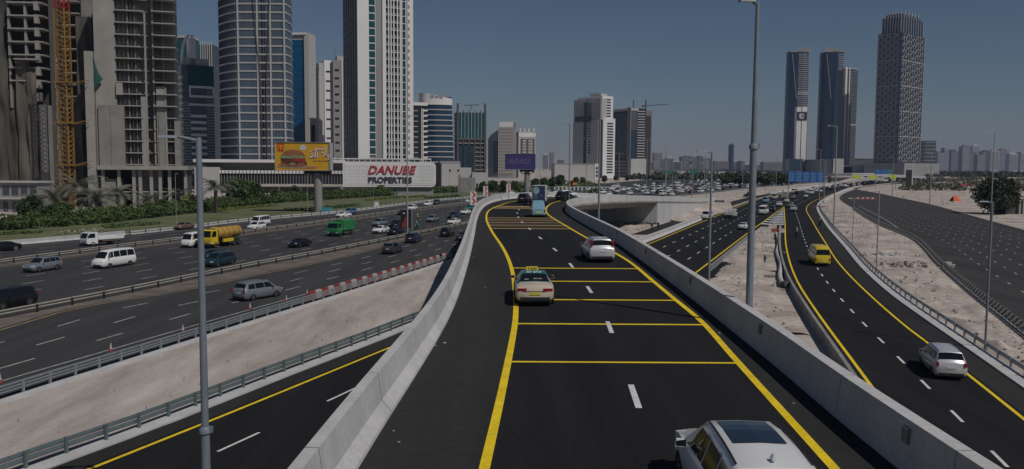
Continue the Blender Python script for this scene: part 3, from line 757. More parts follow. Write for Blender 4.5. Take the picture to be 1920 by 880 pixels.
# green tipper
t = truck('tipper_truck', 'bright green truck with high sided covered load body', 'truck', 640, 441.5, rd(640, 441, L_M, False), CARS_M)
truck_cab(t, 2.7, 2.2, 2.6, PT['green'], .6); chassis(t, -3.4, 3.2, (-2.2, 2.5), .46, 2.2, .7)
b = MB(); b.box((0, -.95, 1.05), (2.3, 5.0, 1.75), PT['green'], top=(1.0, .98)); b.build('load_body', t)
for y in (-3.3, -2.5, -1.7, -.9, -.1, .7, 1.4):
    for sx in (-1, 1):
        b = MB(); b.box((sx * 1.17, y, 1.08), (.07, .1, 1.68), PT['green']); b.build('rib', t)
b = MB(); b.grid([[(x, y, z) for x, z in ((-1.12, 2.81), (-.5, 2.98 + .06 * math.sin(y * 3)), (.4, 2.95 + .05 * math.cos(y * 2)), (1.12, 2.81))] for y in (-3.3, -2.2, -1.0, .2, 1.3)], mat('tarpaulin_green', (.03, .2, .07), .8, var=.3, scale=1), True); b.build('tarpaulin', t)
# box truck on the flyover
t = truck('box_truck', 'tall dark blue box truck with a round moon picture on its rear doors', 'truck', 1010, 386.5, -.10, CARS_F, 3.0, ZD)
truck_cab(t, 2.7, 2.0, 2.5, PT['white'], .6); chassis(t, -3.3, 3.2, (-2.2, 2.5), .42, 2.1, .6)
b = MB(); b.box((0, -.8, .95), (2.25, 4.9, 2.45), mat('box_white', (.5, .52, .55), .5)); b.build('cargo_box', t)
NAVYP = mat('poster_navy', (.02, .035, .09), .5, var=.5, scale=1.4); MOON = mat('poster_pale_blue', (.20, .32, .38), .5, var=.3, scale=2)
b = MB(); b.box((0, -3.27, 1.0), (2.1, .03, 2.35), NAVYP); rdoor = b.build('rear_door', t)
b = MB(); b.face([(-.42 + .55 * math.cos(a * .3), -3.29, 2.6 + .62 * math.sin(a * .3) * .95) for a in range(21)], MOON); b.build('picture', rdoor)
b = MB(); [b.box((x, -3.295, z), (w_, .012, .07), MOON) for x, z, w_ in ((-.5, 1.9, .8), (.45, 1.75, .5), (-.5, 1.6, .8), (-.5, 1.3, .8))]; b.build('picture_detail', rdoor)
b = MB(); b.box((1.12, -3.24, 1.0), (.06, .06, 2.4), PT['white']); b.build('door_post', t)
# stake truck on the middle road
def stake(px, py, rz, label, col='white', boxed=False, grp=None):
    t = truck('box_truck' if boxed else 'stake_truck', label, 'truck', px, py, rz, grp)
    truck_cab(t, 2.4, 2.0, 2.3, PT[col], .5); chassis(t, -3.0, 2.8, (-1.9, 2.2), .40, 2.0, .55)
    if boxed:
        b = MB(); b.box((0, -.8, .9), (2.2, 4.5, 2.3), mat('box_beige', (.38, .35, .32), .6)); b.build('cargo_box', t)
        for sx in (-1, 1): b = MB(); b.box((sx * 1.08, -3.06, .9), (.08, .06, 2.3), PT['white']); b.build('door_post', t)
    else:
        b = MB(); b.box((0, -.9, .9), (2.1, 4.4, .12), PT['white']); b.build('load_bed', t)
        for sx in (-1, 1):
            b = MB(); b.box((sx * 1.03, -.9, 1.0), (.05, 4.4, .5), PT['pearl']); b.build('side_board', t)
            b = MB()
            for k in range(8): b.box((sx * 1.03, -3.0 + k * .6, 1.5), (.05, .05, .7), PT['pearl'])
            b.box((sx * 1.03, -.9, 2.15), (.05, 4.4, .06), PT['pearl']); b.build('side_rack', t)
        b = MB(); b.box((0, -3.1, 1.0), (2.1, .05, .55), PT['pearl']); b.build('tailboard', t)
        b = MB()
        for k in range(7): b.box((-.96 + k * .32, 1.3, 1.0), (.05, .05, 1.35), PT['pearl'])
        for z_ in (1.6, 2.0, 2.35): b.box((0, 1.3, z_), (2.1, .05, .06), PT['pearl'])
        b.build('headboard', t)
    return t
CARS_MR = 'vehicles on the middle road towards the towers'
sm = lambda px, py: hd(L_GL, P(px, py, 0).y)
stake(1370, 409, sm(1370, 405) - .08, 'white stake truck with open racks on the middle road', grp=CARS_MR)
stake(1472, 374, -.4, 'beige box truck far ahead in the queue of the middle road', boxed=True, grp=CARS_MR)

# ---- highway cars, traced one by one
def H(kind, col, name, label, px, py, line, away, grp, low=False, **k):
    return put(kind, col, name, label, px, py, rd(px, py, line, away), 0.02, grp, low, **k)
H('mpv', 'silver', 'minivan', 'silver minivan beside the cones on the near carriageway', 484, 559, L_YM, True, CARS_N)
H('suv', 'grey', 'suv', 'dark grey SUV on the near carriageway, nearest of the three dark ones', 736, 475, L_YM, True, CARS_N)
H('suv', 'navy', 'suv', 'dark blue SUV second of three by the tan median rail', 776, 454.5, L_YM, True, CARS_N)
H('mpv', 'black', 'minivan', 'black minivan with curved roof on the near carriageway by the parapet', 839, 443, L_YM, True, CARS_N)
H('sedan', 'grey', 'car', 'grey car half hidden behind the flyover parapet', 869, 450, L_YM, True, CARS_N)
H('suv', 'silver', 'suv', 'silver SUV ahead of the white high roof van', 80, 508, L_M, False, CARS_M)
H('van', 'white', 'van', 'white passenger van with black bumper on the highway', 214, 500, L_M, False, CARS_M)
H('suv', 'black', 'suv', 'big black SUV cut by the left edge beside the median rail', 16, 577, L_M, False, CARS_M, scale=1.06)
H('mpv', 'teal', 'minivan', 'dark teal minivan just past the grey lamp pole', 411, 498, L_M, False, CARS_M)
H('sedan', 'teal', 'car', 'dark teal car hidden behind the teal minivan', 404, 487, L_M, False, CARS_M)
H('bus', 'white', 'minibus', 'white minibus half hidden behind the grey lamp pole', 372, 462, L_M, False, CARS_M, scale=.92)
H('sedan', 'black', 'car', 'black sedan alone in the lane behind the teal minivan', 562, 463, L_M, False, CARS_M)
H('suv', 'silver', 'suv', 'silver SUV left of the red and black sign board', 712, 424, L_M, False, CARS_M)
H('sedan', 'white', 'car', 'white sedan in front of the silver SUV by the sign board', 714, 437, L_M, False, CARS_M)
H('suv', 'black', 'suv', 'black SUV directly left of the red and black sign board', 744, 427, L_M, False, CARS_M)
H('sedan', 'black', 'car', 'black sedan next to the median rail below the sign board', 742, 440, L_M, False, CARS_M)
H('sedan', 'black', 'car', 'dark car behind the sign board near the upper rail', 756, 403, L_M, False, CARS_M)
H('suv', 'silver', 'suv', 'pale silver crossover right of the motorcycle', 811, 416, L_M, False, CARS_M, scale=.95)
H('suv', 'navy', 'suv', 'dark blue SUV behind the white sedan near the parapet', 850, 410, L_M, False, CARS_M)
H('sedan', 'white', 'car', 'white sedan in front of the dark blue SUV near the parapet', 851, 421, L_M, False, CARS_M)
H('sedan', 'white', 'car', 'white taxi-like sedan against the bend of the parapet', 873, 402, L_M, False, CARS_M)
H('sedan', 'taxi', 'car', 'teal green car behind the white sedan at the parapet bend', 881, 394, L_M, False, CARS_M)
H('van', 'white', 'van', 'white van overtaking a white SUV on the service road', 488, 424, L_B3, False, CARS_S)
H('suv', 'white', 'suv', 'white SUV alongside the white van on the service road', 481, 431, L_B3, False, CARS_S)
H('sedan', 'brown', 'car', 'dark brown car behind the yellow tanker on the service road', 345, 430, L_B3, False, CARS_S)
H('sedan', 'white', 'car', 'white sedan in front of the blue SUV on the service road', 644, 408, L_B3, False, CARS_S)
H('suv', 'blue', 'suv', 'metallic blue SUV on the service road near the billboard', 656, 402, L_B3, False, CARS_S)
H('suv', 'white', 'suv', 'white SUV on the service road behind the tall double lamp', 773, 394.5, L_B3, False, CARS_S)
H('mpv', 'white', 'minivan', 'white minivan with dark pickup behind it on the service road', 803, 386.5, L_B3, False, CARS_S, low=True)
H('suv', 'grey', 'suv', 'dark grey SUV following the white minivan on the service road', 818, 383.5, L_B3, False, CARS_S, low=True)
H('sedan', 'white', 'car', 'white sedan on the service road beside the first chevron board', 873, 380.5, L_B3, False, CARS_S, low=True)
H('sedan', 'black', 'car', 'black car at the left edge of the service road', 6, 471, L_B3, False, CARS_S, low=True)
# middle road
M_ = lambda kind, col, name, label, px, py, **k: put(kind, col, name, label, px, py, sm(px, py) - .05, .03, CARS_MR, **k)
M_('van', 'white', 'van', 'white van beside the concrete kerb behind the thin lamp pole', 1327, 411)
M_('sedan', 'white', 'car', 'white sedan nearest on the middle road', 1394, 430)
M_('bus', 'white', 'minibus', 'white minibus beside the tip of the striped island', 1432, 402)
M_('sedan', 'red', 'car', 'dark red car ahead of the white minibus', 1431, 391, low=True)
M_('suv', 'navy', 'suv', 'dark blue SUV right of the white minibus', 1448, 396, low=True)
M_('van', 'sky', 'van', 'pale blue van in the queue ahead of the red car', 1436, 380, low=True)
M_('suv', 'white', 'suv', 'white SUV left of the tip of the striped island', 1461, 387)
M_('bus', 'cream', 'minibus', 'cream minibus left of the beige box truck', 1453, 374, low=True)
M_('sedan', 'white', 'car', 'white sedan behind the beige box truck', 1475, 379.5, low=True)
M_('suv', 'silver', 'suv', 'silver SUV right of the beige box truck', 1487, 373, low=True)
M_('suv', 'silver', 'suv', 'silver SUV leading at the start of the right road', 1483, 389, low=True)
M_('suv', 'pearl', 'suv', 'pearl SUV following close behind the silver one on the right road', 1488, 396)
M_('sedan', 'white', 'car', 'white sedan alone in the far left lane of the merge', 1511, 370.5, low=True)
# right road
yb = put('bus', 'yellow', 'minibus', 'yellow minibus on the yellow line of the right road', 1551, 500, 0, .03, 'vehicles on the right road', off=0)
p = P(1551, 500.5, 0); s_ = L_RR.slope(p.y); yb.rotation_euler.z = math.atan2(-s_ * .72, 1); yb.location = p + Vector((.12, 3.45, .03)); yb.scale = (.98,) * 3
p = P(1783, 714, 0); o = put('mpv', 'pearl', 'minivan', 'white minivan with dark rear window, nearest on the right road', 1783, 714, -.24, .03, 'vehicles on the right road', off=2.52)
for c_ in o.children:
    if c_.name.startswith('taillight'): c_.scale = (1, 1, .7); c_.location.z = .28

for pr in PROTO.values():        # the patterns themselves are not part of the place
    for o in [g2 for c2 in pr.children for g2 in c2.children] + list(pr.children) + [pr]: bpy.data.objects.remove(o)

# ---- far traffic: cars placed lane by lane on the highway beyond the flyover
WCOL = ['white'] * 9 + ['pearl'] * 4 + ['silver'] * 4 + ['grey'] * 3 + ['black'] * 4 + ['navy', 'red', 'blue', 'brown']
LOWM = {}
def far_car(kind, col, loc, rz, name, label, cat, grp):
    """one mesh: far cars show no parts"""
    k = (kind, col)
    if k not in LOWM:
        s = spec(kind); sh = Shell(s['st']); hw = s['hw']; b = MB(); rows = []
        for st in s['st']:
            h = half_ring(st); rows.append([(x, st[0], z) for x, z in h] + [(-x, st[0], z) for x, z in reversed(h[1:-1])])
        b.grid(rows, PT[col], True, True); b.face(rows[0], PT[col]); b.face(list(reversed(rows[-1])), PT[col])
        for w_ in s['win']:
            for sd_ in (-1, 1): sh.patch(b, *w_, 5.1, 5.9, sd_, GLASS, n=2)
        sh.screen(b, *s['rs'], GLASS); sh.screen(b, *s['fs'], GLASS)
        for sx in (-1, 1):
            for y in s['wy']:
                n = 8; r = s['r']; x = sx * (hw + .02)
                b.grid([[(xx, y + r * math.cos(2 * math.pi * i / n), r + r * math.sin(2 * math.pi * i / n)) for i in range(n)] for xx in (x - sx * .2, x)], TYRE, True, True)
                b.face([(x, y + r * math.cos(2 * math.pi * i / n), r + r * math.sin(2 * math.pi * i / n)) for i in range(n)], TYRE)
        b.box((0, 0, .16), (hw * 1.7, s['L'] * .93, .14), TRIM)
        LOWM[k] = b.mesh('far_car')
    o = link(name, LOWM[k], None, loc, rz)
    return tag(o, label, cat, grp)
NAME = {'sedan': 'car', 'suv': 'suv', 'mpv': 'minivan', 'van': 'van', 'bus': 'minibus'}
CAT = {'sedan': 'car', 'suv': 'SUV', 'mpv': 'minivan', 'van': 'van', 'bus': 'minibus'}
def traffic(lanes, y0, y1, gap, where, grp, away, seed):
    r = random.Random(seed)
    for ln in lanes:
        y = y0 + r.uniform(0, gap)
        while y < y1:
            kind = r.choice(['sedan'] * 5 + ['suv'] * 5 + ['mpv'] + ['van'] * 2 + ['bus']); col = r.choice(WCOL)
            if kind in ('van', 'bus'): col = 'white'
            p = ln.pt(y, r.uniform(-.4, .4), .03)
            word = {'pearl': 'off-white', 'grey': 'dark grey', 'navy': 'dark blue'}.get(col, col)
            far_car(kind, col, p, hd(ln, y, away), NAME[kind], f'{word} {CAT[kind]} {where}' + ((', nearer rows' if y < 520 else ', farther rows' if y < 680 else ', last rows') if 'join' not in where else (', nearer part' if y < 600 else ', far end')), CAT[kind], grp)
            y += r.uniform(.55, 1.6) * gap + 6
E1 = Off(L_FEN, -5.0); E2 = Off(L_M, 3.5)
traffic([Mix(E1, E2, k / 4) for k in range(5)], 395, 900, 21, 'in the lanes nearest the merging flyover', 'far traffic leaving on the highway', True, 3)
E3 = Off(L_M, -3); E4 = Off(L_R2, 4)
traffic([Mix(E3, E4, k / 5) for k in range(6)], 385, 900, 22, 'far off in the crowded oncoming lanes', 'far traffic coming on the highway', False, 4)
E5 = Off(L_R2, -4); E6 = Line([(L_B3(400) + 4, 400), (L_R2(700) - 34, 700), (L_R2(1000) - 60, 1000)])
traffic([Mix(E5, E6, k / 3) for k in range(4)], 400, 950, 42, 'far off on the outer lanes', 'far traffic on the outer lanes', False, 5)
traffic([Mix(L_LY, L_RR, k / 12) for k in (1, 3, 5, 7)], 430, 900, 30, 'in the distant queue where the two roads join', 'far traffic where the roads join', True, 6)
# ================================================================ rails, barriers, lamps, signs
def rail_bar(mb, line, off, z, h, t, y0, y1, m, step=4.0):
    Y = ys(y0, y1, step, 1.03)
    mb.grid([[line.pt(y, off + a, z + b) for a, b in ((-t / 2, 0), (t / 2, 0), (t / 2 + .03, h * .5), (t / 2, h), (-t / 2, h), (-t / 2 - .03, h * .5))] for y in Y], m, False, True)
def guardrail(name, label, line, off, y0, y1, rails, ph, sp, m, mp, cat='guardrail', base=None, kerb=None, group='guardrails along the roads', pw=.12):
    o_ = line.pt(y0, off); root = thing(name, label, cat, o_, 0, group)
    inv = Vector((-o_.x, -o_.y, 0))
    for z, h in rails:
        b = MB(); rail_bar(b, line, off, z, h, .07, y0, y1, m); x = b.build('rail', root, inv)
    if kerb:
        b = MB(); Y = ys(y0, y1, 6, 1.03)
        b.grid([[line.pt(y, kerb[0], .0), line.pt(y, kerb[0], kerb[2]), line.pt(y, kerb[1], kerb[2]), line.pt(y, kerb[1], .0)] for y in Y], kerb[3], False); b.build('footing', root, inv)
    b = MB(); b.box((0, 0, 0), (pw, .14, ph), mp); me = b.mesh('post')
    y = y0; locs = []
    while y < y1:
        p = line.pt(y, off - .1 if base is None else off + base); locs.append((p.x - o_.x, p.y - o_.y, 0, math.atan2(-line.slope(y), 1)))
        y += sp / math.hypot(1, line.slope(y))
    repeat('post', me, root, locs)
    return root
guardrail('guardrail', 'grey three-rail guardrail between the sand strip and the near carriageway', L_FEN, 0, 38, 120, [(.30, .10), (.47, .10), (.66, .12)], .76, 2.0, STEEL, STEEL, kerb=(.1, .95, .06, CONC), base=.1)
guardrail('guardrail', 'two-rail green grey guardrail along the lower road at the bottom left', L_LE, 0, 24, 78, [(.34, .2), (.60, .2)], .84, 2.05, STEEL_G, STEEL_G, base=.12)
guardrail('guardrail', 'tan topped median guardrail along the near carriageway', L_M, 0, 55, 330, [(.36, .12), (.62, .14)], .72, 4.0, RAIL_T, TRIM, base=.14)
guardrail('guardrail', 'tan topped guardrail between highway and service road', L_R2, 0, 80, 400, [(.36, .12), (.62, .14)], .72, 4.0, RAIL_T, TRIM, base=.14)
guardrail('guardrail', 'pale guardrail with dark posts along the lawn', L_B3, 0, 158, 420, [(.40, .26)], .74, 4.2, CONC, TRIM, kerb=(-1.6, .5, .05, CONC), base=.12)
guardrail('guardrail', 'long median rail far off among the dense traffic', L_M, 0, 380, 900, [(.4, .4)], .8, 8.0, STEEL, STEEL)
guardrail('guardrail', 'far rail beyond the oncoming lanes of dense traffic', L_R2, 0, 410, 900, [(.4, .4)], .8, 8.0, STEEL, STEEL)
guardrail('guardrail', 'far rail beside the lanes nearest the merging flyover', L_FEN, 0, 362, 800, [(.4, .3)], .75, 8.0, STEEL, STEEL)
guardrail('guardrail', 'guardrail with closely set white posts beside the middle road', Off(L_GL, 1.6), 0, 106, 165, [(.6, .16)], .9, 1.6, STEEL, CONC, pw=.16)
guardrail('guardrail', 'guardrail with white kerb curving along the right road', L_KB, .95, 40, 310, [(.45, .26)], .74, 2.6, STEEL, STEEL)
guardrail('guardrail', 'dense steel barrier between the sand and the empty far right road', L_FL, -.3, 50, 275, [(.20, .12), (.62, .22)], .85, 1.5, mat('steel_brown', (.15, .14, .14), .6, .3, var=.3), CONC_D, kerb=(-.9, .1, .12, CONC_D), pw=.3)
def wall(name, label, line, off, y0, y1, h, wb, wt, m, cat='barrier', group=None, step=4):
    o_ = line.pt(y0, off); b = MB(); Y = ys(y0, y1, step, 1.02)
    rows = [[line.pt(y, off + a, z) - o_ for a, z in ((-wb / 2, -.02), (-wt / 2, h * .4), (-wt / 2, h), (wt / 2, h), (wt / 2, h * .4), (wb / 2, -.02))] for y in Y]
    b.grid(rows, m, False, True); b.face(rows[0], m); b.face(list(reversed(rows[-1])), m)
    return tag(b.build(name, None, o_), label, cat, group)
wall('concrete_barrier', 'long pale concrete barrier along the service road at the left edge', L_B3, -.3, 100, 157, .8, .9, .5, CONC)
wall('concrete_barrier', 'low pale concrete wall along the left of the middle road past the flyover', L_LE, .1, 138, 222, .9, 1.1, .6, CONC)
wall('concrete_barrier', 'grey concrete barrier along the left of the right road', Off(L_RY, -1.1), 0, 44, 196, .85, .6, .25, CONC_D)
wall('concrete_barrier', 'white concrete barrier between the merging roads far away', L_KB, 1.6, 330, 640, .9, .7, .4, CONC)
wall('concrete_barrier', 'long dusty wall on the sand bank left of the distant queue', L_LE, -4.0, 430, 900, 1.2, .8, .6, CONC)
# sand-side paving slab left of the middle road
b = MB(); ribbon(b, Off(L_LE, -5.5), Off(L_LE, -.6), 165, 460, .03, A_SH); tag(b.build('pavement'), kind='structure')

# red and white plastic barriers behind the near guardrail
RED = mat('plastic_red', (.28, .045, .045), .6, var=.1, scale=2); WHP = mat('plastic_white', (.44, .41, .40), .6, var=.1, scale=2)
def water_barrier(m, loc, rz, label, grp, L=1.25):
    b = MB(); b.box((0, 0, 0), (.46, L * .96, .22), m, top=(.8, 1)); b.box((0, 0, .22), (.34, L * .96, .55), m, top=(.55, .97)); b.box((0, 0, .77), (.12, L * .5, .06), m)
    return tag(b.build('plastic_barrier', None, loc, rz), label, 'barrier', grp)
y = 82.0; k = 0
while y < 121:
    p = L_FEN.pt(y, -.9, .02)
    water_barrier((RED, WHP)[k % 2], p, math.atan2(-L_FEN.slope(y), 1), ('red', 'white')[k % 2] + ' plastic barrier block in the red and white row behind the guardrail', 'red and white barrier row by the near guardrail')
    y += 1.27; k += 1
for i, x in enumerate((1432, 1440.5, 1449, 1457.5, 1466)):
    p = P(x, 436.5, 0); water_barrier(WHP if i in (0, 1, 4) else RED, (p.x, p.y, .03), R(90), ('white', 'white', 'red', 'red', 'white')[i] + ' barrier block across the base of the striped island', 'barrier row at the striped island', L=1.15)
for i in range(9):
    p = P(1604 + i * 4.6, 374 - (i % 2) * .4, 0); water_barrier(WHP if i % 2 else RED, (p.x, p.y, .02), R(90), ('red', 'white')[i % 2] + ' barrier block standing across the empty far right road', 'barrier row on the far right road', L=1.1)
# cones
b = MB(); b.box((0, 0, 0), (.4, .4, .05), RED)
cz = [(.17, .05), (.13, .25), (.10, .40), (.07, .58), (.035, .78)]
n = 10
for i in range(4):
    b.grid([[(r_ * math.cos(2 * math.pi * j / n), r_ * math.sin(2 * math.pi * j / n), z) for j in range(n)] for r_, z in (cz[i], cz[i + 1])], (RED, WHP, WHP, WHP)[i], True, True)
b.face([(.035 * math.cos(2 * math.pi * j / n), .035 * math.sin(2 * math.pi * j / n), .78) for j in range(n)], RED)
cone = b.mesh('traffic_cone')
for (x, y, lb) in ((0, 719, 'red and white traffic cone cut by the left edge behind the guardrail'), (208, 660, 'traffic cone behind the guardrail left of the lamp pole'), (343, 624, 'traffic cone right beside the big grey lamp pole'), (469, 581, 'traffic cone closest to the rear of the silver minivan'), (537, 566, 'traffic cone second ahead of the silver minivan'), (576, 554.5, 'traffic cone farthest along the near guardrail')):
    p = P(x, y, 0); tag(link('traffic_cone', cone, None, (p.x, p.y, .02), 0), lb, 'traffic cone', 'cones behind the near guardrail').scale = (.78,) * 3

# ---- lamps
POLE = mat('pole_grey', (.20, .23, .27), .6, metal=.1, var=.12, scale=1.2)
POLE_L = mat('pole_pale', (.34, .33, .32), .6, metal=.2, var=.1)
LENS = mat('lamp_lens', (.5, .5, .48), .3)
def lamp(label, base, top, arms, r0=.14, r1=.08, m=POLE, collar=None, head=.7, group='street lamps along the roads', detail=True, z0=0.0):
    """arms: [(dx, dy, rise)] lamp heads at the end of each"""
    root = thing('street_lamp', label, 'street lamp', (base[0], base[1], z0), 0, group)
    H = top - z0; n = 12 if detail else 6
    b = MB()
    if collar: b.tube([(0, 0, 0), (0, 0, collar)], [r0 * 1.35, r0 * 1.3], m, n); b.tube([(0, 0, collar), (0, 0, H)], [r0 * 1.1, r1], m, n)
    else: b.tube([(0, 0, 0), (0, 0, H)], [r0, r1], m, n)
    b.build('pole', root)
    if detail:
        b = MB(); b.box((0, 0, 0), (r0 * 4, r0 * 4, .05), m); b.build('base_plate', root)
        if collar:
            b = MB(); b.tube([(0, 0, collar - .12), (0, 0, collar + .02), (0, 0, collar + .10)], [r0 * 1.7, r0 * 1.7, r0 * 1.2], m, n); b.box((r0 * 1.7, 0, collar - .1), (.12, .12, .2), m); b.build('collar', root)
    for dx, dy, up in arms:
        L = math.hypot(dx, dy); b = MB(); k = (L - head) / L
        b.tube([(0, 0, H - .12), (dx * .25, dy * .25, H - .05 + up * .4), (dx * k, dy * k, H + up)], [r1 * .8, r1 * .55, r1 * .5], m, 6); b.build('arm', root)
        a = math.atan2(dy, dx); c = Vector((dx * (1 + k) / 2, dy * (1 + k) / 2, H + up - .05))
        b = MB(); b.box((0, 0, 0), (head, .26, .09), m, top=(.9, .7)); b.face([(-head * .4, -.1, -.004), (head * .4, -.1, -.004), (head * .4, .1, -.004), (-head * .4, .1, -.004)], LENS)
        b.build('lamp_head', root, c, a)
    return root
def lamp_px(label, xb, yb, xt, yt, arms, z0=0.0, **k):
    p = P(xb, yb, z0); d = p.y; t = PD(xt, yt, d)
    return lamp(label, (p.x, p.y), t.z, arms, z0=z0, **k)
# the big grey pole at the left, foot below the frame
lamp('big grey lamp pole standing nearest on the left, thicker below its collar', (-10.25, 28.0), PD(366, 258, 28).z, [(-1.2, -.3, .02)], r0=.117, r1=.095, collar=4.16, head=.6)
q = IN.off(60, .8)
p = P(1405, 561, ZD + 1.1)
lamp('tallest lamp pole, on the flyover parapet right of centre', (p.x + .0, p.y), 19.68, [(-.8, -.2, .03)], r0=.112, r1=.078, z0=6.0, collar=7.9)
for x, y, yt, lb in ((1121, 405, 183, 'lamp pole on the parapet above the dark opening'), (1066, 371.5, 232, 'lamp pole on the parapet at the tip of the bend')):
    p = P(x, y, ZD + 1.1); lamp(lb, (p.x + .1, p.y + .1), PD(x, yt, p.y).z, [(-1.4, .1, .05)], r0=.12, r1=.08, z0=6.0)
for u, lb in ((.585, 'thin lamp pole on the ramp left of the pale retaining wall'), (.68, 'thin lamp pole rising from the retaining wall'), (.80, 'thin lamp pole near the low end of the retaining wall')):
    a = IN.off(IN.L * u, .4); lamp(lb, (a.x, a.y), a.z + 13, [(-1.6, .4, .05)], r0=.13, r1=.07, m=POLE_L, z0=a.z - .6, detail=False)
lamp_px('tall double lamp pole on the median beside the red and black sign board', 764, 441, 764, 218, [(-1.7, .3, .1), (1.7, -.3, .1)], r0=.16, r1=.09, m=POLE_L)
lamp('thin grey lamp pole standing behind the right parapet', (12.1, 52.0), PD(1330, 285, 52).z, [(-.9, 0, .05)], r0=.09, r1=.06)
lamp_px('tall lamp pole beside the right road past the yellow minibus', 1563, 425, 1568, 237, [(-2.2, 0, .1)], r0=.17, r1=.10, m=POLE_L)
lamp_px('short square armed lamp on the sand between the two right roads', 1643, 513, 1646, 358, [(-1.6, 0, 0)], r0=.08, r1=.06, m=POLE_L)
lamp_px('short bent lamp nearest on the right, next to the guardrail', 1847, 655, 1853, 378, [(-1.0, 0, 0)], r0=.085, r1=.065, m=POLE)
lamp_px('tall lamp in front of the round dark tree on the right', 1857, 415, 1864, 249, [(-2.0, 0, .05)], r0=.16, r1=.10, m=POLE_L)
lamp_px('thin bare lamp pole behind the yellow minibus on the sand', 1598, 462, 1601, 372, [(-1.0, 0, 0)], r0=.07, r1=.05, m=POLE_L, detail=False)
lamp_px('lamp pole left one of the close pair behind the blue road sign', 1536, 376, 1537, 281, [(-2, 0, .1)], r0=.16, r1=.1, m=POLE_L, detail=False)
lamp_px('lamp pole right one of the close pair behind the blue road sign', 1545, 375, 1547, 300, [(-2, 0, .1)], r0=.16, r1=.1, m=POLE_L, detail=False)
lamp_px('lamp pole at the sand edge in front of the lattice tower', 1673, 369, 1675, 296, [(-2, 0, .1)], r0=.17, r1=.1, m=POLE_L, detail=False)
lamp_px('lamp pole on a concrete foot right of the lattice tower', 1743, 385, 1747, 286, [(-2, 0, .1)], r0=.17, r1=.1, m=POLE_L, detail=False)
for x, yb, yt, lb in ((331, 429, 326, 'thin tan lamp on the lawn right of the construction tower'), (577, 404, 327, 'thin tan lamp on the lawn left of the burger billboard column'), (700, 387, 332, 'thin tan lamp on the lawn in front of the white sign wall'), (735, 383, 330, 'thin tan lamp on the lawn left of the tall double lamp'), (843, 380, 318, 'thin tan lamp right of the white sign wall'), (889, 362, 318, 'thin tan lamp in front of the low grey building')):
    lamp_px(lb, x, yb, x, yt, [(.55, -.2, 0)], r0=.07, r1=.05, m=POLE_L, detail=False, group='small lamps on the lawn')
for x, yb, yt in ((1099, 372, 261), (1160, 372, 288), (1212, 362, 262), (1248, 372, 326), (1283, 362, 276), (1320, 366, 290), (1392, 358, 300), (1455, 352, 296), (1012, 360, 316), (994, 358, 312), (1500, 350, 300)):
    lamp_px('thin lamp pole far off among the dense traffic', x, yb, x + .5, yt, [(-1.8, 0, .1), (1.8, 0, .1)], r0=.15, r1=.1, m=POLE_L, detail=False, group='far lamps among the traffic')

# ---- chevron boards on the outer parapet
CHR = mat('sign_red', (.55, .03, .04), .5); CHW = mat('sign_white', (.72, .70, .70), .5)
for x, y, lb in ((887.5, 384.5, 'red chevron board nearest on the outer parapet'), (910.5, 368.5, 'red chevron board second along the outer parapet'), (953.5, 362.5, 'red chevron board farthest along the outer parapet')):
    dd = {887.5: 113, 910.5: 146, 953.5: 165}[x]
    p = PD(x, y, dd); root = thing('chevron_board', lb, 'road sign', p, -.05, 'chevron boards on the flyover')
    b = MB(); b.box((0, 0, 0), (.82, .06, 1.75), CHW); b.build('panel', root)
    for k in range(2):
        z = .12 + k * .85; b = MB()
        b.face([(-.22, -.035, z), (.06, -.035, z), (.34, -.035, z + .36), (.06, -.035, z + .72), (-.22, -.035, z + .72), (.06, -.035, z + .36)], CHR); b.build('chevron', root)
    b = MB(); b.box((0, .07, -1.2), (.1, .08, 2.2), STEEL); b.build('post', root)

# ---- arrow sign board on the median with two chevrons
p = P(764, 436, 0); root = thing('sign_board', 'tall black and red sign board on the median by the double lamp', 'road sign', (p.x - .3, p.y, 0), -.2)
b = MB(); b.box((0, 0, .9), (2.1, .2, 3.4), TRIM); b.build('panel', root)
b = MB(); b.box((1.25, .05, .2), (.35, .25, 4.2), STEEL); b.build('frame', root)
for x in (-.38, .4):
    b = MB(); b.tube([(x, -.14, 3.75), (x, -.10, 3.75)], .17, CHW, 12); b.build('warning_lamp', root)
for k, (x, z) in enumerate(((.1, 2.0), (-.3, 1.0))):
    b = MB(); b.face([(x - .5, -.11, z), (x + .3, -.11, z), (x + .5, -.11, z + .5), (x + .3, -.11, z + 1.0), (x - .3, -.11, z + 1.0), (x - .45, -.11, z + .5)], mat('sign_dim_red', (.30, .05, .05), .6)); b.build('arrow', root)
for x in (-.7, .7):
    b = MB(); b.box((x, 0, .05), (.12, .12, .9), STEEL); b.build('leg', root)

# ---- overhead road signs far off
def gantry(label, x0, x1, y0, y1, d, cols, group='overhead road signs', lines=5, ground=True):
    a, c = PD(x0, y1, d), PD(x1, y0, d); W, Hh = c.x - a.x, c.z - a.z
    root = thing('road_sign', label, 'road sign', (a.x, d, 0), 0, group)
    k = W / len(cols)
    for i, m in enumerate(cols):
        b = MB(); b.box((k * (i + .5), 0, a.z), (k * .985, .3, Hh), m); pan = b.build('panel', root)
        r = random.Random(int(x0) + i); b = MB()
        for j in range(lines):
            z = a.z + Hh * (j + .75) / (lines + .6); x = k * i + k * .12
            while x < k * (i + 1) - k * .2:
                w_ = k * r.uniform(.06, .14); b.face([(x, -.17, z), (x + w_, -.17, z), (x + w_, -.17, z + Hh * .045), (x, -.17, z + Hh * .045)], mat('sign_lettering', (.28, .42, .55), .6)); x += w_ + k * .03
        b.build('lettering', pan)
    for x in (.4, W - .4):
        b = MB(); b.tube([(x, .3, 0), (x, .3, a.z + Hh)], .28, STEEL, 8); b.build('post', root)
    b = MB(); b.box((W / 2, .3, a.z + Hh * .45), (W, .3, .5), STEEL); b.build('beam', root)
    return root
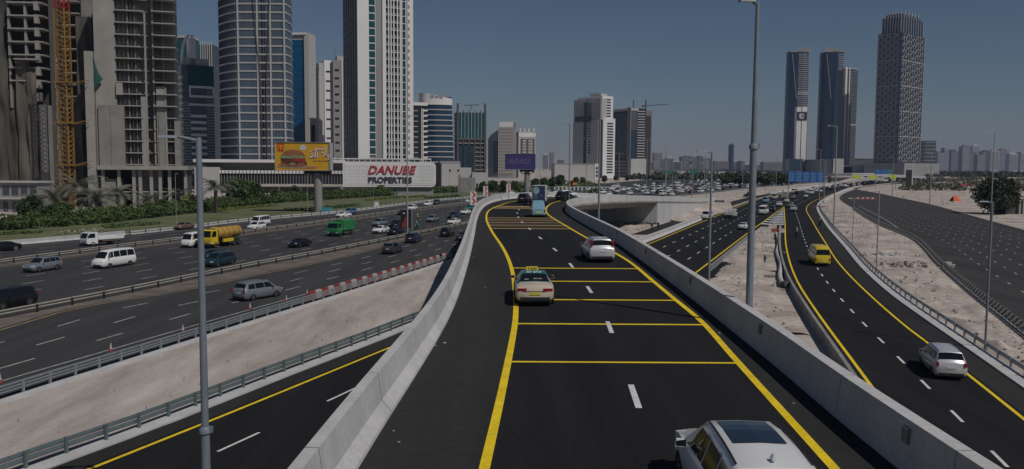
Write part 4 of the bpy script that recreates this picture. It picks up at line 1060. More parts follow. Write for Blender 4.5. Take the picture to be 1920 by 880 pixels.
SB = mat('sign_blue', (.012, .10, .34), .5); SG = mat('sign_green', (.01, .16, .11), .5); SL = mat('sign_lime', (.42, .58, .02), .5)
gantry('wide blue overhead road sign of five panels over the far roads', 1478, 1545, 342, 322, 470, [SB] * 5, lines=6)
gantry('blue and green overhead road sign in front of the lattice tower podium', 1641, 1674, 327, 318, 700, [SB, SB, SG], lines=3)
gantry('left green overhead sign above the dense traffic', 1248, 1262, 325.5, 320, 560, [SG], lines=2)
gantry('right green overhead sign above the dense traffic', 1293, 1309, 326, 317.5, 650, [SG, SG], lines=2)
for i, (x, y) in enumerate(((1600, 335.5), (1630, 336), (1668, 335.5))):
    a = PD(x, y, 560); root = thing('height_marker', ('leftmost', 'middle', 'rightmost')[i] + ' of three lime yellow boards over the far road', 'road sign', (a.x, 560, 0), 0, 'lime boards over the far road')
    b = MB(); b.box((2.1, 0, a.z), (4.0, .3, 2.5), SL); b.build('panel', root); b = MB(); b.tube([(4.2, .2, 0), (4.2, .2, a.z + 2.6)], .15, STEEL, 6); b.build('post', root)

# ---- billboards
def board(name, label, x0, x1, y0, y1, d, m, colx, rot=0.0, side=None):
    a, c = PD(x0, y1, d), PD(x1, y0, d); W, Hh = (c.x - a.x) / math.cos(rot), c.z - a.z
    root = thing(name, label, 'billboard', (a.x, d, 0), rot)
    b = MB(); b.box((W / 2, .5, a.z), (W, .9, Hh), m); pan = b.build('panel', root)
    b = MB(); e = .18
    for q in (((W / 2, -.0, a.z - e), (W + 2 * e, .3, e)), ((W / 2, -.0, a.z + Hh), (W + 2 * e, .3, e)), ((-e / 2, -.0, a.z), (e, .3, Hh)), ((W + e / 2, -.0, a.z), (e, .3, Hh))): b.box(*q, STEEL)
    b.build('frame', root)
    b = MB(); b.tube([(colx, 2.2, 0), (colx, 2.2, a.z - .8)], 1.15, CONC_D, 20); b.build('column', root)
    b = MB(); b.box((colx, 2.2, a.z - 1.0), (W * .5, 1.6, .9), TRIM); b.build('support_beam', root)
    b = MB(); b.box((W / 2, 3.9, a.z), (W, .3, Hh), mat('board_back', (.06, .09, .12), .6)); b.box((W + .1, 2.2, a.z), (.2, 3.6, Hh), mat('board_side', (.45, .48, .5), .6)); b.build('rear_panel', root)
    return root, pan, W, Hh, a.z
AMB = mat('poster_amber', (.62, .34, .02), .6, var=.06, scale=.3)
bb, pan, W, Hh, z0 = board('billboard', 'orange billboard with a burger and white Arabic lettering on a thick column', 516.5, 617, 268, 319, 236, AMB, 11.2)
def disc(mb, cx, cz, rx, rz_, m, y=-.02, a0=0, a1=2 * math.pi, n=28):
    mb.face([(cx + rx * math.cos(a0 + (a1 - a0) * i / n), y, z0 + cz + rz_ * math.sin(a0 + (a1 - a0) * i / n)) for i in range(n + 1)][: n if a1 - a0 > 6.2 else n + 1], m)
BUN = mat('burger_bun', (.30, .12, .05), .7, var=.25, scale=.8); BUN2 = mat('burger_bun_lower', (.26, .10, .05), .7, var=.3, scale=1.2)
MEAT = mat('burger_meat', (.10, .03, .02), .8, var=.4, scale=2); TOM = mat('burger_tomato', (.33, .03, .03), .6, var=.3, scale=2); LET = mat('burger_lettuce', (.20, .30, .14), .7, var=.4, scale=2)
PLT = mat('burger_board', (.32, .25, .18), .7, var=.2, scale=1)
b = MB(); disc(b, 4.7, .95, 4.3, .50, PLT, -.012); disc(b, 9.2, .75, 2.4, .30, mat('poster_pink', (.45, .16, .12), .6), -.010)
b.build('plate_picture', pan)
bun = MB(); disc(bun, 4.9, 3.6, 3.35, 2.0, BUN, -.030, 0, math.pi); bun.build('bun_picture', pan)
b = MB()
b.face([(x, -.034, z0 + z) for x, z in ((1.5, 3.2), (8.3, 3.2), (8.5, 3.6), (7.3, 4.05), (6.2, 3.8), (5.0, 4.1), (3.8, 3.75), (2.4, 4.0), (1.3, 3.6))], LET); b.build('lettuce_picture', pan)
b = MB()
b.face([(x, -.038, z0 + z) for x, z in ((1.4, 2.6), (4.6, 2.7), (4.6, 3.2), (1.6, 3.3))], MEAT); b.face([(x, -.040, z0 + z) for x, z in ((4.4, 2.4), (8.4, 2.3), (8.2, 3.25), (4.8, 3.3))], TOM); b.build('filling_picture', pan)
b = MB(); b.face([(x, -.036, z0 + z) for x, z in ((1.5, 1.3), (8.5, 1.3), (8.8, 1.9), (8.2, 2.5), (5.0, 2.6), (2.0, 2.6), (1.5, 2.0))], MEAT)
disc(b, 4.9, 1.55, 3.9, .72, BUN2, -.042, math.pi, 2 * math.pi); disc(b, 2.0, 1.45, 1.0, .5, BUN, -.046); disc(b, 4.7, 1.75, .85, .28, LET, -.050); disc(b, 7.2, 1.6, 1.0, .42, BUN, -.046); b.build('patty_picture', pan)
b = MB(); b.box((1.5, -.02, z0 + Hh - 2.35), (1.85, .03, 2.0), mat('logo_red', (.50, .03, .01), .6)); lg = b.build('logo_square', pan)
b = MB()
for s in (-1, 1):   # two narrow yellow arches
    q = [(1.5 + s * .33 + .33 * math.cos(t_), z0 + Hh - 2.12 + 1.45 * math.sin(t_)) for t_ in [math.pi * i / 14 for i in range(15)]]
    b.tube([(x, -.05, z) for x, z in q], .085, mat('logo_yellow', (.8, .45, .03), .6), 5)
b.build('logo_arches', lg)
b = MB(); disc(b, 7.7, 6.2, .85, .75, mat('poster_pale', (.6, .62, .62), .6)); bd = b.build('round_badge', pan)
link('badge_text', text_mesh('100%', .5, mat('badge_grey', (.25, .28, .3), .6), .002, bold=.01), bd, (7.7, -.03, z0 + 6.2))
LTW = mat('lettering_white', (.72, .72, .72), .6); LTR = mat('lettering_red', (.42, .03, .02), .6)
ar = '\uFEAC\uFEDF\uFE83 \uFEFB\uFEED'
for m_, of, sc_ in ((LTR, (.06, -.02, -.10), .16), (LTW, (0, -.06, 0), .05)):
    link('arabic_lettering', text_mesh(ar, 2.65, m_, .004, bold=sc_ * .8), pan, (12.35 + of[0], of[1], z0 + 4.3 + of[2]))
link('arabic_lettering', text_mesh('\uFE8D\uFEDF\uFEA4\uFEA0\uFEE2'[::-1], 1.35, LTW, .004, bold=.03), pan, (12.6, -.05, z0 + 5.95))
b = MB(); r = random.Random(2); x = 10.6
while x < 14.6: w_ = r.uniform(.15, .45); b.box((x, -.02, z0 + 2.45), (w_, .02, .2), mat('poster_brown', (.25, .12, .05), .7)); x += w_ + .1
b.build('small_lettering', pan)

pb, pan, W, Hh, z0 = board('billboard', 'plain purple billboard with two thin lines of writing', 947, 1003.5, 289.5, 317.5, 370, mat('poster_purple', (.055, .035, .16), .6, var=.15, scale=.3), 9.5)
PLL = mat('poster_lilac', (.20, .17, .34), .6)
link('lettering', text_mesh('THIS IS TOMORROW', 1.05, PLL, .003, bold=.02, wide=.98), pan, (W * .48, -.02, z0 + 2.75))
link('arabic_lettering', text_mesh('\u0647\u0630\u0627 \u0647\u0648 \u0627\u0644\u063A\u062F'[::-1], 1.4, PLL, .003, bold=.02, wide=1.6), pan, (W * .48, -.02, z0 + 4.1))

# grey blank back of a road sign by the lawn
a = PD(863, 361, 300); root = thing('road_sign', 'grey slatted back of a large road sign on the lawn', 'road sign', (a.x, 300, 0), .1)
b = MB(); b.box((2.6, 0, a.z), (5.4, .25, 5.2), CONC_D, top=1)
b.build('panel', root)
for x in (.3, 1.2, 2.1, 3.0, 3.9, 4.8): b = MB(); b.box((x, -.16, a.z), (.08, .08, 5.2), STEEL); b.build('slat', root)
b = MB(); b.box((-.3, .1, a.z), (.9, .2, 6.2), CONC_D); b.build('post_panel', root)
for x in (.6, 4.2): b = MB(); b.box((x, .25, 0), (.3, .3, a.z + 4), STEEL); b.build('leg', root)
# ================================================================ buildings
BG1 = mat('glass_slate', (.055, .065, .075), .22, spec=.7, var=.25, scale=.12); BG2 = mat('glass_blue', (.006, .085, .21), .18, spec=.5, var=.2, scale=.08)
BG3 = mat('glass_teal', (.012, .07, .085), .2, spec=.6, var=.3, scale=.2); BG4 = mat('glass_deep_blue', (.012, .034, .068), .16, spec=.8, var=.3, scale=.02); BG5 = mat('glass_dark', (.018, .022, .028), .2, spec=.6, var=.3, scale=.15)
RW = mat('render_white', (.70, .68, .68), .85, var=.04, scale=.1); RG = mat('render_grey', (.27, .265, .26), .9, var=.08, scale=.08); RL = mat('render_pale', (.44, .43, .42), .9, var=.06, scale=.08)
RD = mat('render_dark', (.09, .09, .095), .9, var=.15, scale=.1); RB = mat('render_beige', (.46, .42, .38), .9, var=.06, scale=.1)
RC = mat('raw_concrete', (.23, .22, .205), .95, var=.22, scale=.22, detail=8, bump=.2); RC2 = mat('raw_concrete_pale', (.30, .285, .265), .95, var=.15, scale=.15, detail=8)
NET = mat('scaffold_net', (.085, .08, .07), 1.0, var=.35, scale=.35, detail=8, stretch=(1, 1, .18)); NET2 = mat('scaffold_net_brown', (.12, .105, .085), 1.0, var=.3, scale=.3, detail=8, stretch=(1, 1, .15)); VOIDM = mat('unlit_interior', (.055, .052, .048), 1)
GOLD = mat('bronze_rib', (.16, .10, .055), .5, .4); PINK = mat('pink_band', (.42, .20, .20), .8)

class Foot:
    """footprint from the pixels of its three visible corners: left side edge, front left corner, front right corner"""
    def __init__(s, xLL, xL, xR, d, deg, depth=None, ref=300):
        th = R(deg); s.th = th; c, sn = math.cos(th), math.sin(th)
        a = PD(xL, ref, d); X0, s.d = a.x, d; k = (xR - 960) / F; s.X0 = X0
        s.W = (k * d - X0) / (c - k * sn)
        if xLL is not None: kL = (xLL - 960) / F; s.D = (X0 - kL * d) / (sn + kL * c)
        else: s.D = depth
        if depth and xLL is None: s.D = depth
        s.xL = xL
    def z(s, py, x=None): return PD(x or s.xL, py, s.d).z
    def root(s, name, label, cat='building', group=None): return thing(name, label, cat, (s.X0, s.d, 0), s.th, group)
def bx(root, name, x0, x1, y0, y1, z0, z1, m, top=None):
    b = MB(); b.box(((x0 + x1) / 2, (y0 + y1) / 2, z0), (x1 - x0, y1 - y0, z1 - z0), m, top=top); return b.build(name, root)
def bands(root, name, f, z0, z1, step, h, m, out=.25, x0=0, x1=None, y0=0, y1=None):
    x1 = f.W if x1 is None else x1; y1 = f.D if y1 is None else y1
    b = MB(); b.box(((x0 + x1) / 2, (y0 + y1) / 2, 0), (x1 - x0 + 2 * out, y1 - y0 + 2 * out, h), m); me = b.mesh(name)
    locs = []; z = z0
    while z < z1: locs.append((0, 0, z)); z += step
    repeat(name, me, root, locs)
def fins(root, name, xs, y, z0, z1, w_, dep, m, side='front'):
    b = MB(); b.box((0, 0, z0), ((w_, dep, z1 - z0) if side == 'front' else (dep, w_, z1 - z0)), m); me = b.mesh(name)
    repeat(name, me, root, [(x, y, 0) if side == 'front' else (y, x, 0) for x in xs])
def grid_part(root, name, dims, m, xs, zs, y, side='front', limit=100):
    b = MB(); b.box((0, 0, 0), dims if side == 'front' else (dims[1], dims[0], dims[2]), m); me = b.mesh(name)
    repeat(name, me, root, [((x, y, z) if side == 'front' else (y, x, z)) for z in reversed(zs) for x in xs][::1] if False else [((x, y, z) if side == 'front' else (y, x, z)) for z in zs for x in xs], limit)
def fr(a, b, n): return [a + (b - a) * (i + .5) / n for i in range(n)]
def rg(a, b, s):
    o = []
    while a < b: o.append(a); a += s
    return o

# ---- tall white apartment tower above the sign wall
f = Foot(648, 672, 775, 406, 30); t = f.root('apartment_tower', 'very tall white apartment tower with a teal window strip behind the sign wall')
W, D = f.W, f.D; Z1 = 150; zb = f.z(296); fx = lambda px: (px - 672) / 103 * W
bx(t, 'wall', 0, fx(692), 0, D * .5, zb - 4, Z1, RW); bx(t, 'core', 0.6, W - .6, .9, D, 0, Z1 - 1, RG)
bx(t, 'wall', fx(704.5), fx(717), .25, 3, zb, Z1, RG)['label'] = 'recessed wall strip with shade in its grey colour'  # grey render carries the shade of this strip
bx(t, 'wall', fx(717), fx(721.5), -.5, 2, 0, Z1, RW)['label'] = 'white vertical fin from the ground'
bx(t, 'wall', fx(764), W, -.15, D * .5, zb, Z1, RW)['label'] = 'white right edge strip'
fl = rg(zb + 2, Z1 - 4, 3.5)
grid_part(t, 'window', (fx(703.5) - fx(692.8), .25, 2.9), BG3, [(fx(692.5) + fx(704)) / 2], fl, .55)
bx(t, 'window_surround', fx(692), fx(692.9), .1, 1, zb, Z1, RW); bx(t, 'window_surround', fx(704), fx(704.8), .1, 1, zb, Z1, RW)
bands(t, 'window_sill', f, zb + 1.4, Z1 - 4, 3.5, .45, RW, 0, fx(692), fx(704.5), .3, 1.2)
bx(t, 'recess', fx(722), fx(763), .75, .95, zb, Z1, BG5)
bands(t, 'balcony_slab', f, zb + 1.3, Z1 - 4, 3.5, .5, RL, 0, fx(722), fx(751), -.1, 1)
bands(t, 'balcony_rail', f, zb + 2.0, Z1 - 4, 3.5, .75, mat('rail_grey', (.16, .16, .17), .6), 0, fx(722), fx(751), -.05, .0)
fins(t, 'fin', [fx(x) for x in (722.5, 728.5, 733, 738.2, 745, 750.3, 753)], -.2, zb - 5, Z1, .55, .5, RW)
grid_part(t, 'window', (fx(760.5) - fx(753.5), .25, 3.0), BG3, [fx(757)], fl, .5)
bands(t, 'window_sill', f, zb + 1.4, Z1 - 4, 3.5, .35, RW, 0, fx(753), fx(761), .1, 1.2)
fins(t, 'fin', [fx(761.3)], 0, zb, Z1, .5, .5, RW)
grid_part(t, 'side_window', (.8, .2, 1.6), PINK, [fx(766.5)], fl, -.2)
# left flank with columns, its shade put into dark colours
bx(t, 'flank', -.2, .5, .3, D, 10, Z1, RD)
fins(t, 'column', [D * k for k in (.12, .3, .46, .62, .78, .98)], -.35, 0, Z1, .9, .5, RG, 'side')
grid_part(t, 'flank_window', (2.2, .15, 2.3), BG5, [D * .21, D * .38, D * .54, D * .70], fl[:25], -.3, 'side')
grid_part(t, 'flank_window', (1.6, .15, 2.5), BG3, [D * .88], fl, -.35, 'side')
bx(t, 'podium_canopy', 0, W * .95, -1.2, D * .8, zb - 8, zb - 3.5, RG)

# ---- sign wall building with red and dark lettering
f = Foot(None, 642.5, 817, 374, 6, depth=14); t = f.root('sign_wall', 'long white perforated sign wall with rounded right corners and red lettering', 'building'); W = f.W; za, zb = f.z(350.5), f.z(303); H = zb - za
pts = []; rr_ = 2.1
for cx, cz, a0 in ((W - rr_, za + rr_, -90), (W - rr_, zb - rr_, 0)):
    for i in range(7): a = R(a0 + 15 * i); pts.append((cx + rr_ * math.cos(a), cz + rr_ * math.sin(a)))
pts += [(0, zb), (0, za)]
def plate(name, pts, y0, y1, m, par):
    b = MB(); b.grid([[(x, y0, z) for x, z in pts], [(x, y1, z) for x, z in pts]], m, False, True); b.face([(x, y0, z) for x, z in pts], m); b.face([(x, y1, z) for x, z in reversed(pts)], m); return b.build(name, par)
face = plate('panel', pts, 0, 1.2, RW, t)
PAN = mat('panel_pale', (.70, .69, .70), .9, var=.12, scale=1.1); HOLE = mat('panel_shade', (.44, .43, .43), .9)
cx_, cz_ = W / 2, (za + zb) / 2
plate('screen', [(cx_ + (x - cx_) * .965, cz_ + (z - cz_) * .84) for x, z in pts], -.12, 0, PAN, t)
b = MB()
for i in range(58):
    for j in range(11):
        x = 1.0 + i * (W - 2) / 58; z = za + H * .12 + j * H * .76 / 11
        if W * .265 < x < W * .80 and H * .14 < z - za < H * .86: continue
        b.face([(x, -.13, z + .08), (x + .3, -.13, z - .12 + .2 * (j % 2)), (x + .42, -.13, z + .3), (x + .1, -.13, z + .36)], HOLE)
b.build('perforation', t)
link('lettering', text_mesh('DANUBE', 5.06, mat('letters_red', (.42, .04, .07), .6), .15, shear=.28, bold=.13, wide=1.02), t, (W * .515, -.35, za + H * .66))['label'] = 'red slanted letters'
link('lettering', text_mesh('PROPERTIES', 3.45, mat('letters_dark', (.045, .047, .055), .6), .15, bold=.08, wide=1.04, shear=.0), t, (W * .505, -.35, za + H * .27))['label'] = 'dark upright letters'
bx(t, 'base', 0, W * .97, 1.3, 15, 0, zb - .6, RG); bx(t, 'roof_rail', -24, W * .95, .2, .5, zb + 1.0, zb + 1.5, RW)
repeat('roof_post', (lambda b: (b.box((0, 0, 0), (.25, .25, 1.2), RW), b.mesh('roof_post'))[1])(MB()), t, [(x, .35, zb) for x in rg(0, W * .95, 2.4)])
bx(t, 'roof_plant', 1, W * .6, 3, 10, zb, zb + 1.0, RD)

# ---- low podium and covered bridge along the lawn
f = Foot(None, 372, 650, 392, 5, depth=16); t = f.root('podium', 'long low podium with white roof edge and slatted dark glass bridge', 'building'); W = f.W; za = f.z(352); z2 = f.z(320); z3 = f.z(301)
bx(t, 'podium_wall', W * .02, W, 6, 20, 0, z3 - .8, RG); bx(t, 'roof_edge', -2, W, -1, 20, z3 - .8, z3 + .6, RW)
bx(t, 'glazing', W * .13, W, .4, 1.0, z2 - 6.2, z2 - 1.2, BG5)
bx(t, 'bridge_edge', W * .13, W, -.4, 1.8, z2 - 1.2, z2 + .2, RW); bx(t, 'bridge_floor', W * .40, W, -.4, 2.5, z2 - 7.2, z2 - 6.0, RB)
fins(t, 'mullion', rg(W * .13, W, 1.35), .2, z2 - 6.1, z2 - 1.1, .2, .3, RG)
fins(t, 'roof_post', rg(W * .13, W, 1.6), -.45, z2 - 1.15, z2 + .15, .3, .1, RD)
fins(t, 'column', rg(W * .4, W, 9), 2, 0, z2 - 7, .6, .6, RB)
bx(t, 'end_block', -1.5, W * .14, -1.5, 6, 0, z3 - 3.0, RL)

# ---- curved glass tower with white floor bands
d = 420; a = PD(397, 300, d); c_ = PD(537, 300, d); Wt = c_.x - a.x + .6; t = thing('curved_tower', 'huge curved glass tower with white floor bands and bronze ribs', 'building', (a.x, d, 0), 0)
def plan(k=0.0):
    """convex left flank turning into a shallow curved front"""
    p = [(0 - k, 14), (1.6 - k, 11.2 - k * .5), (4.2 - k * .7, 7.6 - k * .7), (7.6 - k * .6, 4.0 - k * .8), (10.4 - k * .5, 1.6 - k * .8), (12.6 - k * .5, .0 - k), (14, -.5 - k), (17, -.6 - k), (20, -.6 - k), (24.6, -.6 - k), (27.6, -.6 - k), (32, -.5 - k), (36.2 + k * .8, -.3 - k), (36.6 + k, .2 - k * .5), (36.6 + k, 8), (34 + k, 22), (10, 26 + k), (1 - k, 22)]
    s = Wt / 36.6; return [(x * s, y * s) for x, y in p]
b = MB(); b.prism(plan(), 0, 150, mat('glass_silver', (.075, .105, .15), .3, spec=.6, var=.3, scale=.15), False); b.build('glass_body', t)
b = MB(); b.prism(plan(.3), 0, .72, mat('band_white', (.42, .42, .42), .7)); me = b.mesh('floor_band'); zz = rg(18, 142, 4.02)
repeat('floor_band', me, t, [(0, 0, z) for z in zz])
q = plan(.12); locs = []
def along(q, n0, n1, st):
    o = []
    for i in range(n0, n1):
        A, B = Vector(q[i]), Vector(q[i + 1]); L = (B - A).length; k = max(1, int(L / st))
        for j in range(k): o.append((*(A.lerp(B, j / k)), 0, math.atan2(B.y - A.y, B.x - A.x)))
    return o
b = MB(); b.box((0, 0, 16), (.14, .22, 134), RD); repeat('mullion', b.mesh('mullion'), t, along(q, 0, 5, 1.1), 100)  # flank mullions darker than the front ones, shade put into their colour
b = MB(); b.box((0, 0, 16), (.16, .25, 134), mat('mullion_steel', (.14, .15, .16), .6)); repeat('mullion', b.mesh('mullion'), t, along(q, 5, 13, 1.25), 60)
s = Wt / 36.6
for x_ in (14.0, 23.2, 29.4, 36.0): b = MB(); b.box((x_ * s, -.75, 14), (.7, .8, 134), RL); b.build('edge_strip', t)
b = MB(); b.box((25.9 * s, -.25, 14), (2.0 * s, .8, 134), BG5); b.build('recess_strip', t)
b = MB(); b.prism([(x * 1.0, y) for x, y in plan(1.1)][:9] + [(14 * s, 4), (2, 13)], 106, 107, RL); b.build('sky_garden_floor', t)
b = MB(); b.prism([(x, y) for x, y in plan(.6)][:8] + [(14 * s, 4), (2, 13)], 99.0, 106, RG); b.build('plant_floor', t)
for xs_ in ([(20.9, 150), (20.9, 120), (21.2, 100), (22.0, 85), (23.2, 70), (24.3, 55), (24.8, 40), (24.8, 16)], [(30.4, 150), (30.2, 120), (29.8, 100), (28.8, 80), (27.8, 62), (27.2, 50), (27.1, 16)]):
    b = MB(); b.tube([(x * s, -1.35 * s, z) for x, z in xs_], .2, GOLD, 6); b.build('bronze_rib', t)
for x in (21.9, 28.2): b = MB(); b.box((x * s, -.9, 108), (2.2, .5, 6.0), RW); wf = b.build('white_frame', t); b = MB(); b.box(((x + .2) * s, -1.18, 108.9), (1.1, .1, 4.2), BG5); b.build('frame_glass', wf)

# ---- blue glass slab
f = Foot(None, 536, 582, 500, -6, depth=12); t = f.root('office_tower', 'bright blue glass office slab beside the curved tower'); zt = f.z(62, 560); W = f.W
bx(t, 'glass_front', 0, W * .82, 0, 12, 0, zt - 4, BG2); bx(t, 'side_wall', W * .82, W, -.4, 12, 0, zt, RL); bx(t, 'roof_slab', -.5, W * .9, -.8, 12, zt - 1.2, zt, RW); bx(t, 'top_strip', 0, W * .82, .3, 12, zt - 4, zt - 1.2, RL)
bands(t, 'floor_line', f, 10, zt - 5, 4.2, .22, BG4, .05, 0, W * .82, 0, 1); bx(t, 'corner_fin', W * .78, W * .82, -.5, 0, 0, zt - 3, BG5)

# ---- pair of stepped white blocks behind
f = Foot(582, 600, 627, 600, 30); t = f.root('apartment_block', 'white stepped apartment block with dark slit windows, left of the pair'); zt = f.z(118)
bx(t, 'wall', 0, f.W, 0, f.D, 0, zt, RL); bx(t, 'top_block', f.W * .35, f.W, -.6, f.D * .5, zt - 68, zt + 2, RW); bx(t, 'side_wall', -.5, .3, .2, f.D, 0, zt - 6, RG)
bands(t, 'floor_line', f, 10, zt - 4, 3.3, .9, BG5, .1, -.4, -.2, 1, f.D); grid_part(t, 'window', (f.W * .32, .3, 1.0), BG5, [f.W * .62], rg(12, zt - 2, 6.6), -.75)
bx(t, 'stair_tower', f.W * .0, f.W * .34, -1.2, 3, 0, zt - 50, RD)
f = Foot(None, 626, 652, 560, 18, depth=18); t = f.root('apartment_block', 'grey stepped apartment block with slit windows, right of the pair'); zt = f.z(113)
bx(t, 'wall', 0, f.W, 0, 18, 0, zt, RG); bx(t, 'edge_fin', f.W * .62, f.W * .70, -.5, 3, 0, zt + 1.5, RW); bx(t, 'parapet', f.W * .3, f.W, 0, 8, zt, zt + 3, RL)
grid_part(t, 'window', (f.W * .30, .3, 1.1), BG5, [f.W * .28], rg(12, zt - 4, 5.2), -.15)
b = MB(); b.tube([(f.W * .2, 3, zt), (f.W * .2, 3, zt + 8)], .15, RD, 5); b.build('mast', t)
# small dark-windowed block in the gap
f = Foot(None, 582, 598, 455, 0, depth=10); t = f.root('low_block', 'small block with one tall dark window between the blue slab and the white pair'); zt = f.z(224)
bx(t, 'wall', 0, f.W, 0, 10, 0, zt, RL); bx(t, 'window', f.W * .15, f.W * .6, -.15, .2, zt - 22, zt - 3, BG5); bx(t, 'roof_edge', -.3, f.W, -.4, 6, zt, zt + .8, RW)

# ---- balcony block, blue and white, left of the curved tower
f = Foot(331, 344, 405, 470, 34); t = f.root('apartment_block', 'blue and white balcony block between the construction site and the curved tower'); W = f.W; zt = f.z(121)
bx(t, 'wall', 0, W, 0, f.D, 0, zt, mat('glass_steel', (.10, .125, .15), .3, spec=.6, var=.3, scale=.2)); bands(t, 'balcony', f, 8, zt - 26, 3.45, 1.5, RW, .0, W * .26, W * .74, -.7, .4)
bands(t, 'louvre', f, 8, zt - 20, 1.55, .45, RL, .05, 0, W * .25, 0, .3); bands(t, 'louvre', f, 8, zt - 3, 1.55, .45, RL, .05, W * .78, W, 0, .3); bands(t, 'side_balcony', f, 8, zt - 6, 3.45, 1.4, RW, .3, -.5, .2, 0, f.D)
bx(t, 'glass_top', W * .2, W, -.3, 3, zt - 12, zt, BG3); 
for q_ in ((W * .22, W * .97, zt - 17.5, zt - 16.3), (W * .22, W * .97, zt - 12.4, zt - 11.2)): bx(t, 'white_frame', q_[0], q_[1], -1.0, -.3, q_[2], q_[3], RW)
for x in (W * .22, W * .95): bx(t, 'white_frame', x, x + .8, -1.0, -.3, zt - 16.3, zt - 12.4, RW)
bx(t, 'white_band', W * .2, W, -.9, -.3, zt - 22, zt - 20.8, RW)
bx(t, 'roof_block', W * .1, W * .9, 2, 10, zt, zt + 4, RL); bx(t, 'roof_block', W * .30, W * .48, 2, 9, zt, zt + 15, RW)
b = MB(); b.tube([(W * (.02 + .0), 1, zt + 1)] + [(W * (.30 - .26 * math.cos(a_)), 1, zt + 2 + 14 * math.sin(a_)) for a_ in [R(10 * k) for k in range(0, 12)]], .8, RW, 6); b.build('roof_arch', t)
f = Foot(None, 332, 365, 560, 0, depth=14); t = f.root('office_tower', 'teal glass tower top showing behind the arched roof'); zt = f.z(71); bx(t, 'glass_body', 0, f.W, 0, 14, 0, zt, BG3); bx(t, 'roof_edge', -.5, f.W, -.5, 14, zt, zt + 1.4, RL)
bands(t, 'floor_band', f, zt - 70, zt - 2, 4, .5, BG4, .15)
f = Foot(None, 372, 404, 640, 0, depth=14); t = f.root('office_tower', 'grey tower top with vertical fins behind the balcony block'); zt = f.z(84, 395); bx(t, 'glass_body', 0, f.W, 0, 14, 0, zt, BG1); fins(t, 'fin', rg(.5, f.W, 1.6), -.4, zt - 60, zt + 2.5, .5, .6, RL)

# ---- striped block and white capped hotel right of the tall white tower
f = Foot(None, 774, 800, 560, 22, depth=16); t = f.root('apartment_block', 'dark striped block squeezed between the tall white tower and the curved hotel'); W = f.W; zt = f.z(192, 785)
bx(t, 'wall', 0, W, 0, 16, 0, zt - 2, BG5); bands(t, 'balcony', f, 8, zt - 3, 3.4, 1.1, RW, .35, W * .78, W, -.2, 14); bands(t, 'floor_line', f, 8, zt - 3, 3.4, .5, RL, .2, 0, W * .35, 0, 2)
bx(t, 'roof_frame', -.5, W + .5, -.6, 14, zt - 2, zt, RW); bx(t, 'panel', W * .15, W * .55, -.5, 0, 0, zt - 42, BG4); fins(t, 'fin', [W * .62, W * .72], -.5, 0, zt - 4, .5, .5, RW)
d = 640; a = PD(788, 300, d); t = thing('hotel_tower', 'rounded glass hotel with white capped roof and thin white bands', 'building', (a.x, d, 0), R(8)); zt = PD(800, 181, d).z; zl = PD(850, 200, d).z
def hp(k=0.0, w_=23.5): return [(-k, 8), (1, 3 - k), (4, .6 - k), (8, -.6 - k), (12, -1.0 - k), (16, -.8 - k), (20, .2 - k), (w_ + k, 2 - k * .5), (w_ + k + .5, 14), (12, 20 + k), (0 - k, 16)]
b = MB(); b.grid([[(x * (1 + (1 - z / zt) * .10), y, z) for x, y in hp()] for z in (0, zt * .5, zt)], BG4, True, True); b.face([(x, y, zt) for x, y in hp()], RL); b.build('glass_body', t)
for z in rg(8, zt - 8, 3.9):
    b = MB(); k = 1 + (1 - z / zt) * .10; b.prism([(x * k + (.0 if i else 0), y) for i, (x, y) in enumerate(hp(.25))], z, z + .75, RL); b.build('floor_band', t)
b = MB(); b.grid([[(x, y, z0_ + (0 if z0_ < zt else -5 * max(0, x) / 23.5 * .9)) for x, y in hp(.5)] for z0_ in (zt - 6, zt + 3.2)], RW, True, True); b.face([(x, y, zt + 3.2 - 5 * max(0, x) / 23.5 * .9) for x, y in hp(.5)], RW); cap = b.build('roof_cap', t)
link('roof_sign', text_mesh('HOTEL', 2.0, RD, .05, bold=.04), cap, (14, -1.9, zt - .2)); link('roof_sign', text_mesh('U', 3.2, RD, .05, bold=.08), cap, (9, -1.8, zt + .4))
cap.children[0].name = 'roof_sign'

# ---- dark unfinished tower with a roof crane
f = Foot(850, 856, 911, 740, 8); t = f.root('unfinished_tower', 'dark blue unfinished tower with open floors and a small roof crane'); W = f.W; zt = f.z(207, 880)
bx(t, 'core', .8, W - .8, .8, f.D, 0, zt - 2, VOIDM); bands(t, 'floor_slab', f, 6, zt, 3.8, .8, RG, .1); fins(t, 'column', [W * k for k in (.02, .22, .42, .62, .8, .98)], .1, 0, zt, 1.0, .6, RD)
bx(t, 'glazing', W * .0, W * .95, -.25, .0, zt - 24, zt - 2, BG3); fins(t, 'mullion', fr(0, W, 9), -.4, zt - 24, zt, .35, .3, RL)
for x in (.3, W - 1.8): bx(t, 'corner_fin', x, x + 1.5, -.8, 3, 0, zt + 6, RD)
bx(t, 'glazing', W * .05, W * .6, -.2, .0, 6, zt - 30, mat('glass_dim', (.02, .04, .055), .3, spec=.6, var=.3, scale=.1))
b = MB(); b.tube([(W * .5, 5, zt), (W * .5, 5, zt + 5)], .35, RD, 5); b.tube([(W * .28, 5, zt + 4.6), (W * .78, 5, zt + 5.2)], .35, RD, 5); b.build('roof_crane', t)

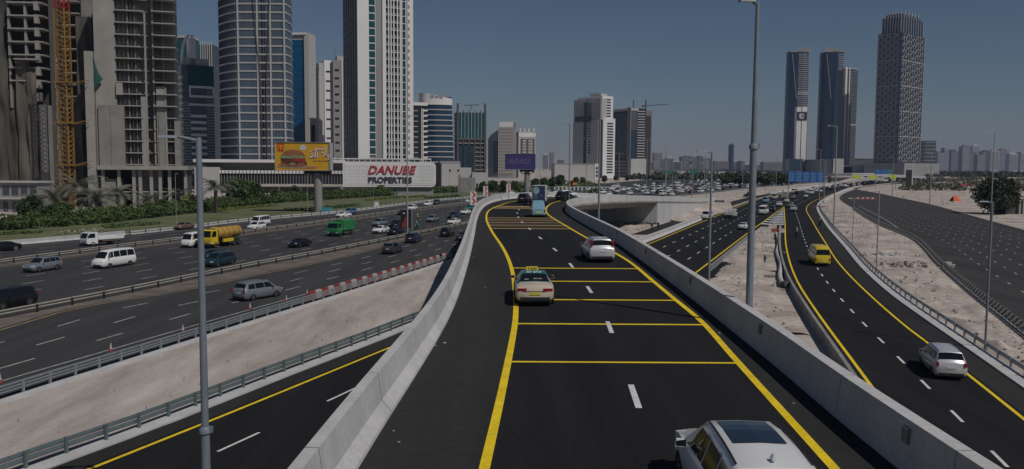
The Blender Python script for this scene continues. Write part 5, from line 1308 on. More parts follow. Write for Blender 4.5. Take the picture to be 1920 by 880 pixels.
# ---- trio in the middle distance
f = Foot(None, 915, 938, 1080, 0, depth=20); t = f.root('office_tower', 'pointed dark glass office tower left of the pale ribbed one'); zt = f.z(240, 930); W = f.W
bx(t, 'glass_body', 0, W, 0, 20, 0, zt - 14, BG1); b = MB(); b.face([(0, 0, zt - 14), (W, 0, zt - 14), (W, 0, zt), (W * .2, 0, zt - 9)], BG1); b.face([(0, 0, zt - 14), (W * .2, 0, zt - 9), (W, 0, zt), (W, 20, zt), (0, 20, zt - 14)], BG4); b.build('sloping_roof', t)
bands(t, 'floor_band', f, 8, zt - 15, 4, .6, BG4, .1); bx(t, 'dark_front', W * .45, W, -.4, 0, 6, zt - 16, BG5)
f = Foot(None, 934, 961, 980, -8, depth=22); t = f.root('office_tower', 'pale ribbed office tower standing behind the purple billboard'); zt = f.z(229, 950); W = f.W
bx(t, 'wall', 0, W, 0, 22, 0, zt, RG); bands(t, 'floor_band', f, 6, zt - 6, 3.6, 1.3, RB, .15, 0, W * .97, -.1, 4); fins(t, 'rib', rg(.5, W, 2.0), -.35, 4, zt - 5, .5, .4, RB); bx(t, 'roof_block', W * .05, W, -.3, 22, zt - 6, zt, RW)
f = Foot(967, 972, 1003, 1000, 12); t = f.root('apartment_block', 'beige apartment block with crown like roof, just right of the purple billboard'); zt = f.z(241, 985); W = f.W
bx(t, 'wall', 0, W, 0, f.D, 0, zt - 4, RB); bx(t, 'roof_block', W * .0, W, -.3, f.D, zt - 10, zt - 5, RW); fins(t, 'roof_fin', [W * k for k in (.1, .35, .6, .9)], 1, zt - 5, zt + .5, 1.4, 2, RW)
bands(t, 'balcony', f, 6, zt - 12, 3.3, 1.2, RB, .6, W * .25, W * .42, -.3, 3); bands(t, 'balcony', f, 6, zt - 12, 3.3, 1.2, RB, .6, W * .60, W * .78, -.3, 3); bx(t, 'recess', W * .12, W * .24, -.12, 1, 6, zt - 12, RD); bx(t, 'recess', W * .44, W * .56, -.12, 1, 6, zt - 12, RD); bx(t, 'recess', W * .82, W * .93, -.12, 1, 6, zt - 12, RD)

# ---- white twin slab right of the bend
f = Foot(1073, 1126, 1147, 1040, 38); t = f.root('apartment_tower', 'white stepped apartment tower beyond the bend with a dark sign band'); W, D = f.W, f.D; zt = f.z(184, 1110)
side = lambda px: D * (1 - (px - 1073) / 53.0)       # along the left flank, from the back
zs = zt - 26
bx(t, 'wall', 0.5, W * .45, 0, D, 0, zt, RL); bx(t, 'wall', W * .1, W, .5, D * .9, 0, zt + 3, RW); bx(t, 'wall', -.5, 1, side(1122), side(1073), 0, zs - 2, RL)  # left face in duller render than the front, shade put into the colour
bx(t, 'dark_strip', -.8, 0, side(1100), side(1094), 0, zt - 4, BG3); bx(t, 'sign_band', -1.0, 0, side(1107), side(1077), zs - 1, zs + 5, BG5)
bx(t, 'projecting_bay', -1.2, 0, side(1122), side(1109), 0, zs, RL)
bands(t, 'balcony', f, 30, zt - 6, 3.3, 1.3, BG5, 0, -.9, 0, side(1107), side(1102)); bands(t, 'floor_line', f, 30, zt - 4, 3.3, .25, RG, 0, -.62, 0, side(1123), side(1075))
bx(t, 'front_bay', W * .12, W * 1.12, -1.2, 3, 0, zs + 2, RW); bands(t, 'balcony_recess', f, 6, zs - 4, 3.3, 1.7, BG5, 0, W * .45, W * .95, -1.4, -1.0); bands(t, 'balcony_recess', f, zs + 4, zt - 2, 3.3, 1.6, BG5, 0, W * .45, W * .8, .3, .7); bx(t, 'edge_strip', -.1, W * .1, -.2, .4, 0, zs, BG5)
bx(t, 'roof_block', W * .2, W * .7, 5, D * .5, zt, zt + 6, RL); b = MB(); b.tube([(2, 8, zt + 6.5), (2, 26, zt + 8)], .3, RD, 5); b.build('roof_crane', t)
f = Foot(1147, 1182, 1206, 1100, 32); t = f.root('unfinished_tower', 'dark teal apartment tower with pale crown right of the white one'); W, D = f.W, f.D; zt = f.z(203, 1180); side = lambda px: D * (1 - (px - 1147) / 35.0)
bx(t, 'wall', 0, W, 0, D, 0, zt, RD); bx(t, 'roof_slab', -.8, W * .5, -.5, D + .5, zt - 3, zt, RL); bands(t, 'balcony', f, 26, zt - 6, 3.4, 1.2, RG, 0, -1.2, 0, side(1174), side(1165)); bx(t, 'glazing', -.6, 0, side(1164), side(1157), 10, zt - 6, BG3)
bx(t, 'concrete_strip', -.9, 0, side(1182), side(1175), 0, zt + 1, RG); bx(t, 'dark_glazing', 0, W * .4, -.5, 0, 20, zt - 28, BG4); bands(t, 'balcony', f, 20, zt - 2, 3.4, 1.1, RL, .4, W * .45, W * .95, -.6, 3); bx(t, 'recess', W * .42, W, -.35, 0, 10, zt, BG5)
bx(t, 'podium', -1.5, W, -2, D, 0, 22, RG); bands(t, 'podium_opening', f, 5, 19, 4.2, 1.7, BG5, 0, -1.7, -1.4, side(1178), side(1150)); bx(t, 'podium_block', W * -.1, W * 1.0, -4, 2, 0, 24, RL)
f = Foot(None, 1203, 1219, 1180, 10, depth=20); t = f.root('unfinished_tower', 'narrow brown unfinished tower at the right end of the middle group'); zt = f.z(207, 1212)
bx(t, 'core', 0, f.W, 0, 20, 0, zt, RC); bands(t, 'floor_slab', f, 5, zt, 3.6, .5, RG, .4); bx(t, 'dark_face', f.W * .35, f.W * .9, -.5, 0, 5, zt - 8, VOIDM)
t = thing('tower_crane', 'thin tower crane with long level jib above the brown tower', 'crane', (PD(1209, 300, 1150).x, 1150, 0)); zc = PD(1209, 207, 1150).z
b = MB(); b.tube([(0, 0, 60), (0, 0, zc + 14)], .9, RD, 4); b.build('mast', t); b = MB(); b.tube([(-4, 0, zc + 6), (31, 0, zc + 8)], .45, RD, 4); b.build('jib', t); b = MB(); b.box((-3.5, 0, zc + 4), (3, 2, 2.5), RD); b.build('counterweight', t)
t = thing('tower_crane', 'thin luffing crane with blue cab above the dark teal tower', 'crane', (PD(1186, 300, 1130).x, 1130, 0)); zc = PD(1186, 203, 1130).z
b = MB(); b.tube([(0, 0, 60), (0, 0, zc + 10)], .7, RD, 4); b.build('mast', t); b = MB(); b.tube([(0, 0, zc + 2), (-20, 0, zc + 14)], .4, RL, 4); b.build('jib', t)
# long low pale hall in front of them
f = Foot(None, 1040, 1122, 900, 4, depth=30); t = f.root('hall', 'long plain pale hall in front of the white apartment tower'); zt = f.z(308, 1080); bx(t, 'wall', 0, f.W, 0, 30, 0, zt, RL); bx(t, 'end_wall', f.W * .9, f.W + .3, -.5, 28, 0, zt + .5, RW); bx(t, 'roof_edge', -.5, f.W, -.3, 30, zt, zt + .7, RG); grid_part(t, 'window', (2.2, .3, 2.5), RD, [f.W * .95], rg(3, zt - 2, 4), -.6)
# low grey warehouse right of the sign wall
f = Foot(815, 828, 905, 450, 14); t = f.root('warehouse', 'low stepped pale warehouse right of the sign wall'); W = f.W; zt = f.z(308, 850)
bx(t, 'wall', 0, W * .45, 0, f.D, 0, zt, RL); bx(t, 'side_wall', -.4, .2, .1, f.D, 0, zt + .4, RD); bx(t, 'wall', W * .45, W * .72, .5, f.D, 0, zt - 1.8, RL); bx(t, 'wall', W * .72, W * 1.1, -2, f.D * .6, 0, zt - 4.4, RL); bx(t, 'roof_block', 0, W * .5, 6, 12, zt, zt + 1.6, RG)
for x in (W * .18, W * .38): bx(t, 'window', x, x + 1.0, -.15, .1, zt - 3.8, zt - 2.8, BG5)
bx(t, 'door', W * .82, W * .86, -2.15, -1.9, .2, 4.2, BG5)

# ---- glass twin towers and the podium on the right
def twin(label, x0, x1, ytop, d, rot, crown, strip=0.5, mirror=False):
    a, c = PD(x0, 300, d), PD(x1, 300, d); W = c.x - a.x; zt = PD((x0 + x1) / 2, ytop, d).z
    t = thing('glass_tower', label, 'building', (a.x, d, 0), 0, None)
    q = [(W * x, W * y) for x, y in ((0, .5), (.05, .25), (.18, .08), (.4, -.02), (.62, -.02), (.82, .06), (.95, .22), (1, .5), (.9, .85), (.5, 1.0), (.1, .85))]
    b = MB(); b.grid([[(x * k + W * (1 - k) * .4, y, z) for x, y in q] for z, k in ((0, 1.08), (zt * .35, 1.04), (zt * .85, 1.0), (zt, .97))], BG4, True, True); b.face([(x * .97 + W * .012, y, zt) for x, y in q], RG); b.build('glass_body', t)
    for z in rg(12, zt - 3, 3.9):
        k = 1.08 - .1 * z / zt; b = MB(); i0, i1 = (3, 8) if not mirror else (4, 9)
        pts_ = [(x * k + W * (1 - k) * .4, y) for x, y in q[i0:i1]]
        b.prism([(x, y - .5) for x, y in pts_] + [(x, y + 1) for x, y in reversed(pts_)], z, z + (2.2 if abs(z / zt - .37) < .012 or abs(z / zt - .66) < .012 else 1.0), RL); b.build('floor_band', t)
    b = MB(); n = len(crown); b.grid([[(W * x, W * .02 - 1.2, zt + zz_) for x, zz_ in crown], [(W * x, W * .6, zt + zz_) for x, zz_ in crown]], RL, False); b.grid([[(W * x, W * .02 - 1.2, zt - 1) for x, _ in crown], [(W * x, W * .02 - 1.2, zt + zz_) for x, zz_ in crown]], RG, False); b.build('roof_crown', t)
    b = MB(); b.tube([(W * .12, W * .06 - 1.4, zt - 4), (W * .35, -1.4, zt * .62)], .5, RL, 4); b.build('diagonal_line', t)
    return t, W, zt
twin('tall blue glass tower with wing like crown, left of the twin pair', 1475, 1516, 97, 1770, 0, [(.0, 1), (.2, 2), (.45, 5), (.7, 8), (.98, 10)])
twin('tall blue glass tower with curved crown, right of the twin pair', 1538.5, 1582, 97, 1770, 0, [(.0, 6), (.2, 9), (.5, 6), (.8, 3), (.98, 4)], mirror=True)
f = Foot(1562, 1576, 1599, 1650, 22); t = f.root('glass_tower', 'shorter dark glass tower with a white vertical strip in front of the right twin'); W = f.W; zt = f.z(128, 1590)
bx(t, 'glass_body', 0, W, 0, f.D, 0, zt - 3, BG1); bx(t, 'white_strip', W * .12, W * .24, -1, 2, 0, zt + 2, RW); bx(t, 'white_strip', W * .38, W * .44, -1, 2, 0, zt + 2, RW); bx(t, 'roof_edge', 0, W, -.8, f.D, zt - 1, zt + .8, RL); bands(t, 'floor_band', f, 10, zt - 4, 4.1, .7, RG, .3); bands(t, 'light_band', f, zt * .47, zt * .47 + 1, 9, 2.5, RL, .6, W * .5, W)
t = thing('hotel_pylon', 'white pylon with a dark square emblem in front of the left twin', 'building', (PD(1490, 300, 1600).x, 1600, 0)); zt = PD(1502, 201, 1600).z
bx(t, 'wall', 1.5, 9.5, 0, 12, 0, zt, RW); bx(t, 'wall', 11.0, 20.5, 0, 12, 0, zt + .4, RW); bx(t, 'slot', 9.5, 11.0, .8, 12, 0, zt - 1, BG5)
em = bx(t, 'emblem_panel', 1.0, 19.8, -1.2, 0, zt - 24, zt - 9, BG5); b = MB(); b.face([(5.5, -1.35, zt - 12), (14.5, -1.35, zt - 12), (14.5, -1.35, zt - 21), (10, -1.35, zt - 22.5), (5.5, -1.35, zt - 20)], RL); b.face([(10.6, -1.45, zt - 15.2), (13.6, -1.45, zt - 13.5), (12.4, -1.45, zt - 19), (10.4, -1.45, zt - 20.4)], BG5); b.build('emblem', em)
t = thing('hotel_podium', 'low curved glass and concrete podium at the foot of the twin towers', 'building', (PD(1480, 300, 1560).x, 1560, 0)); k = 1560 / F
for x0, x1, y0, y1, m in ((2, 28, 8, 25, BG4), (30, 82, 9, 21, BG1), (30, 122, 4, 11, RL), (100, 145, 2, 14, RB), (84, 104, 11, 26, RL)):
    bx(t, 'podium_block', x0 * k * .98, x1 * k * .98, (x0 % 7) * 2.0, 30, 0, 6 + y1 * k, m)
b = MB(); b.prism([(56 * k + 26 * k * math.cos(a_), 6 + 12 * math.sin(a_)) for a_ in [R(20 * i) for i in range(18)]], 0, 6 + 24 * k, BG1, True); b.build('drum', t)

# ---- lattice tower
f = Foot(1634, 1681, 1720, 1500, 42); t = f.root('lattice_tower', 'very tall dark tower wrapped in wavy white vertical ribs'); W, D = f.W, f.D; zt = f.z(60, 1681); zb = f.z(304, 1681); zc = f.z(18, 1681)
LAT = mat('lattice_rib', (.38, .38, .39), .7, var=.1, scale=.1)
bx(t, 'glass_body', 0, W, 0, D, zb - 2, zt, BG5)
for fc, L, n in (('front', W, 5), ('side', D, 6)):
    per = 11.0; dz = 1.37
    for j in range(n * 2 + 1):
        b = MB(); x0 = L * (j + .0) / (n * 2); rows = []
        ph = 0 if j % 2 else math.pi
        z = zb
        while z < zt:
            o_ = 1.9 * math.sin(2 * math.pi * z / per + (j // 2) * math.pi + ph)
            o_ = max(-1.75, min(1.75, o_ * 1.3)); q = x0 + o_
            q = min(max(q, .6), L - .6)
            rows.append([(q - .62, 0), (q + .62, 0)]); rows[-1] = [(a_[0], z) for a_ in rows[-1]]; z += dz
        if fc == 'front': g_ = [[(r0[0], -1.3, r0[1]), (r1[0], -1.3, r1[1]), (r1[0], 0, r1[1]), (r0[0], 0, r0[1])] for r0, r1 in rows]
        else: g_ = [[(-1.3, r0[0], r0[1]), (-1.3, r1[0], r1[1]), (0, r1[0], r1[1]), (0, r0[0], r0[1])] for r0, r1 in rows]
        b.grid(g_, LAT, False, True); b.build('rib', t)
bands(t, 'spandrel', f, zb + 2, zt - 1, 4.3, .55, mat('lattice_spandrel', (.10, .105, .11), .7), .5)
for z in (zb + 44, zb + 88, zb + 132, zb + 176): bands(t, 'light_band', f, z, z + 1, 9, 1.1, LAT, 1.5)
bx(t, 'corner_strip', -1.6, .8, -1.6, .8, zb, zt, BG4)
K_ = zc - zt
bx(t, 'crown', W * .04, W * .94, D * .04, D * .90, zt, zt + K_ * .72, BG4); bx(t, 'crown', W * .10, W * .88, D * .10, D * .80, zt + K_ * .72, zt + K_ * .86, BG1)
fins(t, 'crown_fin', fr(W * .02, W * .96, 9), D * .04 - 1.2, zt, zt + K_ * .80, 1.3, 1.4, LAT); fins(t, 'crown_fin', fr(D * .02, D * .92, 8), W * .04 - 1.2, zt, zt + K_ * .80, 1.3, 1.4, LAT, 'side')
fins(t, 'roof_frame', fr(W * .14, W * .86, 5), D * .12, zt + K_ * .86, zc, 2.6, 2, RL); fins(t, 'roof_frame', fr(D * .16, D * .76, 5), W * .12, zt + K_ * .86, zc - 2, 2.4, 2, RL, 'side'); bx(t, 'roof_plant', W * .3, W * .7, D * .3, D * .6, zt + K_ * .86, zc - 3, RG)
bx(t, 'podium', -14, W + 40, -20, D + 8, 0, zb - 2, RG)
link('lettering', text_mesh('SLS', 11, RL, .1, bold=.1, wide=1.3), t, (W * .12, -20.4, zb - 9)); link('lettering', text_mesh('\uFEB1\u0627 \uFEDD\u0627 \uFEB1\u0627', 11, RL, .1, bold=.1), t, (W * .92, -20.4, zb - 9))
f = Foot(None, 1733, 1750, 1900, 0, depth=30); t = f.root('office_tower', 'hazy grey tower rising beside the lattice tower'); bx(t, 'wall', 0, f.W, 0, 30, 0, f.z(264, 1740), BG1); bands(t, 'floor_band', f, 8, f.z(264, 1740), 8, 1.6, RG, .3)
f = Foot(None, 1598, 1634, 1850, 0, depth=40); t = f.root('mall', 'low dark hall between the glass towers and the lattice tower'); bx(t, 'wall', 0, f.W, 0, 40, 0, f.z(298, 1610), RD); bx(t, 'roof_edge', -1, f.W, -1, 40, f.z(298, 1610), f.z(298, 1610) + 2, RG)
f = Foot(None, 1700, 1714, 600, 0, depth=2); t = f.root('totem_sign', 'tall black totem board standing in the sand below the lattice tower', 'billboard'); bx(t, 'panel', 0.4, 4.2, 0, 1, 1, f.z(319, 1706), TRIM); bx(t, 'frame', 4.2, 5.0, 0, 1.4, 0, f.z(320, 1706), RL)

# ---- far bridges
def bridge(label, pts, z, th, m=CONC, wd=9, rail=1.1):
    v = [Vector((PD(x, 300, d).x, d, z_)) for x, d, z_ in pts]; t = thing('road_bridge', label, 'bridge', v[0]); p_ = Path([q - v[0] for q in v])
    b = MB(); section(b, p_, [(-wd / 2, 0), (-wd / 2, -th), (wd / 2, -th), (wd / 2, 0)], 0, p_.L, 12, m); b.build('deck', t)
    for s_ in (-1, 1): b = MB(); section(b, p_, [(s_ * wd / 2 - .2, 0), (s_ * wd / 2 - .2, rail), (s_ * wd / 2 + .2, rail), (s_ * wd / 2 + .2, 0)], 0, p_.L, 12, m); b.build('parapet', t)
    s_ = 20
    while s_ < p_.L - 10:
        c = p_.at(s_); 
        if v[0].z + c.z > 3: b = MB(); b.box((c.x, c.y, -v[0].z), (2.2, 2.2, v[0].z + c.z - th), CONC_D); b.build('pier', t)
        s_ += 45
bridge('pale road bridge crossing the highway far behind the traffic', [(1215, 1500, 9), (1290, 1400, 10.5), (1360, 1300, 10.5), (1440, 1250, 9), (1500, 1200, 8)], 9, 1.8)
bridge('pale flyover sweeping across in front of the twin tower podium', [(1445, 1000, 2), (1500, 860, 5.5), (1560, 800, 7.5), (1620, 800, 8), (1680, 900, 6), (1730, 1100, 3)], 7, 1.6)
bridge('low white ramp bridge under the lime boards', [(1585, 720, 1.5), (1608, 730, 4.2), (1630, 760, 4.5), (1650, 800, 3.5)], 5, 1.4, RB)

# ---- far skyline
r = random.Random(11)
SKY_M = [mat('skyline_grey', (.20, .20, .21), .8, var=.2, scale=.03), mat('skyline_dark', (.09, .10, .11), .6, var=.3, scale=.03), mat('skyline_pale', (.38, .37, .36), .8, var=.15, scale=.03)]
def sky_block(x0, x1, yt, d, m, label, grp, style=0):
    f = Foot(None, x0, x1, d, 0, depth=40); zt = f.z(yt, (x0 + x1) / 2)
    b = MB(); b.box((f.W / 2, 20, 0), (f.W, 40, zt), m)
    k = r.random()
    if style == 0 and k < .4: b.box((f.W * .5, 20, zt), (f.W * .55, 20, zt * .06), m)
    elif style == 0 and k < .6: b.box((f.W * .25, 20, zt), (f.W * .5, 30, zt * .09), m)
    elif k < .75: b.box((f.W / 2, 20, zt), (f.W * .8, 30, zt * .07), m, top=(.4, .4))
    z = zt * .12
    while z < zt * .97: b.box((f.W / 2, -.4, z), (f.W * .9, .8, zt * .012), SKY_M[2] if m != SKY_M[2] else SKY_M[1]); z += zt * .045
    o = b.build('distant_tower', None, (f.X0, d, 0)); tag(o, label, 'building', grp)
right = [(1758, 1768, 287, 'pale'), (1750, 1756, 291, 'short'), (1766, 1782, 289, 'grey'), (1770, 1775, 281, 'thin'), (1783, 1797, 284, 'wide dark'), (1797, 1803, 300, 'low'), (1804, 1814, 275, 'tall dark twin'), (1818, 1826, 286, 'mid'), (1823, 1833, 274, 'tall'), (1833, 1842, 290, 'pinkish'), (1842, 1852, 284, 'pale'), (1857, 1870, 283, 'broad'), (1875, 1886, 281, 'mid height'), (1887, 1893, 296, 'short'), (1893, 1904, 289, 'brownish'), (1905, 1911, 300, 'low'), (1911, 1922, 301, 'low wide'), (1914, 1923, 285, 'edge'), (1735, 1741, 296, 'hidden'), (1744, 1752, 300, 'low')]
for i, (a_, b_, y_, w_) in enumerate(right):
    sky_block(a_, b_, y_, 4300 + (i * 337) % 900, SKY_M[i % 3], f'{w_} hazy tower in the skyline at pixel column {a_}' if False else f'{w_} hazy tower in the far skyline right of the lattice tower', 'far skyline right of the lattice tower')
mid = [(1226, 1240, 287, 'pinkish block'), (1238, 1248, 300, 'low block'), (1250, 1262, 296, 'low block'), (1277, 1297, 294, 'dark domed block'), (1292, 1306, 296, 'dark block'), (1309, 1316, 294, 'narrow dark block'), (1314, 1328, 297, 'pale block'), (1322, 1334, 298, 'pale block'), (1262, 1276, 303, 'low block'), (1340, 1364, 302, 'long low block'), (1366, 1388, 305, 'dark low hall'), (1390, 1406, 308, 'white low hall'), (1432, 1470, 304, 'long low hall'), (1388, 1394, 303, 'small block'), (1018, 1027, 290, 'pale block'), (1031, 1038, 286, 'pale tower'), (1046, 1056, 300, 'low block'), (1214, 1226, 303, 'low block'), (1410, 1432, 309, 'low hall')]
for i, (a_, b_, y_, w_) in enumerate(mid):
    sky_block(a_, b_, y_, 2500 + (i * 271) % 700 if y_ > 300 else 3300, SKY_M[i % 3] if 'dark' not in w_ else SKY_M[1], f'hazy {w_} on the horizon between the middle group and the twin towers', 'far blocks on the middle horizon', 1)
t = thing('glass_tower', 'lone slender blue tower on the horizon behind the lamp pole', 'building', (PD(1367, 300, 3000).x, 3000, 0)); zt = PD(1371, 272, 3000).z
b = MB(); b.prism([(0, 0), (8, -2), (16, 0), (17, 14), (8, 18), (0, 14)], 0, zt, BG4, True); b.build('glass_body', t); b = MB(); b.box((8, 6, zt), (14, 10, 5), BG4, top=(.5, .5)); b.build('roof_crown', t)

# ---- the two unfinished towers on the left
f = Foot(None, 185, 338, 255, 16, depth=22); t = f.root('unfinished_tower', 'unfinished concrete tower with open balconies right of the yellow crane', 'construction site'); W = f.W; Z1 = 62; fx = lambda px: (px - 185) / 153 * W; zg = f.z(311, 240); FH = 3.5
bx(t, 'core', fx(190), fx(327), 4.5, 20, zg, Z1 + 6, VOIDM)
bx(t, 'concrete_wall', fx(183), fx(222), 0, 6, zg, Z1 + 5, RC2); bx(t, 'concrete_column', fx(166), fx(182), -1.6, 3, 0, 46, RC2)['label'] = 'pale lift shaft column'
zz = rg(zg + .2, Z1 + 4, FH)
bands(t, 'floor_slab', f, zz[0], Z1 + 4, FH, .32, RC2, 0, fx(222), fx(270), -.6, 6)
bands(t, 'floor_slab', f, zz[0] + FH * 5, Z1 + 4, FH, .32, RC2, 0, fx(292), fx(337), -2.0, 6); bands(t, 'floor_slab', f, zz[0], zz[0] + FH * 5, FH, .32, RC2, 0, fx(292), fx(335), -.5, 6)
bands(t, 'floor_slab', f, zz[0], Z1 + 2, FH, .3, RC, 0, fx(270), fx(292), .8, 6)
bx(t, 'concrete_column', fx(276.5), fx(279.5), -.4, .6, zg, Z1 - 4, RC2); bx(t, 'concrete_wall', fx(291), fx(294), -.2, 5, zg, Z1 + 4, RC2)
bx(t, 'concrete_wall', fx(267), fx(276), -.3, 2, zg, zg + FH * 5.9, RC2)['label'] = 'pale wall strip on the lower floors'
bx(t, 'concrete_wall', fx(297), fx(313), -.8, 2.5, zg, zg + FH * 6.8, RC2); bx(t, 'concrete_wall', fx(313), fx(316), -1, 2, zg, zg + FH * 6.8, RC2)
bx(t, 'concrete_wall', fx(222), fx(234), -.9, 2.5, zg + FH * 6, zg + FH * 7, RC2)
bx(t, 'back_wall', fx(222), fx(330), 2.6, 3.0, zg, Z1 + 4, RC); bx(t, 'partition', fx(244), fx(246), .5, 5, zg, Z1 + 4, RC); bx(t, 'partition', fx(258), fx(259.5), .5, 5, zg, Z1 + 4, RC); bx(t, 'partition', fx(310), fx(312), .5, 5, zg, Z1 + 4, RC)
bx(t, 'lower_cover', fx(188), fx(210), -.9, 0, zg, zg + FH * 5.1, RC); bx(t, 'lower_cover', fx(210.4), fx(236), -1.1, 0, zg, zg + FH * 5.1, RC); bx(t, 'lower_cover', fx(300), fx(312), -1.2, -.8, zg, zg + FH * 4.6, RC)
bands(t, 'balcony_rail', f, zz[0] + 1.15, Z1 + 4, FH, .08, RD, 0, fx(224), fx(268), -.45, -.38); bands(t, 'balcony_rail', f, zz[0] + .7, Z1 + 4, FH, .08, RD, 0, fx(224), fx(268), -.45, -.38); bands(t, 'balcony_rail', f, zz[0] + 1.15, Z1 + 4, FH, .08, RD, 0, fx(294), fx(326), -.45, -.38)
pq = MB(); pq.box((0, 0, 0), (.12, .12, 3.1), RD); repeat('prop', pq.mesh('prop'), t, [(fx(x), .2, z + .3) for z in zz for x in (229, 238, 252, 263, 300, 322)], 100)
bx(t, 'transfer_slab', fx(183), fx(355), -2.0, 22, zg - 1.2, zg, RC2); bx(t, 'lower_cover', fx(330), fx(341), -.8, 4, zg, zg + FH * 3.9, RC)
fins(t, 'concrete_column', [fx(x) for x in (192, 222, 250, 262, 283, 300, 318, 349)], 0, 0, zg - 1.2, .9, .9, RC2)
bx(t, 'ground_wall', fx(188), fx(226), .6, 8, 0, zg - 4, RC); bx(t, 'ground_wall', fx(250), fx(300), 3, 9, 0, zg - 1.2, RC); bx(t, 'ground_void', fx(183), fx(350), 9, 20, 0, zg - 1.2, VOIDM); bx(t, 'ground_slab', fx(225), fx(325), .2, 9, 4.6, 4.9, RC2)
b = MB(); rows = []
for i in range(9):
    u = i / 8; rows.append([(fx(181 + 18 * u * k), -1.0 - .5 * math.sin(3 * k), 45 - 10 * u * (1 - k * .3) * u - 3 * math.sin(math.pi * u) * k) for k in (0, .5, 1)])
b.grid(rows, mat('net_green', (.02, .09, .08), 1), True); b.build('loose_net', t)

t = thing('unfinished_tower', 'dark netted unfinished tower cut by the left edge behind the crane', 'construction site', (PD(0, 300, 262).x, 262, 0), R(6)); k = 262 / F; FX = lambda px: px * k / math.cos(R(6)); Z1 = 66
def cloth(x0, x1, y0, z0_, z1_, m, amp=.5, seed=0):
    rr2 = random.Random(seed); b = MB(); rows = []
    nz = 14; nx = max(4, int((x1 - x0) / .7)); ph = [rr2.uniform(0, 6) for _ in range(4)]
    for i in range(nz + 1):
        z = z0_ + (z1_ - z0_) * i / nz; rows.append([(x0 + (x1 - x0) * j / nx, y0 + amp * (math.sin(j * 1.7 + ph[0] + z * .15) * .6 + math.sin(j * .6 + z * .35 + ph[1]) * .7) + (.35 * math.sin(z * 1.8 + ph[2])), z) for j in range(nx + 1)])
    b.grid(rows, m, True); return b.build('scaffold_net', t)
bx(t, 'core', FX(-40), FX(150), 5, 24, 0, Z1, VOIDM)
cloth(FX(-30), FX(22), -1.5, 4, Z1, NET, .7, 1); cloth(FX(36), FX(56), -.8, 4, 44, NET2, .5, 2); cloth(FX(56), FX(72), -1.2, 4, 42, NET2, .4, 3); cloth(FX(134), FX(150), -.8, 4, 33, NET, .4, 4); cloth(FX(142), FX(168), .2, 4, 58, NET, .5, 5); cloth(FX(0), FX(34), .8, 4, 38, NET, .5, 6)
bx(t, 'concrete_wall', FX(72), FX(87), -.6, 4, 4, 31, RC2); bx(t, 'concrete_wall', FX(87), FX(114), 3.2, 5, 4, Z1, RD); bx(t, 'concrete_wall', FX(148), FX(168), 2.0, 6, 4, Z1, RC)
bx(t, 'concrete_column', FX(52), FX(55.5), -.2, 1, 38, 62, RC2); bx(t, 'concrete_column', FX(23), FX(26), -.2, 1, 30, 60, RC2)
b = MB(); b.box(((FX(24) + FX(86)) / 2, 2.2, 0), (FX(86) - FX(24), 6, .4), RC2); me = b.mesh('floor_slab'); repeat('floor_slab', me, t, [(0, 0, z) for z in rg(38, Z1, 3.9)])
b = MB(); b.box(((FX(114) + FX(146)) / 2, 3, 0), (FX(146) - FX(114), 5, .35), RC2); repeat('floor_slab', b.mesh('floor_slab'), t, [(0, 0, z) for z in rg(30, Z1, 3.6)])
b = MB(); b.box((0, 0, 0), (1.2, 1.4, 2.6), RC2); repeat('formwork', b.mesh('formwork'), t, [(FX(76), -.6, z) for z in rg(32, Z1, 3.9)])
b = MB(); b.box((0, 0, 0), (.5, .3, 1.6), RL); rr3 = random.Random(5); repeat('rubble_chute', b.mesh('rubble_chute'), t, [(FX(98 + rr3.uniform(-1, 1)), 2.9, z) for z in rg(6, 44, 1.9)] + [(FX(107 + rr3.uniform(-1, 1)), 2.9, z) for z in rg(6, 44, 2.3)])
bx(t, 'platform', FX(40), FX(80), -3.5, 1, 44.2, 44.6, RC2)

# ---- yellow tower crane standing at the dark tower
CY = mat('crane_yellow', (.27, .15, .035), .55, var=.12, scale=.5); CRd = mat('crane_red', (.32, .03, .02), .6)
p = PD(125, 300, 246); t = thing('tower_crane', 'yellow lattice crane mast standing against the dark netted tower', 'crane', (p.x, 246, 0)); hw_ = 1.45; Z1 = 62; sec = 2.7
b = MB()
for a_, c_ in ((-1, -1), (1, -1), (1, 1), (-1, 1)): b.box((a_ * hw_, c_ * hw_, 0), (.30, .30, sec), CY)
for s_ in (-1, 1):
    for y_ in (-hw_, hw_): b.tube([(-hw_ * s_, y_, 0), (hw_ * s_, y_, sec / 2)], .09, CY, 4); b.tube([(hw_ * s_, y_, sec / 2), (-hw_ * s_, y_, sec)], .09, CY, 4)
    for x_ in (-hw_, hw_): b.tube([(x_, -hw_ * s_, 0), (x_, hw_ * s_, sec / 2)], .09, CY, 4); b.tube([(x_, hw_ * s_, sec / 2), (x_, -hw_ * s_, sec)], .09, CY, 4)
b.box((0, 0, sec * .3), (.25, .25, sec * .5), CY)
me = b.mesh('mast_section'); me2 = me.copy(); 
for i in range(len(me2.materials)): me2.materials[i] = CRd
z = 0
while z < Z1: o = link('mast_section', me2 if z > 56.5 else me, t, (0, 0, z)); z += sec
for z in (12.5, 24.5, 36): 
    b = MB(); b.box((0, 0, z), (hw_ * 3, hw_ * 2.8, .35), CY); b.tube([(1.6, 1, z), (3.6, 6, z + .5)], .10, CY, 5); b.tube([(1.6, 0, z), (4.4, 6, z + 1.5)], .10, CY, 5); b.build('tie_collar', t)
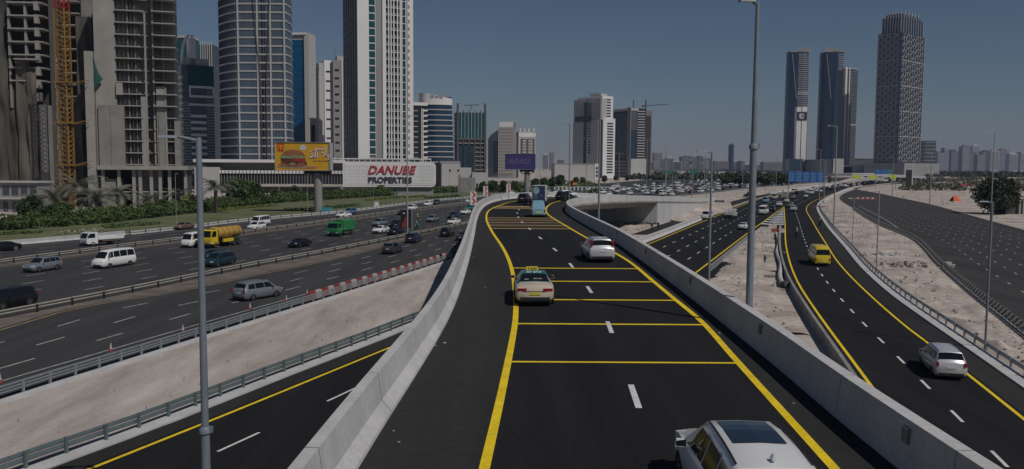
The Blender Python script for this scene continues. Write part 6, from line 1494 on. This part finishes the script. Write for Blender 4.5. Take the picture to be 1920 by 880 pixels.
# small site office at the left edge
p = P(0, 404, 0); t = thing('site_office', 'grey two storey cabin cut by the left edge behind the hedge', 'cabin', (p.x - 3, p.y + 10, 0), 0)
bx(t, 'wall', -8, 6.6, 0, 7, 0, 8.0, RG); bx(t, 'roof', -8, 7.2, -.8, 7.5, 8.0, 8.4, RL); bx(t, 'walkway', -8, 7.0, -1.6, 0, 3.7, 4.1, RL)
for x in (-2, .4, 2.8, 5.2): bx(t, 'window', x, x + 1.7, -.12, .1, 4.8, 7.2, BG1); bx(t, 'door', x, x + 1.2, -.12, .1, .4, 3.0, RD)
# ================================================================ vegetation
def leafm(name, col, col2, rough=.75):
    m = mat(name, col, rough, var=.35, scale=.5, col2=col2, detail=3)
    return m
LF_H = leafm('hedge_leaf', (.034, .066, .014), (.075, .115, .030)); LF_D = leafm('dark_leaf', (.018, .042, .012), (.045, .075, .022)); LF_M = leafm('tree_leaf', (.03, .07, .014), (.07, .12, .03))
LF_P = leafm('palm_leaf', (.10, .11, .08), (.19, .195, .15)); LF_Y = leafm('shrub_leaf_lime', (.10, .13, .02), (.16, .18, .04)); LF_T = leafm('tamarisk_leaf', (.022, .036, .018), (.045, .06, .03))
LF_C = leafm('cream_flower', (.22, .22, .14), (.35, .34, .24)); BARK = mat('bark', (.10, .075, .055), .95, var=.3, scale=3); BARKP = mat('palm_bark', (.13, .10, .075), .95, var=.35, scale=4)
SCRUB = leafm('scrub_leaf', (.09, .09, .055), (.14, .13, .08))
def leaves(mb, blobs, n, size, m, r, shell=.55):
    mi = mb.mat(m); wts = [bx_[3] * bx_[4] * bx_[5] for bx_ in blobs]; tot = sum(wts)
    for bl, w_ in zip(blobs, wts):
        for _ in range(max(8, int(n * w_ / tot))):
            v = Vector((r.gauss(0, 1), r.gauss(0, 1), r.gauss(0, 1))).normalized(); k = shell + (1 - shell) * r.random() ** .6
            k *= 1 + .10 * math.sin(v.x * 7 + v.z * 5 + bl[0]); 
            p = Vector((bl[0] + v.x * bl[3] * k, bl[1] + v.y * bl[4] * k, max(.05, bl[2] + v.z * bl[5] * k)))
            a = Vector((r.uniform(-1, 1), r.uniform(-1, 1), r.uniform(-.6, .9))).normalized(); c = a.cross(Vector((r.uniform(-1, 1), r.uniform(-1, 1), r.uniform(-1, 1)))).normalized()
            s_ = size * r.uniform(.5, 1.3); i = len(mb.v)
            mb.v += [tuple(p - a * s_), tuple(p + c * s_ * .55), tuple(p + a * s_), tuple(p - c * s_ * .55)]; mb.f.append((i, i + 1, i + 2, i + 3)); mb.mi.append(mi); mb.sm.append(False)
def crown_blobs(r, R_, H0, H1, n):
    o = []
    for i in range(n):
        u = (i + .5) / n; a = i * 2.4 + r.uniform(-.4, .4); z = H0 + (H1 - H0) * (.2 + .65 * u); rad = R_ * math.sin(math.pi * (.22 + .68 * u)) * .62
        s_ = R_ * r.uniform(.36, .56); o.append((rad * math.cos(a), rad * math.sin(a), z, s_, s_ * r.uniform(.8, 1.1), s_ * r.uniform(.6, .85)))
    o.append((0, 0, (H0 + H1) / 2, R_ * .55, R_ * .55, (H1 - H0) * .42)); return o
TREES = {}
def tree_meshes(kind, seed):
    k = (kind, seed)
    if k in TREES: return TREES[k]
    r = random.Random(seed)
    prm = {'round': (3.0, 1.2, 6.5, 2600, .34, LF_M, 12), 'dark': (2.6, .8, 6.5, 2400, .32, LF_D, 11), 'wide': (6.6, .6, 9.8, 9000, .36, LF_T, 22), 'small': (1.6, .4, 3.4, 900, .26, LF_M, 7), 'lime': (1.9, .5, 3.8, 1100, .26, LF_Y, 8), 'far': (4, .5, 7.5, 700, .8, LF_D, 9)}[kind]
    b = MB(); leaves(b, crown_blobs(r, prm[0], prm[1], prm[2], prm[6]), prm[3], prm[4], prm[5], r); cm = b.mesh('crown')
    b = MB(); h = prm[2] * .6; b.tube([(0, 0, 0), (.1, .05, h * .4), (.0, .1, h)], [.05 * prm[0] + .08, .04 * prm[0] + .05, .05], BARK, 7)
    for j in range(5):
        a = j * 1.26 + r.uniform(0, .6); z = h * r.uniform(.3, .7); b.tube([(.05, .05, z), (prm[0] * .35 * math.cos(a), prm[0] * .35 * math.sin(a), z + prm[0] * .4), (prm[0] * .6 * math.cos(a), prm[0] * .6 * math.sin(a), z + prm[0] * .8)], [.09, .06, .03], BARK, 5)
    TREES[k] = (cm, b.mesh('trunk')); return TREES[k]
def tree(kind, seed, loc, label, scale=1.0, group=None, cat='tree', sz=None):
    cm, tm = tree_meshes(kind, seed)
    t = thing({'lime': 'shrub', 'small': 'small_tree'}.get(kind, 'tree'), label, cat, loc, seed * 1.3, group)
    t.scale = (scale, scale, sz or scale); link('crown', cm, t); link('trunk', tm, t); return t
# hedge, in stretches
HM = []
for sd_ in (1, 2, 3):
    r = random.Random(sd_); b = MB(); L = 26
    bl = [(r.uniform(-2.2, 2.2), -L / 2 + L * (i + .5) / 26, r.uniform(1.0, 2.0), 1.9, 1.4, r.uniform(1.0, 1.5)) for i in range(26)] + [(r.uniform(-1, 1), -L / 2 + L * (i + .5) / 14, 1.0, 2.4, 1.6, 1.0) for i in range(14)]
    leaves(b, bl, 5200, .30, LF_H, r, .6); HM.append(b.mesh('foliage'))
b = MB(); b.box((0, 0, 0), (3.0, 25.5, 1.7), LF_D, top=(.7, .99)); HC = b.mesh('stems')
y = 145.0; k = 0
names_h = ['behind the left end of the lawn', 'left of the yellow crane', 'in front of the crane foot', 'in front of the construction tower', 'left of the billboard column', 'behind the billboard column', 'in front of the white sign wall', 'right part below the sign wall', 'behind the slatted sign back', 'just past the slatted sign back', 'left of the chevron boards', 'behind the far end of the lawn', 'far beyond the bend', 'farthest along the lawn']
while y < 560 and k < 14:
    s_ = L_HED.slope(y); n_ = math.hypot(1, s_); yc = y + 13 / n_ ; p = L_HED.pt(yc, -2.6)
    t = thing('hedge', 'clipped dark green hedge ' + names_h[k], 'hedge', p, math.atan2(-L_HED.slope(yc), 1), 'hedge stretches along the lawn')
    t.scale = (1.25, 1, 1.12)
    link('foliage', HM[k % 3], t); link('stems', HC, t); y = yc + 13 / n_; k += 1
print('hedge y', y)
# low shrubs on the lawn
def shrub_bed(label, pts, m, h=.55, wdt=1.2, name='shrub_bed', seed=3, size=.2):
    r = random.Random(seed); b = MB(); c0 = P(*pts[0], 0); bl = []
    for i in range(len(pts) - 1):
        A, B = P(*pts[i], 0), P(*pts[i + 1], 0); n = max(2, int((B - A).length / 1.1))
        for j in range(n):
            q = A.lerp(B, j / n) - c0; bl.append((q.x + r.uniform(-.4, .4), q.y + r.uniform(-.4, .4), h * .4, wdt * r.uniform(.6, 1), wdt * r.uniform(.6, 1), h * r.uniform(.5, .8)))
    leaves(b, bl, len(bl) * 90, size, m, r, .5); return tag(b.build(name, None, c0), label, 'shrub', None)
shrub_bed('low bed of cream flowering shrubs at the left end of the lawn', [(0, 431), (50, 428), (96, 427)], LF_C, .7, 1.6, seed=1); shrub_bed('dark low shrubs right at the left edge below the cream ones', [(0, 441), (40, 439), (78, 437)], LF_H, .6, 1.5, seed=2)
shrub_bed('middle bed of pale flowering shrubs beside the concrete barrier', [(112, 440), (160, 437), (205, 433)], LF_C, .7, 1.3, seed=4); shrub_bed('green bed of shrubs with cream tops in the middle of the lawn', [(200, 428), (250, 424), (300, 421)], LF_H, .8, 1.7, seed=5)
shrub_bed('lime shrub bed in front of the hedge near the dark tree', [(400, 396), (450, 392), (520, 386)], LF_Y, .8, 1.5, seed=6); shrub_bed('green shrub bed around the foot of the billboard column', [(540, 396), (585, 395), (640, 390), (670, 386)], LF_M, 1.0, 1.7, seed=7)
shrub_bed('lime shrub bed below the white sign wall', [(690, 377), (740, 372), (800, 369)], LF_Y, .8, 1.6, seed=8, size=.25); shrub_bed('green shrub bed left of the slatted sign back', [(800, 373), (830, 371), (862, 369)], LF_M, .9, 1.8, seed=9, size=.25)
# palms
def palm_mesh(seed, th=3.2):
    r = random.Random(seed); b = MB()
    for k in range(30):
        a = k * 2.399 + r.uniform(-.2, .2); el = R(r.uniform(-5, 78)); L = r.uniform(2.6, 3.5); u = Vector((math.cos(a), math.sin(a), 0)); side = Vector((-math.sin(a), math.cos(a), 0)); pts = []
        p = Vector((0, 0, th)); e = el
        for j in range(9): pts.append(p.copy()); p = p + (u * math.cos(e) + Vector((0, 0, 1)) * math.sin(e)) * (L / 8); e -= R(11 + 5 * (j > 4))
        for j in range(1, 9):
            q = pts[j]; d_ = (pts[j] - pts[j - 1]).normalized(); w_ = .62 * math.sin(math.pi * (.12 + .82 * j / 9))
            for s_ in (-1, 1):
                for f_ in (0, .5):
                    q2 = q - d_ * (L / 8) * f_; tip = q2 + side * s_ * w_ + d_ * w_ * .7 - Vector((0, 0, w_ * .35)); b.face([q2 - d_ * .06, q2 + d_ * .06, tip], LF_P)
    cm = b.mesh('crown'); b = MB(); b.tube([(0, 0, 0), (.05, 0, th * .5), (0, 0, th)], [.26, .2, .24], BARKP, 8); return cm, b.mesh('trunk')
PM = [palm_mesh(1, 2.8), palm_mesh(2, 3.6), palm_mesh(3, 2.2)]
for i, (x, yb, d, sc, lb) in enumerate(((100, 0, 205, 1.1, 'date palm just left of the crane foot'), (150, 0, 208, 1.3, 'tallest grey green date palm right of the crane foot'), (182, 0, 205, 1.25, 'date palm at the foot of the pale lift shaft'), (222, 0, 214, 1.2, 'date palm in front of the ground floor columns'), (405, 0, 232, 1.2, 'date palm right of the big grey lamp pole'), (278, 0, 236, .9, 'young date palm in front of the open ground floor'), (338, 0, 236, 1.0, 'young date palm just left of the big grey lamp pole'), (123, 0, 214, 1.0, 'date palm directly in front of the crane mast'), (70, 0, 215, .95, 'small date palm behind the dark bushy tree'))):
    p = PD(x, 380, d); t = thing('date_palm', lb, 'palm', (p.x, d, 0), i * 1.1, 'date palms behind the hedge'); t.scale = (sc * 1.8, sc * 1.8, sc * 1.5); cm, tm = PM[i % 3]; link('crown', cm, t); link('trunk', tm, t)
for x, d, kind, sc, lb in ((58, 205, 'dark', 1.15, 'dark bushy tree beside the grey cabin'), (95, 200, 'small', 1.5, 'yellow green bush between cabin and crane'), (120, 199, 'small', 1.5, 'round bush in front of the crane foot'), (210, 210, 'lime', 1.0, 'bright green bush between two palms'), (305, 235, 'small', 1.4, 'round green bush in front of the ground floor slab'), (357, 228, 'lime', 1.35, 'lime green shrub hugging the big lamp pole'), (447, 250, 'round', 1.25, 'dark rounded tree left of the burger billboard'), (475, 252, 'round', 1.05, 'second rounded tree nearer the burger billboard'), (515, 262, 'small', 1.3, 'small tree under the covered bridge'), (556, 266, 'small', 1.4, 'small tree just left of the billboard column'), (602, 272, 'small', 1.2, 'small tree just right of the billboard column'), (715, 285, 'lime', 1.0, 'light green tree in front of the dark lettering'), (747, 290, 'dark', .62, 'dark tree under the last letters of the sign'), (640, 285, 'small', .9, 'small tree at the left end of the sign wall')):
    yh = 150.0
    while 960 + F * L_HED(yh) / yh < x: yh += 1
    sc *= max(yh + 7, d * .0 + 1) / d; d = yh + (7 if kind != 'lime' or x > 400 else 3)
    p = PD(x, 380, d); tree(kind, (x % 3) + 1, (p.x, d, 0), lb, sc)
for i, (x, d, kind, sc, lb) in enumerate(((905, 420, 'dark', .9, 'dark tree behind the first chevron boards'), (925, 430, 'round', .95, 'tree left of the purple billboard column'), (945, 430, 'dark', 1.0, 'dark tree directly left of the purple billboard column'), (965, 440, 'round', .9, 'tree under the purple billboard'), (1004, 470, 'dark', 1.05, 'dark tree right of the purple billboard column'), (1020, 480, 'round', 1.1, 'rounded tree above the blue van'), (1034, 500, 'dark', 1.1, 'dark tree left of the lamp at the bend'), (1050, 520, 'dark', 1.3, 'tall dark tree behind the lamp at the bend'), (1080, 640, 'round', .9, 'tree in front of the long pale hall, left one'), (1092, 650, 'round', .85, 'tree in front of the long pale hall, right one'), (1133, 700, 'dark', 1.0, 'dark tree at the foot of the white apartment tower'), (1155, 760, 'round', 1.0, 'tree at the foot of the dark teal tower'), (1175, 780, 'dark', .9, 'dark tree right of the dark teal tower foot'))):
    p = PD(x, 380, d); tree(kind, i % 3 + 1, (p.x, d, 0), lb, sc, 'trees along the far verge')
# row of dark trees beyond the middle road
for i, x in enumerate((1359, 1368, 1378, 1387, 1396, 1427, 1436, 1446, 1456, 1466, 1475, 1484)):
    d = 640 + (i % 3) * 14; p = PD(x, 380, d); tree('far', i % 2 + 1, (p.x, d, 0), ('leftmost dark tree of the far row left of the main lamp pole', None)[0] if i == 0 else 'dark tree in the far row beside the blue road sign' if i > 4 else 'dark tree in the far row just left of the main lamp pole', 1.1 + (i * 7 % 4) * .08, 'far tree row by the blue sign')
p = PD(1859, 380, 255); tree('wide', 1, (p.x - 1.2, 250, 0), 'big round dark tree on the sand at the right', .98, sz=1.08)
# scrub fields
def scrub(label, x0, x1, d0, d1, n, m, sz, hh, seed):
    r = random.Random(seed); b = MB(); bl = []
    for _ in range(n):
        d = d0 + (d1 - d0) * r.random() ** 1.3; x = (x0 + (x1 - x0) * r.random() - 960) / F * d; s_ = r.uniform(.6, 1.6) * hh; bl.append((x, d, s_ * .4, s_ * r.uniform(1, 2.4), s_ * r.uniform(.8, 1.6), s_ * .7))
    leaves(b, bl, n * 26, sz, m, r, .4); return tag(b.build('scrub'), label, 'scrub', None, 'stuff')
scrub('dry green scrub on the far sand', 1690, 1990, 520, 1500, 420, SCRUB, 1.1, 1.7, 1); scrub('dark distant tree belt', 1735, 2010, 1500, 2600, 330, LF_T, 3.2, 5.5, 2); scrub('distant scrub in the middle', 1180, 1480, 900, 2000, 240, LF_T, 2.4, 3.6, 3); scrub('scrub behind lawn', 880, 1130, 430, 700, 110, LF_H, .8, 1.6, 4)
# ================================================================ people, motorcycles, small things
SKIN = mat('skin', (.22, .12, .08), .7); HIVIS = mat('hi_vis', (.55, .62, .05), .7); CLD = mat('cloth_dark', (.03, .035, .05), .9); CLT = mat('cloth_teal', (.02, .20, .19), .8); HELW = mat('helmet_white', (.6, .6, .58), .4); CLB = mat('cloth_blue', (.03, .07, .18), .9)
def person(label, loc, rz, pose='stand', top=HIVIS, bottom=CLD, hel=HELW, group=None):
    root = thing('person', label, 'person', loc, rz, group)
    J = {'stand': dict(pelvis=(0, 0, .95), chest=(0, 0, 1.35), neck=(0, 0, 1.48), head=(0, .02, 1.64), kl=(-.12, .03, .50), fl=(-.13, -.02, .06), tl=(-.13, .12, .03), el=(-.30, -.02, 1.12), hl=(-.30, .12, .90), sl=(-.19, 0, 1.40), hipl=(-.10, 0, .90)),
         'ride': dict(pelvis=(0, -.12, .86), chest=(0, .02, 1.24), neck=(0, .06, 1.38), head=(0, .12, 1.54), kl=(-.20, .30, .78), fl=(-.17, .12, .34), tl=(-.17, .26, .30), el=(-.28, .22, 1.08), hl=(-.26, .46, 1.04), sl=(-.19, .03, 1.28), hipl=(-.11, -.08, .84))}[pose]
    names = ['pelvis', 'chest', 'neck', 'head']; V = [J[n] for n in names]; E = [(0, 1), (1, 2), (2, 3)]; rad = [.15, .16, .065, .10]
    for sx in (1, -1):
        q = lambda n: (J[n][0] * sx, J[n][1], J[n][2]); i = len(V)
        V += [q('hipl'), q('kl'), q('fl'), q('tl'), q('sl'), q('el'), q('hl')]; rad += [.10, .065, .045, .04, .065, .045, .035]; E += [(0, i), (i, i + 1), (i + 1, i + 2), (i + 2, i + 3), (1, i + 4), (i + 4, i + 5), (i + 5, i + 6)]
    me = bpy.data.meshes.new('body'); me.from_pydata(V, E, []); o = bpy.data.objects.new('body', me); C.objects.link(o); 
    md = o.modifiers.new('skin', 'SKIN'); me.materials.append(SKIN); me.materials.append(top); me.materials.append(bottom)
    lay = me.skin_vertices[0] if me.skin_vertices else None
    if lay is None:
        bm = bmesh.new(); bm.from_mesh(me); bm.verts.layers.skin.verify(); bm.to_mesh(me); bm.free(); lay = me.skin_vertices[0]
    for i, v in enumerate(lay.data): v.radius = (rad[i], rad[i]); v.use_root = (i == 0)
    o.modifiers.new('sub', 'SUBSURF').render_levels = 1; o.modifiers['sub'].levels = 1
    dg = bpy.context.evaluated_depsgraph_get(); dg.update(); m2 = bpy.data.meshes.new_from_object(o.evaluated_get(dg)); bpy.data.objects.remove(o)
    m2.materials.clear(); [m2.materials.append(m) for m in (SKIN, top, bottom)]
    pz = J['pelvis'][2]
    for f in m2.polygons:
        c = f.center; f.use_smooth = True
        f.material_index = 0 if c.z > J['neck'][2] or (abs(c.x) > .24 and c.z < J['el'][2] - .02) else (1 if c.z > pz + (.02 if pose == 'stand' else .06) else 2)
    link('body', m2, root)
    h = Vector(J['head']); n = 10
    b = MB(); b.grid([[(h.x + rr * math.cos(2 * math.pi * i / n), h.y + rr * 1.1 * math.sin(2 * math.pi * i / n), h.z + z) for i in range(n)] for rr, z in ((.145, -.02), (.15, .05), (.11, .13), (.01, .16))], hel, True, True); b.build('helmet', root); return root
def motorcycle(label, loc, rz, col, box=None, group=None):
    root = thing('motorcycle', label, 'motorcycle', loc, rz, group)
    for y in (-.65, .68):
        t_, r_ = wheel_meshes(.31, .12) if (.31, .12) not in _wm else _wm[(.31, .12)]; _wm[(.31, .12)] = (t_, r_); o = link('wheel', t_, root, (0, y, .31)); link('rim', r_, o)
    b = MB(); b.box((0, .18, .62), (.26, .55, .22), col, top=(.7, .8)); b.build('tank', root); b = MB(); b.box((0, -.38, .66), (.26, .7, .10), TRIM); b.build('seat', root)
    b = MB(); b.box((0, 0, .32), (.28, .5, .3), TRIM); b.tube([(0, .68, .31), (0, .50, .95)], .035, STEEL, 6); b.tube([(0, -.65, .31), (0, -.1, .45)], .03, STEEL, 6); b.build('frame', root)
    b = MB(); b.tube([(-.32, .42, 1.0), (0, .50, .98), (.32, .42, 1.0)], .02, TRIM, 6); b.build('handlebar', root); b = MB(); b.box((0, .62, .80), (.18, .1, .16), LAMP_F); b.build('headlight', root); b = MB(); b.box((0, -.82, .62), (.12, .06, .08), LAMP_R); b.build('taillight', root)
    if box: b = MB(); b.box((0, -.68, .78), (.5, .5, .52), box, top=.94); b.build('delivery_box', root)
    return root
def rider(px, py, rz, col, box, lb, lb2, top, grp='motorcycles on the roads'):
    p = P(px, py, 0); l_ = (p.x, p.y, .03); motorcycle(lb, l_, rz, col, box, grp); person(lb2, l_, rz, 'ride', top, CLD, HELW)
rider(781, 431, rd(781, 431, L_M, False), CLB, CLT, 'delivery motorcycle with teal box on the highway', 'rider in teal on the delivery motorcycle on the highway', CLT)
rider(1494, 444, -.16, TRIM, None, 'dark motorcycle in the left lane of the right road', 'rider in pale grey on the dark motorcycle on the right road', mat('cloth_grey', (.16, .19, .18), .9))
rider(1537, 424, -.2, TRIM, TRIM, 'black motorcycle with box on the shoulder of the right road', 'rider in black on the shoulder of the right road', CLD)
p = P(783, 415, 0); person('person in yellow high visibility vest on the highway behind the sign board', (p.x, p.y, .03), R(100), 'stand', HIVIS, CLD)
for x, y, c_, lb in ((1234, 431, CLD, 'worker in dark clothes at the start of the low concrete wall'), (1222, 433, CLD, 'worker standing left of the low concrete wall'), (1434, 500, CLB, 'worker in blue standing on the sand left of the right road'), (1435, 358.5, RED, 'worker in red on the far sand bank')):
    p = P(x, y, 0); person(lb, (p.x, p.y, .01), x, 'stand', c_, CLD, group='workers on the sand')

def heap(label, px, py, n, s, m, name='debris_pile', seed=1, cat='debris'):
    r = random.Random(seed); b = MB(); p = P(px, py, 0)
    for _ in range(n):
        b.box((r.gauss(0, s), r.gauss(0, s * .6), r.uniform(0, .12)), (r.uniform(.1, .5) * s, r.uniform(.08, .3) * s, r.uniform(.05, .3) * s), m, r.uniform(0, 3))
    return tag(b.build(name, None, (p.x, p.y, 0)), label, cat, None, 'stuff')
heap('dark building debris on the sand below the bridge opening', 1205, 421, 60, 1.6, RD, seed=1); heap('timber and scrap beside the bridge wall', 1216, 411, 26, 1.2, BARK, seed=2); heap('rubble beside the concrete barrier of the right road', 1446, 520, 40, .6, CONC_D, seed=3); heap('dark blocks on the sand beside the right guardrail', 1620, 481, 20, .6, RD, seed=4)
heap('orange brown debris on the far right sand', 1735, 355, 40, 2.0, mat('rust', (.20, .07, .04), .9), seed=5); heap('long pile of grey slabs on the right sand', 1662, 479, 26, 1.4, CONC, seed=6); heap('pink debris near the guardrail bend', 1537, 389, 30, 1.6, mat('pink_debris', (.45, .2, .18), .9), seed=7); heap('dark debris strip on far sand', 1770, 347, 60, 4.0, RD, seed=8)
heap('stones scattered on the sand slope right', 1700, 500, 40, 2.2, SAND2, seed=9)
# generator trailer and low boxes on the bank
p = P(1404, 370, 0); t = thing('road_roller', 'dark red road roller parked on the sand bank by the main lamp pole', 'road roller', (p.x, p.y, 0), .6)
MR = mat('machine_maroon', (.12, .04, .035), .6)
b = MB(); b.box((0, -.6, 1.0), (1.8, 2.4, 1.2), MR, top=(.9, .85)); b.build('body', t); b = MB(); b.tube([(-.95, 1.7, .75), (.95, 1.7, .75)], .75, CONC_D, 16); b.build('drum', t); b = MB(); b.tube([(-1.0, -1.3, .7), (-.5, -1.3, .7)], .7, TYRE, 14); b.tube([(.5, -1.3, .7), (1.0, -1.3, .7)], .7, TYRE, 14); b.build('wheel_pair', t)
b = MB()
for a_, c_ in ((-.8, .1), (.8, .1), (-.8, -1.4), (.8, -1.4)): b.box((a_, c_, 2.1), (.1, .1, 1.1), TRIM)
b.box((0, -.65, 3.2), (1.9, 1.9, .12), MR); b.build('canopy', t)
for x, y, wd_, lb in ((1349, 381, 3.6, 'dark low crate on the sand bank left of the main lamp pole'), (1285, 381, 2.2, 'small dark crate on the sand bank above the wall end')):
    p = P(x, y, 0); t = thing('crate', lb, 'crate', (p.x, p.y, 0), .3); b = MB(); b.box((0, 0, .15), (wd_, 1.2, .9), RD, top=(.96, .9)); b.build('box', t)
    for s_ in (-1, 1): b = MB(); b.box((s_ * wd_ * .4, 0, 0), (.2, 1.1, .15), BARK); b.build('skid', t)
p = P(1249, 396, 0); t = thing('cable_drum', 'dark cable drum at the foot of the pole by the retaining wall', 'cable drum', (p.x, p.y, 0), .9)
for s_ in (-1, 1): b = MB(); b.tube([(s_ * .55, 0, 1.1), (s_ * .65, 0, 1.1)], 1.1, BARK, 18); b.build('flange', t)
b = MB(); b.tube([(-.5, 0, 1.1), (.5, 0, 1.1)], .7, RD, 14); b.build('core', t)
# orange tent and red shade on the right sand
TEN = mat('tent_orange', (.60, .10, .04), .8, var=.15, scale=.6)
p = P(1791, 378, 0); t = thing('tent', 'bright orange tarpaulin tent on the sand left of the big dark tree', 'tent', (p.x, p.y, 0), .3)
b = MB(); b.grid([[(-2.2, -1.6, 0), (-1.2, 0, 2.3), (-1.9, 1.6, 0)], [(0, -1.9, 0), (.2, 0, 2.5), (.3, 1.8, 0)], [(1.6, -1.7, 0), (1.8, 0, 1.3), (1.9, 1.5, 0)], [(3.2, -.9, 0), (3.0, 0, .25), (3.0, .8, 0)]], TEN, False); b.build('sheet', t); b = MB(); b.face([(-2.15, -1.4, .02), (-1.25, 0, 2.1), (-1.9, 1.4, .02)], RD); b.build('opening', t)
p = P(1815, 349.5, 0); t = thing('plastic_fence', 'long red plastic fence on the far sand', 'fence', (p.x, p.y, 0), 0)
b = MB(); b.box((0, 0, 0.2), (11, .15, 1.5), mat('fence_red', (.45, .04, .07), .7)); b.build('panel', t)
for x in (-5, -1.7, 1.7, 5): b = MB(); b.box((x, .15, 0), (.12, .12, 1.9), TRIM); b.build('post', t)
# slatted enclosure beside the big tree
a = P(1884, 402, 0); t = thing('utility_enclosure', 'walled utility enclosure with vertical slats cut by the right edge', 'enclosure', (a.x, a.y, 0), -.12)
bx(t, 'wall', 0, 3.4, 0, 5, 0, 4.6, RD)['label'] = 'dark shaded wall'; bx(t, 'wall', 3.4, 16, -.2, 5, 0, 4.3, RG); fins(t, 'slat', rg(3.8, 15.5, 1.05), -.45, .1, 4.2, .35, .3, RL); bx(t, 'roof', -.4, 16, -.6, 5, 4.6, 4.75, RL)  # the first wall has its shade put into the dark render
# small things on the lawn side
p = P(613, 399, 0); t = thing('utility_box', 'small turquoise utility box beside the billboard column', 'utility box', (p.x, p.y, 0), .2)
b = MB(); b.box((0, 0, .1), (3.2, 1.4, 1.3), mat('box_turquoise', (.03, .22, .26), .6), top=(.96, .9)); b.build('housing', t); b = MB(); b.box((0, 0, 0), (3.4, 1.6, .1), CONC); b.build('plinth', t); b = MB(); b.box((.7, -.72, .3), (.08, .05, .9), RL); b.build('door_seam', t)
p = P(706, 389, 0); t = thing('bollard_cabinet', 'small white cabinet at the lawn edge right of a thin lamp', 'cabinet', (p.x, p.y, 0), 0)
b = MB(); b.box((0, 0, 0), (1.2, .8, 1.9), RW, top=(.95, .95)); b.build('housing', t); b = MB(); b.box((0, 0, 1.9), (1.4, 1.0, .12), RL); b.build('lid', t)
p = P(1076, 351, 0); t = thing('excavator', 'orange excavator beside the white posts above the bend', 'excavator', (p.x, p.y, 0), .4); OR = mat('machine_orange', (.55, .20, .03), .6)
b = MB(); b.box((0, 0, 1.2), (3.0, 3.2, 1.6), OR, top=.9); b.build('body', t); b = MB(); b.box((-.9, .6, 2.6), (1.2, 1.4, 1.3), GLASS); b.build('cab', t)
for s_ in (-1, 1): b = MB(); b.box((s_ * 1.3, 0, 0), (.7, 4.4, 1.1), TRIM, top=(1, .8)); b.build('track', t)
b = MB(); b.tube([(.6, 1.4, 2.2), (.8, 3.8, 5.0), (.9, 6.2, 3.0)], [.35, .3, .2], OR, 6); b.build('boom', t); b = MB(); b.box((.9, 6.3, 1.8), (1.1, .9, 1.0), TRIM, top=(1, .6)); b.build('bucket', t)
# white posts of the wall above the bend
t = thing('baluster_wall', 'low white wall with closely set posts above the bend', 'wall', (P(1040, 357, 0).x, P(1040, 357, 0).y, 0)); L = 44
bx(t, 'rail', 0, L, 0, .4, 1.7, 2.1, CONC); fins(t, 'post', rg(0, L, 2.2), 0, 0, 1.7, .9, .4, RW)

p0 = P(1455, 440, 0); pts = [P(*q, 0) - p0 + Vector((0, 0, .3 + .1 * (i % 2))) for i, q in enumerate(((1455, 440), (1460, 458), (1457, 478), (1464, 500), (1462, 522), (1467, 540)))]
t = thing('drain_pipe', 'pale wavy drain pipe lying in the trench left of the right road', 'pipe', p0); b = MB(); b.tube(Path(pts).q, .28, CONC, 8); b.build('pipe', t)
b = MB(); b.tube([pts[-1], pts[-1] + Vector((.3, -.6, .1))], .38, RD, 10); b.build('pipe_end', t)
for x, y, n_, s_, sd_ in ((1449, 450, 40, .7, 21), (1450, 475, 40, .7, 22), (1453, 510, 34, .5, 23), (1468, 545, 26, .35, 24)): heap('dark rubble in the trench beside the pale drain pipe', x, y, n_, s_, RD if sd_ % 2 else CONC_D, seed=sd_)
# stones on the sand
r = random.Random(9); b = MB(); st = 0
def stones(mb, a, bb_, y0, y1, n, s0, s1, m):
    for _ in range(n):
        y = y0 + (y1 - y0) * r.random() ** 1.5; x = a(y) + (bb_(y) - a(y)) * r.random(); s_ = r.uniform(s0, s1); mb.box((x, y, .02), (s_, s_ * r.uniform(.5, 1), s_ * .5 + .12), m, r.uniform(0, 3), top=.6)
stones(b, Off(L_LE, -1.5), Off(L_FEN, 1.8), 28, 118, 60, .04, .13, CONC_D); stones(b, Off(L_KB, 2), Off(L_FL, -1.5), 40, 300, 300, .06, .32, CONC_D); stones(b, Off(L_GL, 2.6), Off(L_RY, -2), 68, 195, 200, .06, .3, CONC_D)
stones(b, Line([(16, 150), (24, 200), (52, 300), (96, 400)]), Off(L_LE, -6), 155, 400, 160, .1, .45, CONC_D); stones(b, Off(L_FR, 2), Line([(240, 100), (360, 300), (620, 700)]), 170, 600, 260, .3, .9, CONC_D)
tag(b.build('stones'), kind='stuff')
# dust and wear on the flyover shoulders: pale spots beside the parapet
b = MB()
for _ in range(22):
    y = r.uniform(12, 70); x = r.choice([r.uniform(-3.2, -1.3), r.uniform(7.6, 8.6)]); s_ = r.uniform(.02, .09)
    b.face([(x + s_ * math.cos(a_) * r.uniform(.6, 1), y + s_ * 1.6 * math.sin(a_), ZD + .005) for a_ in [R(60 * i) for i in range(6)]], CONC_D)
b.build('dust_spot', fly_road)
# ================================================================ haze
hz = MB(); hz.box((0, 6200, -1.0), (13000, 13400, 420.0))
hm = bpy.data.materials.new('haze'); hm.use_nodes = True; n = hm.node_tree.nodes; l = hm.node_tree.links
n.remove(n['Principled BSDF']); pv = n.new('ShaderNodeVolumePrincipled')
pv.inputs['Color'].default_value = (.50, .60, .96, 1); pv.inputs['Density'].default_value = 6.5e-5; pv.inputs['Anisotropy'].default_value = 0.0
l.new(pv.outputs[0], n['Material Output'].inputs['Volume'])
ho = hz.build('haze'); ho.data.materials.clear(); ho.data.materials.append(hm); tag(ho, kind='stuff')
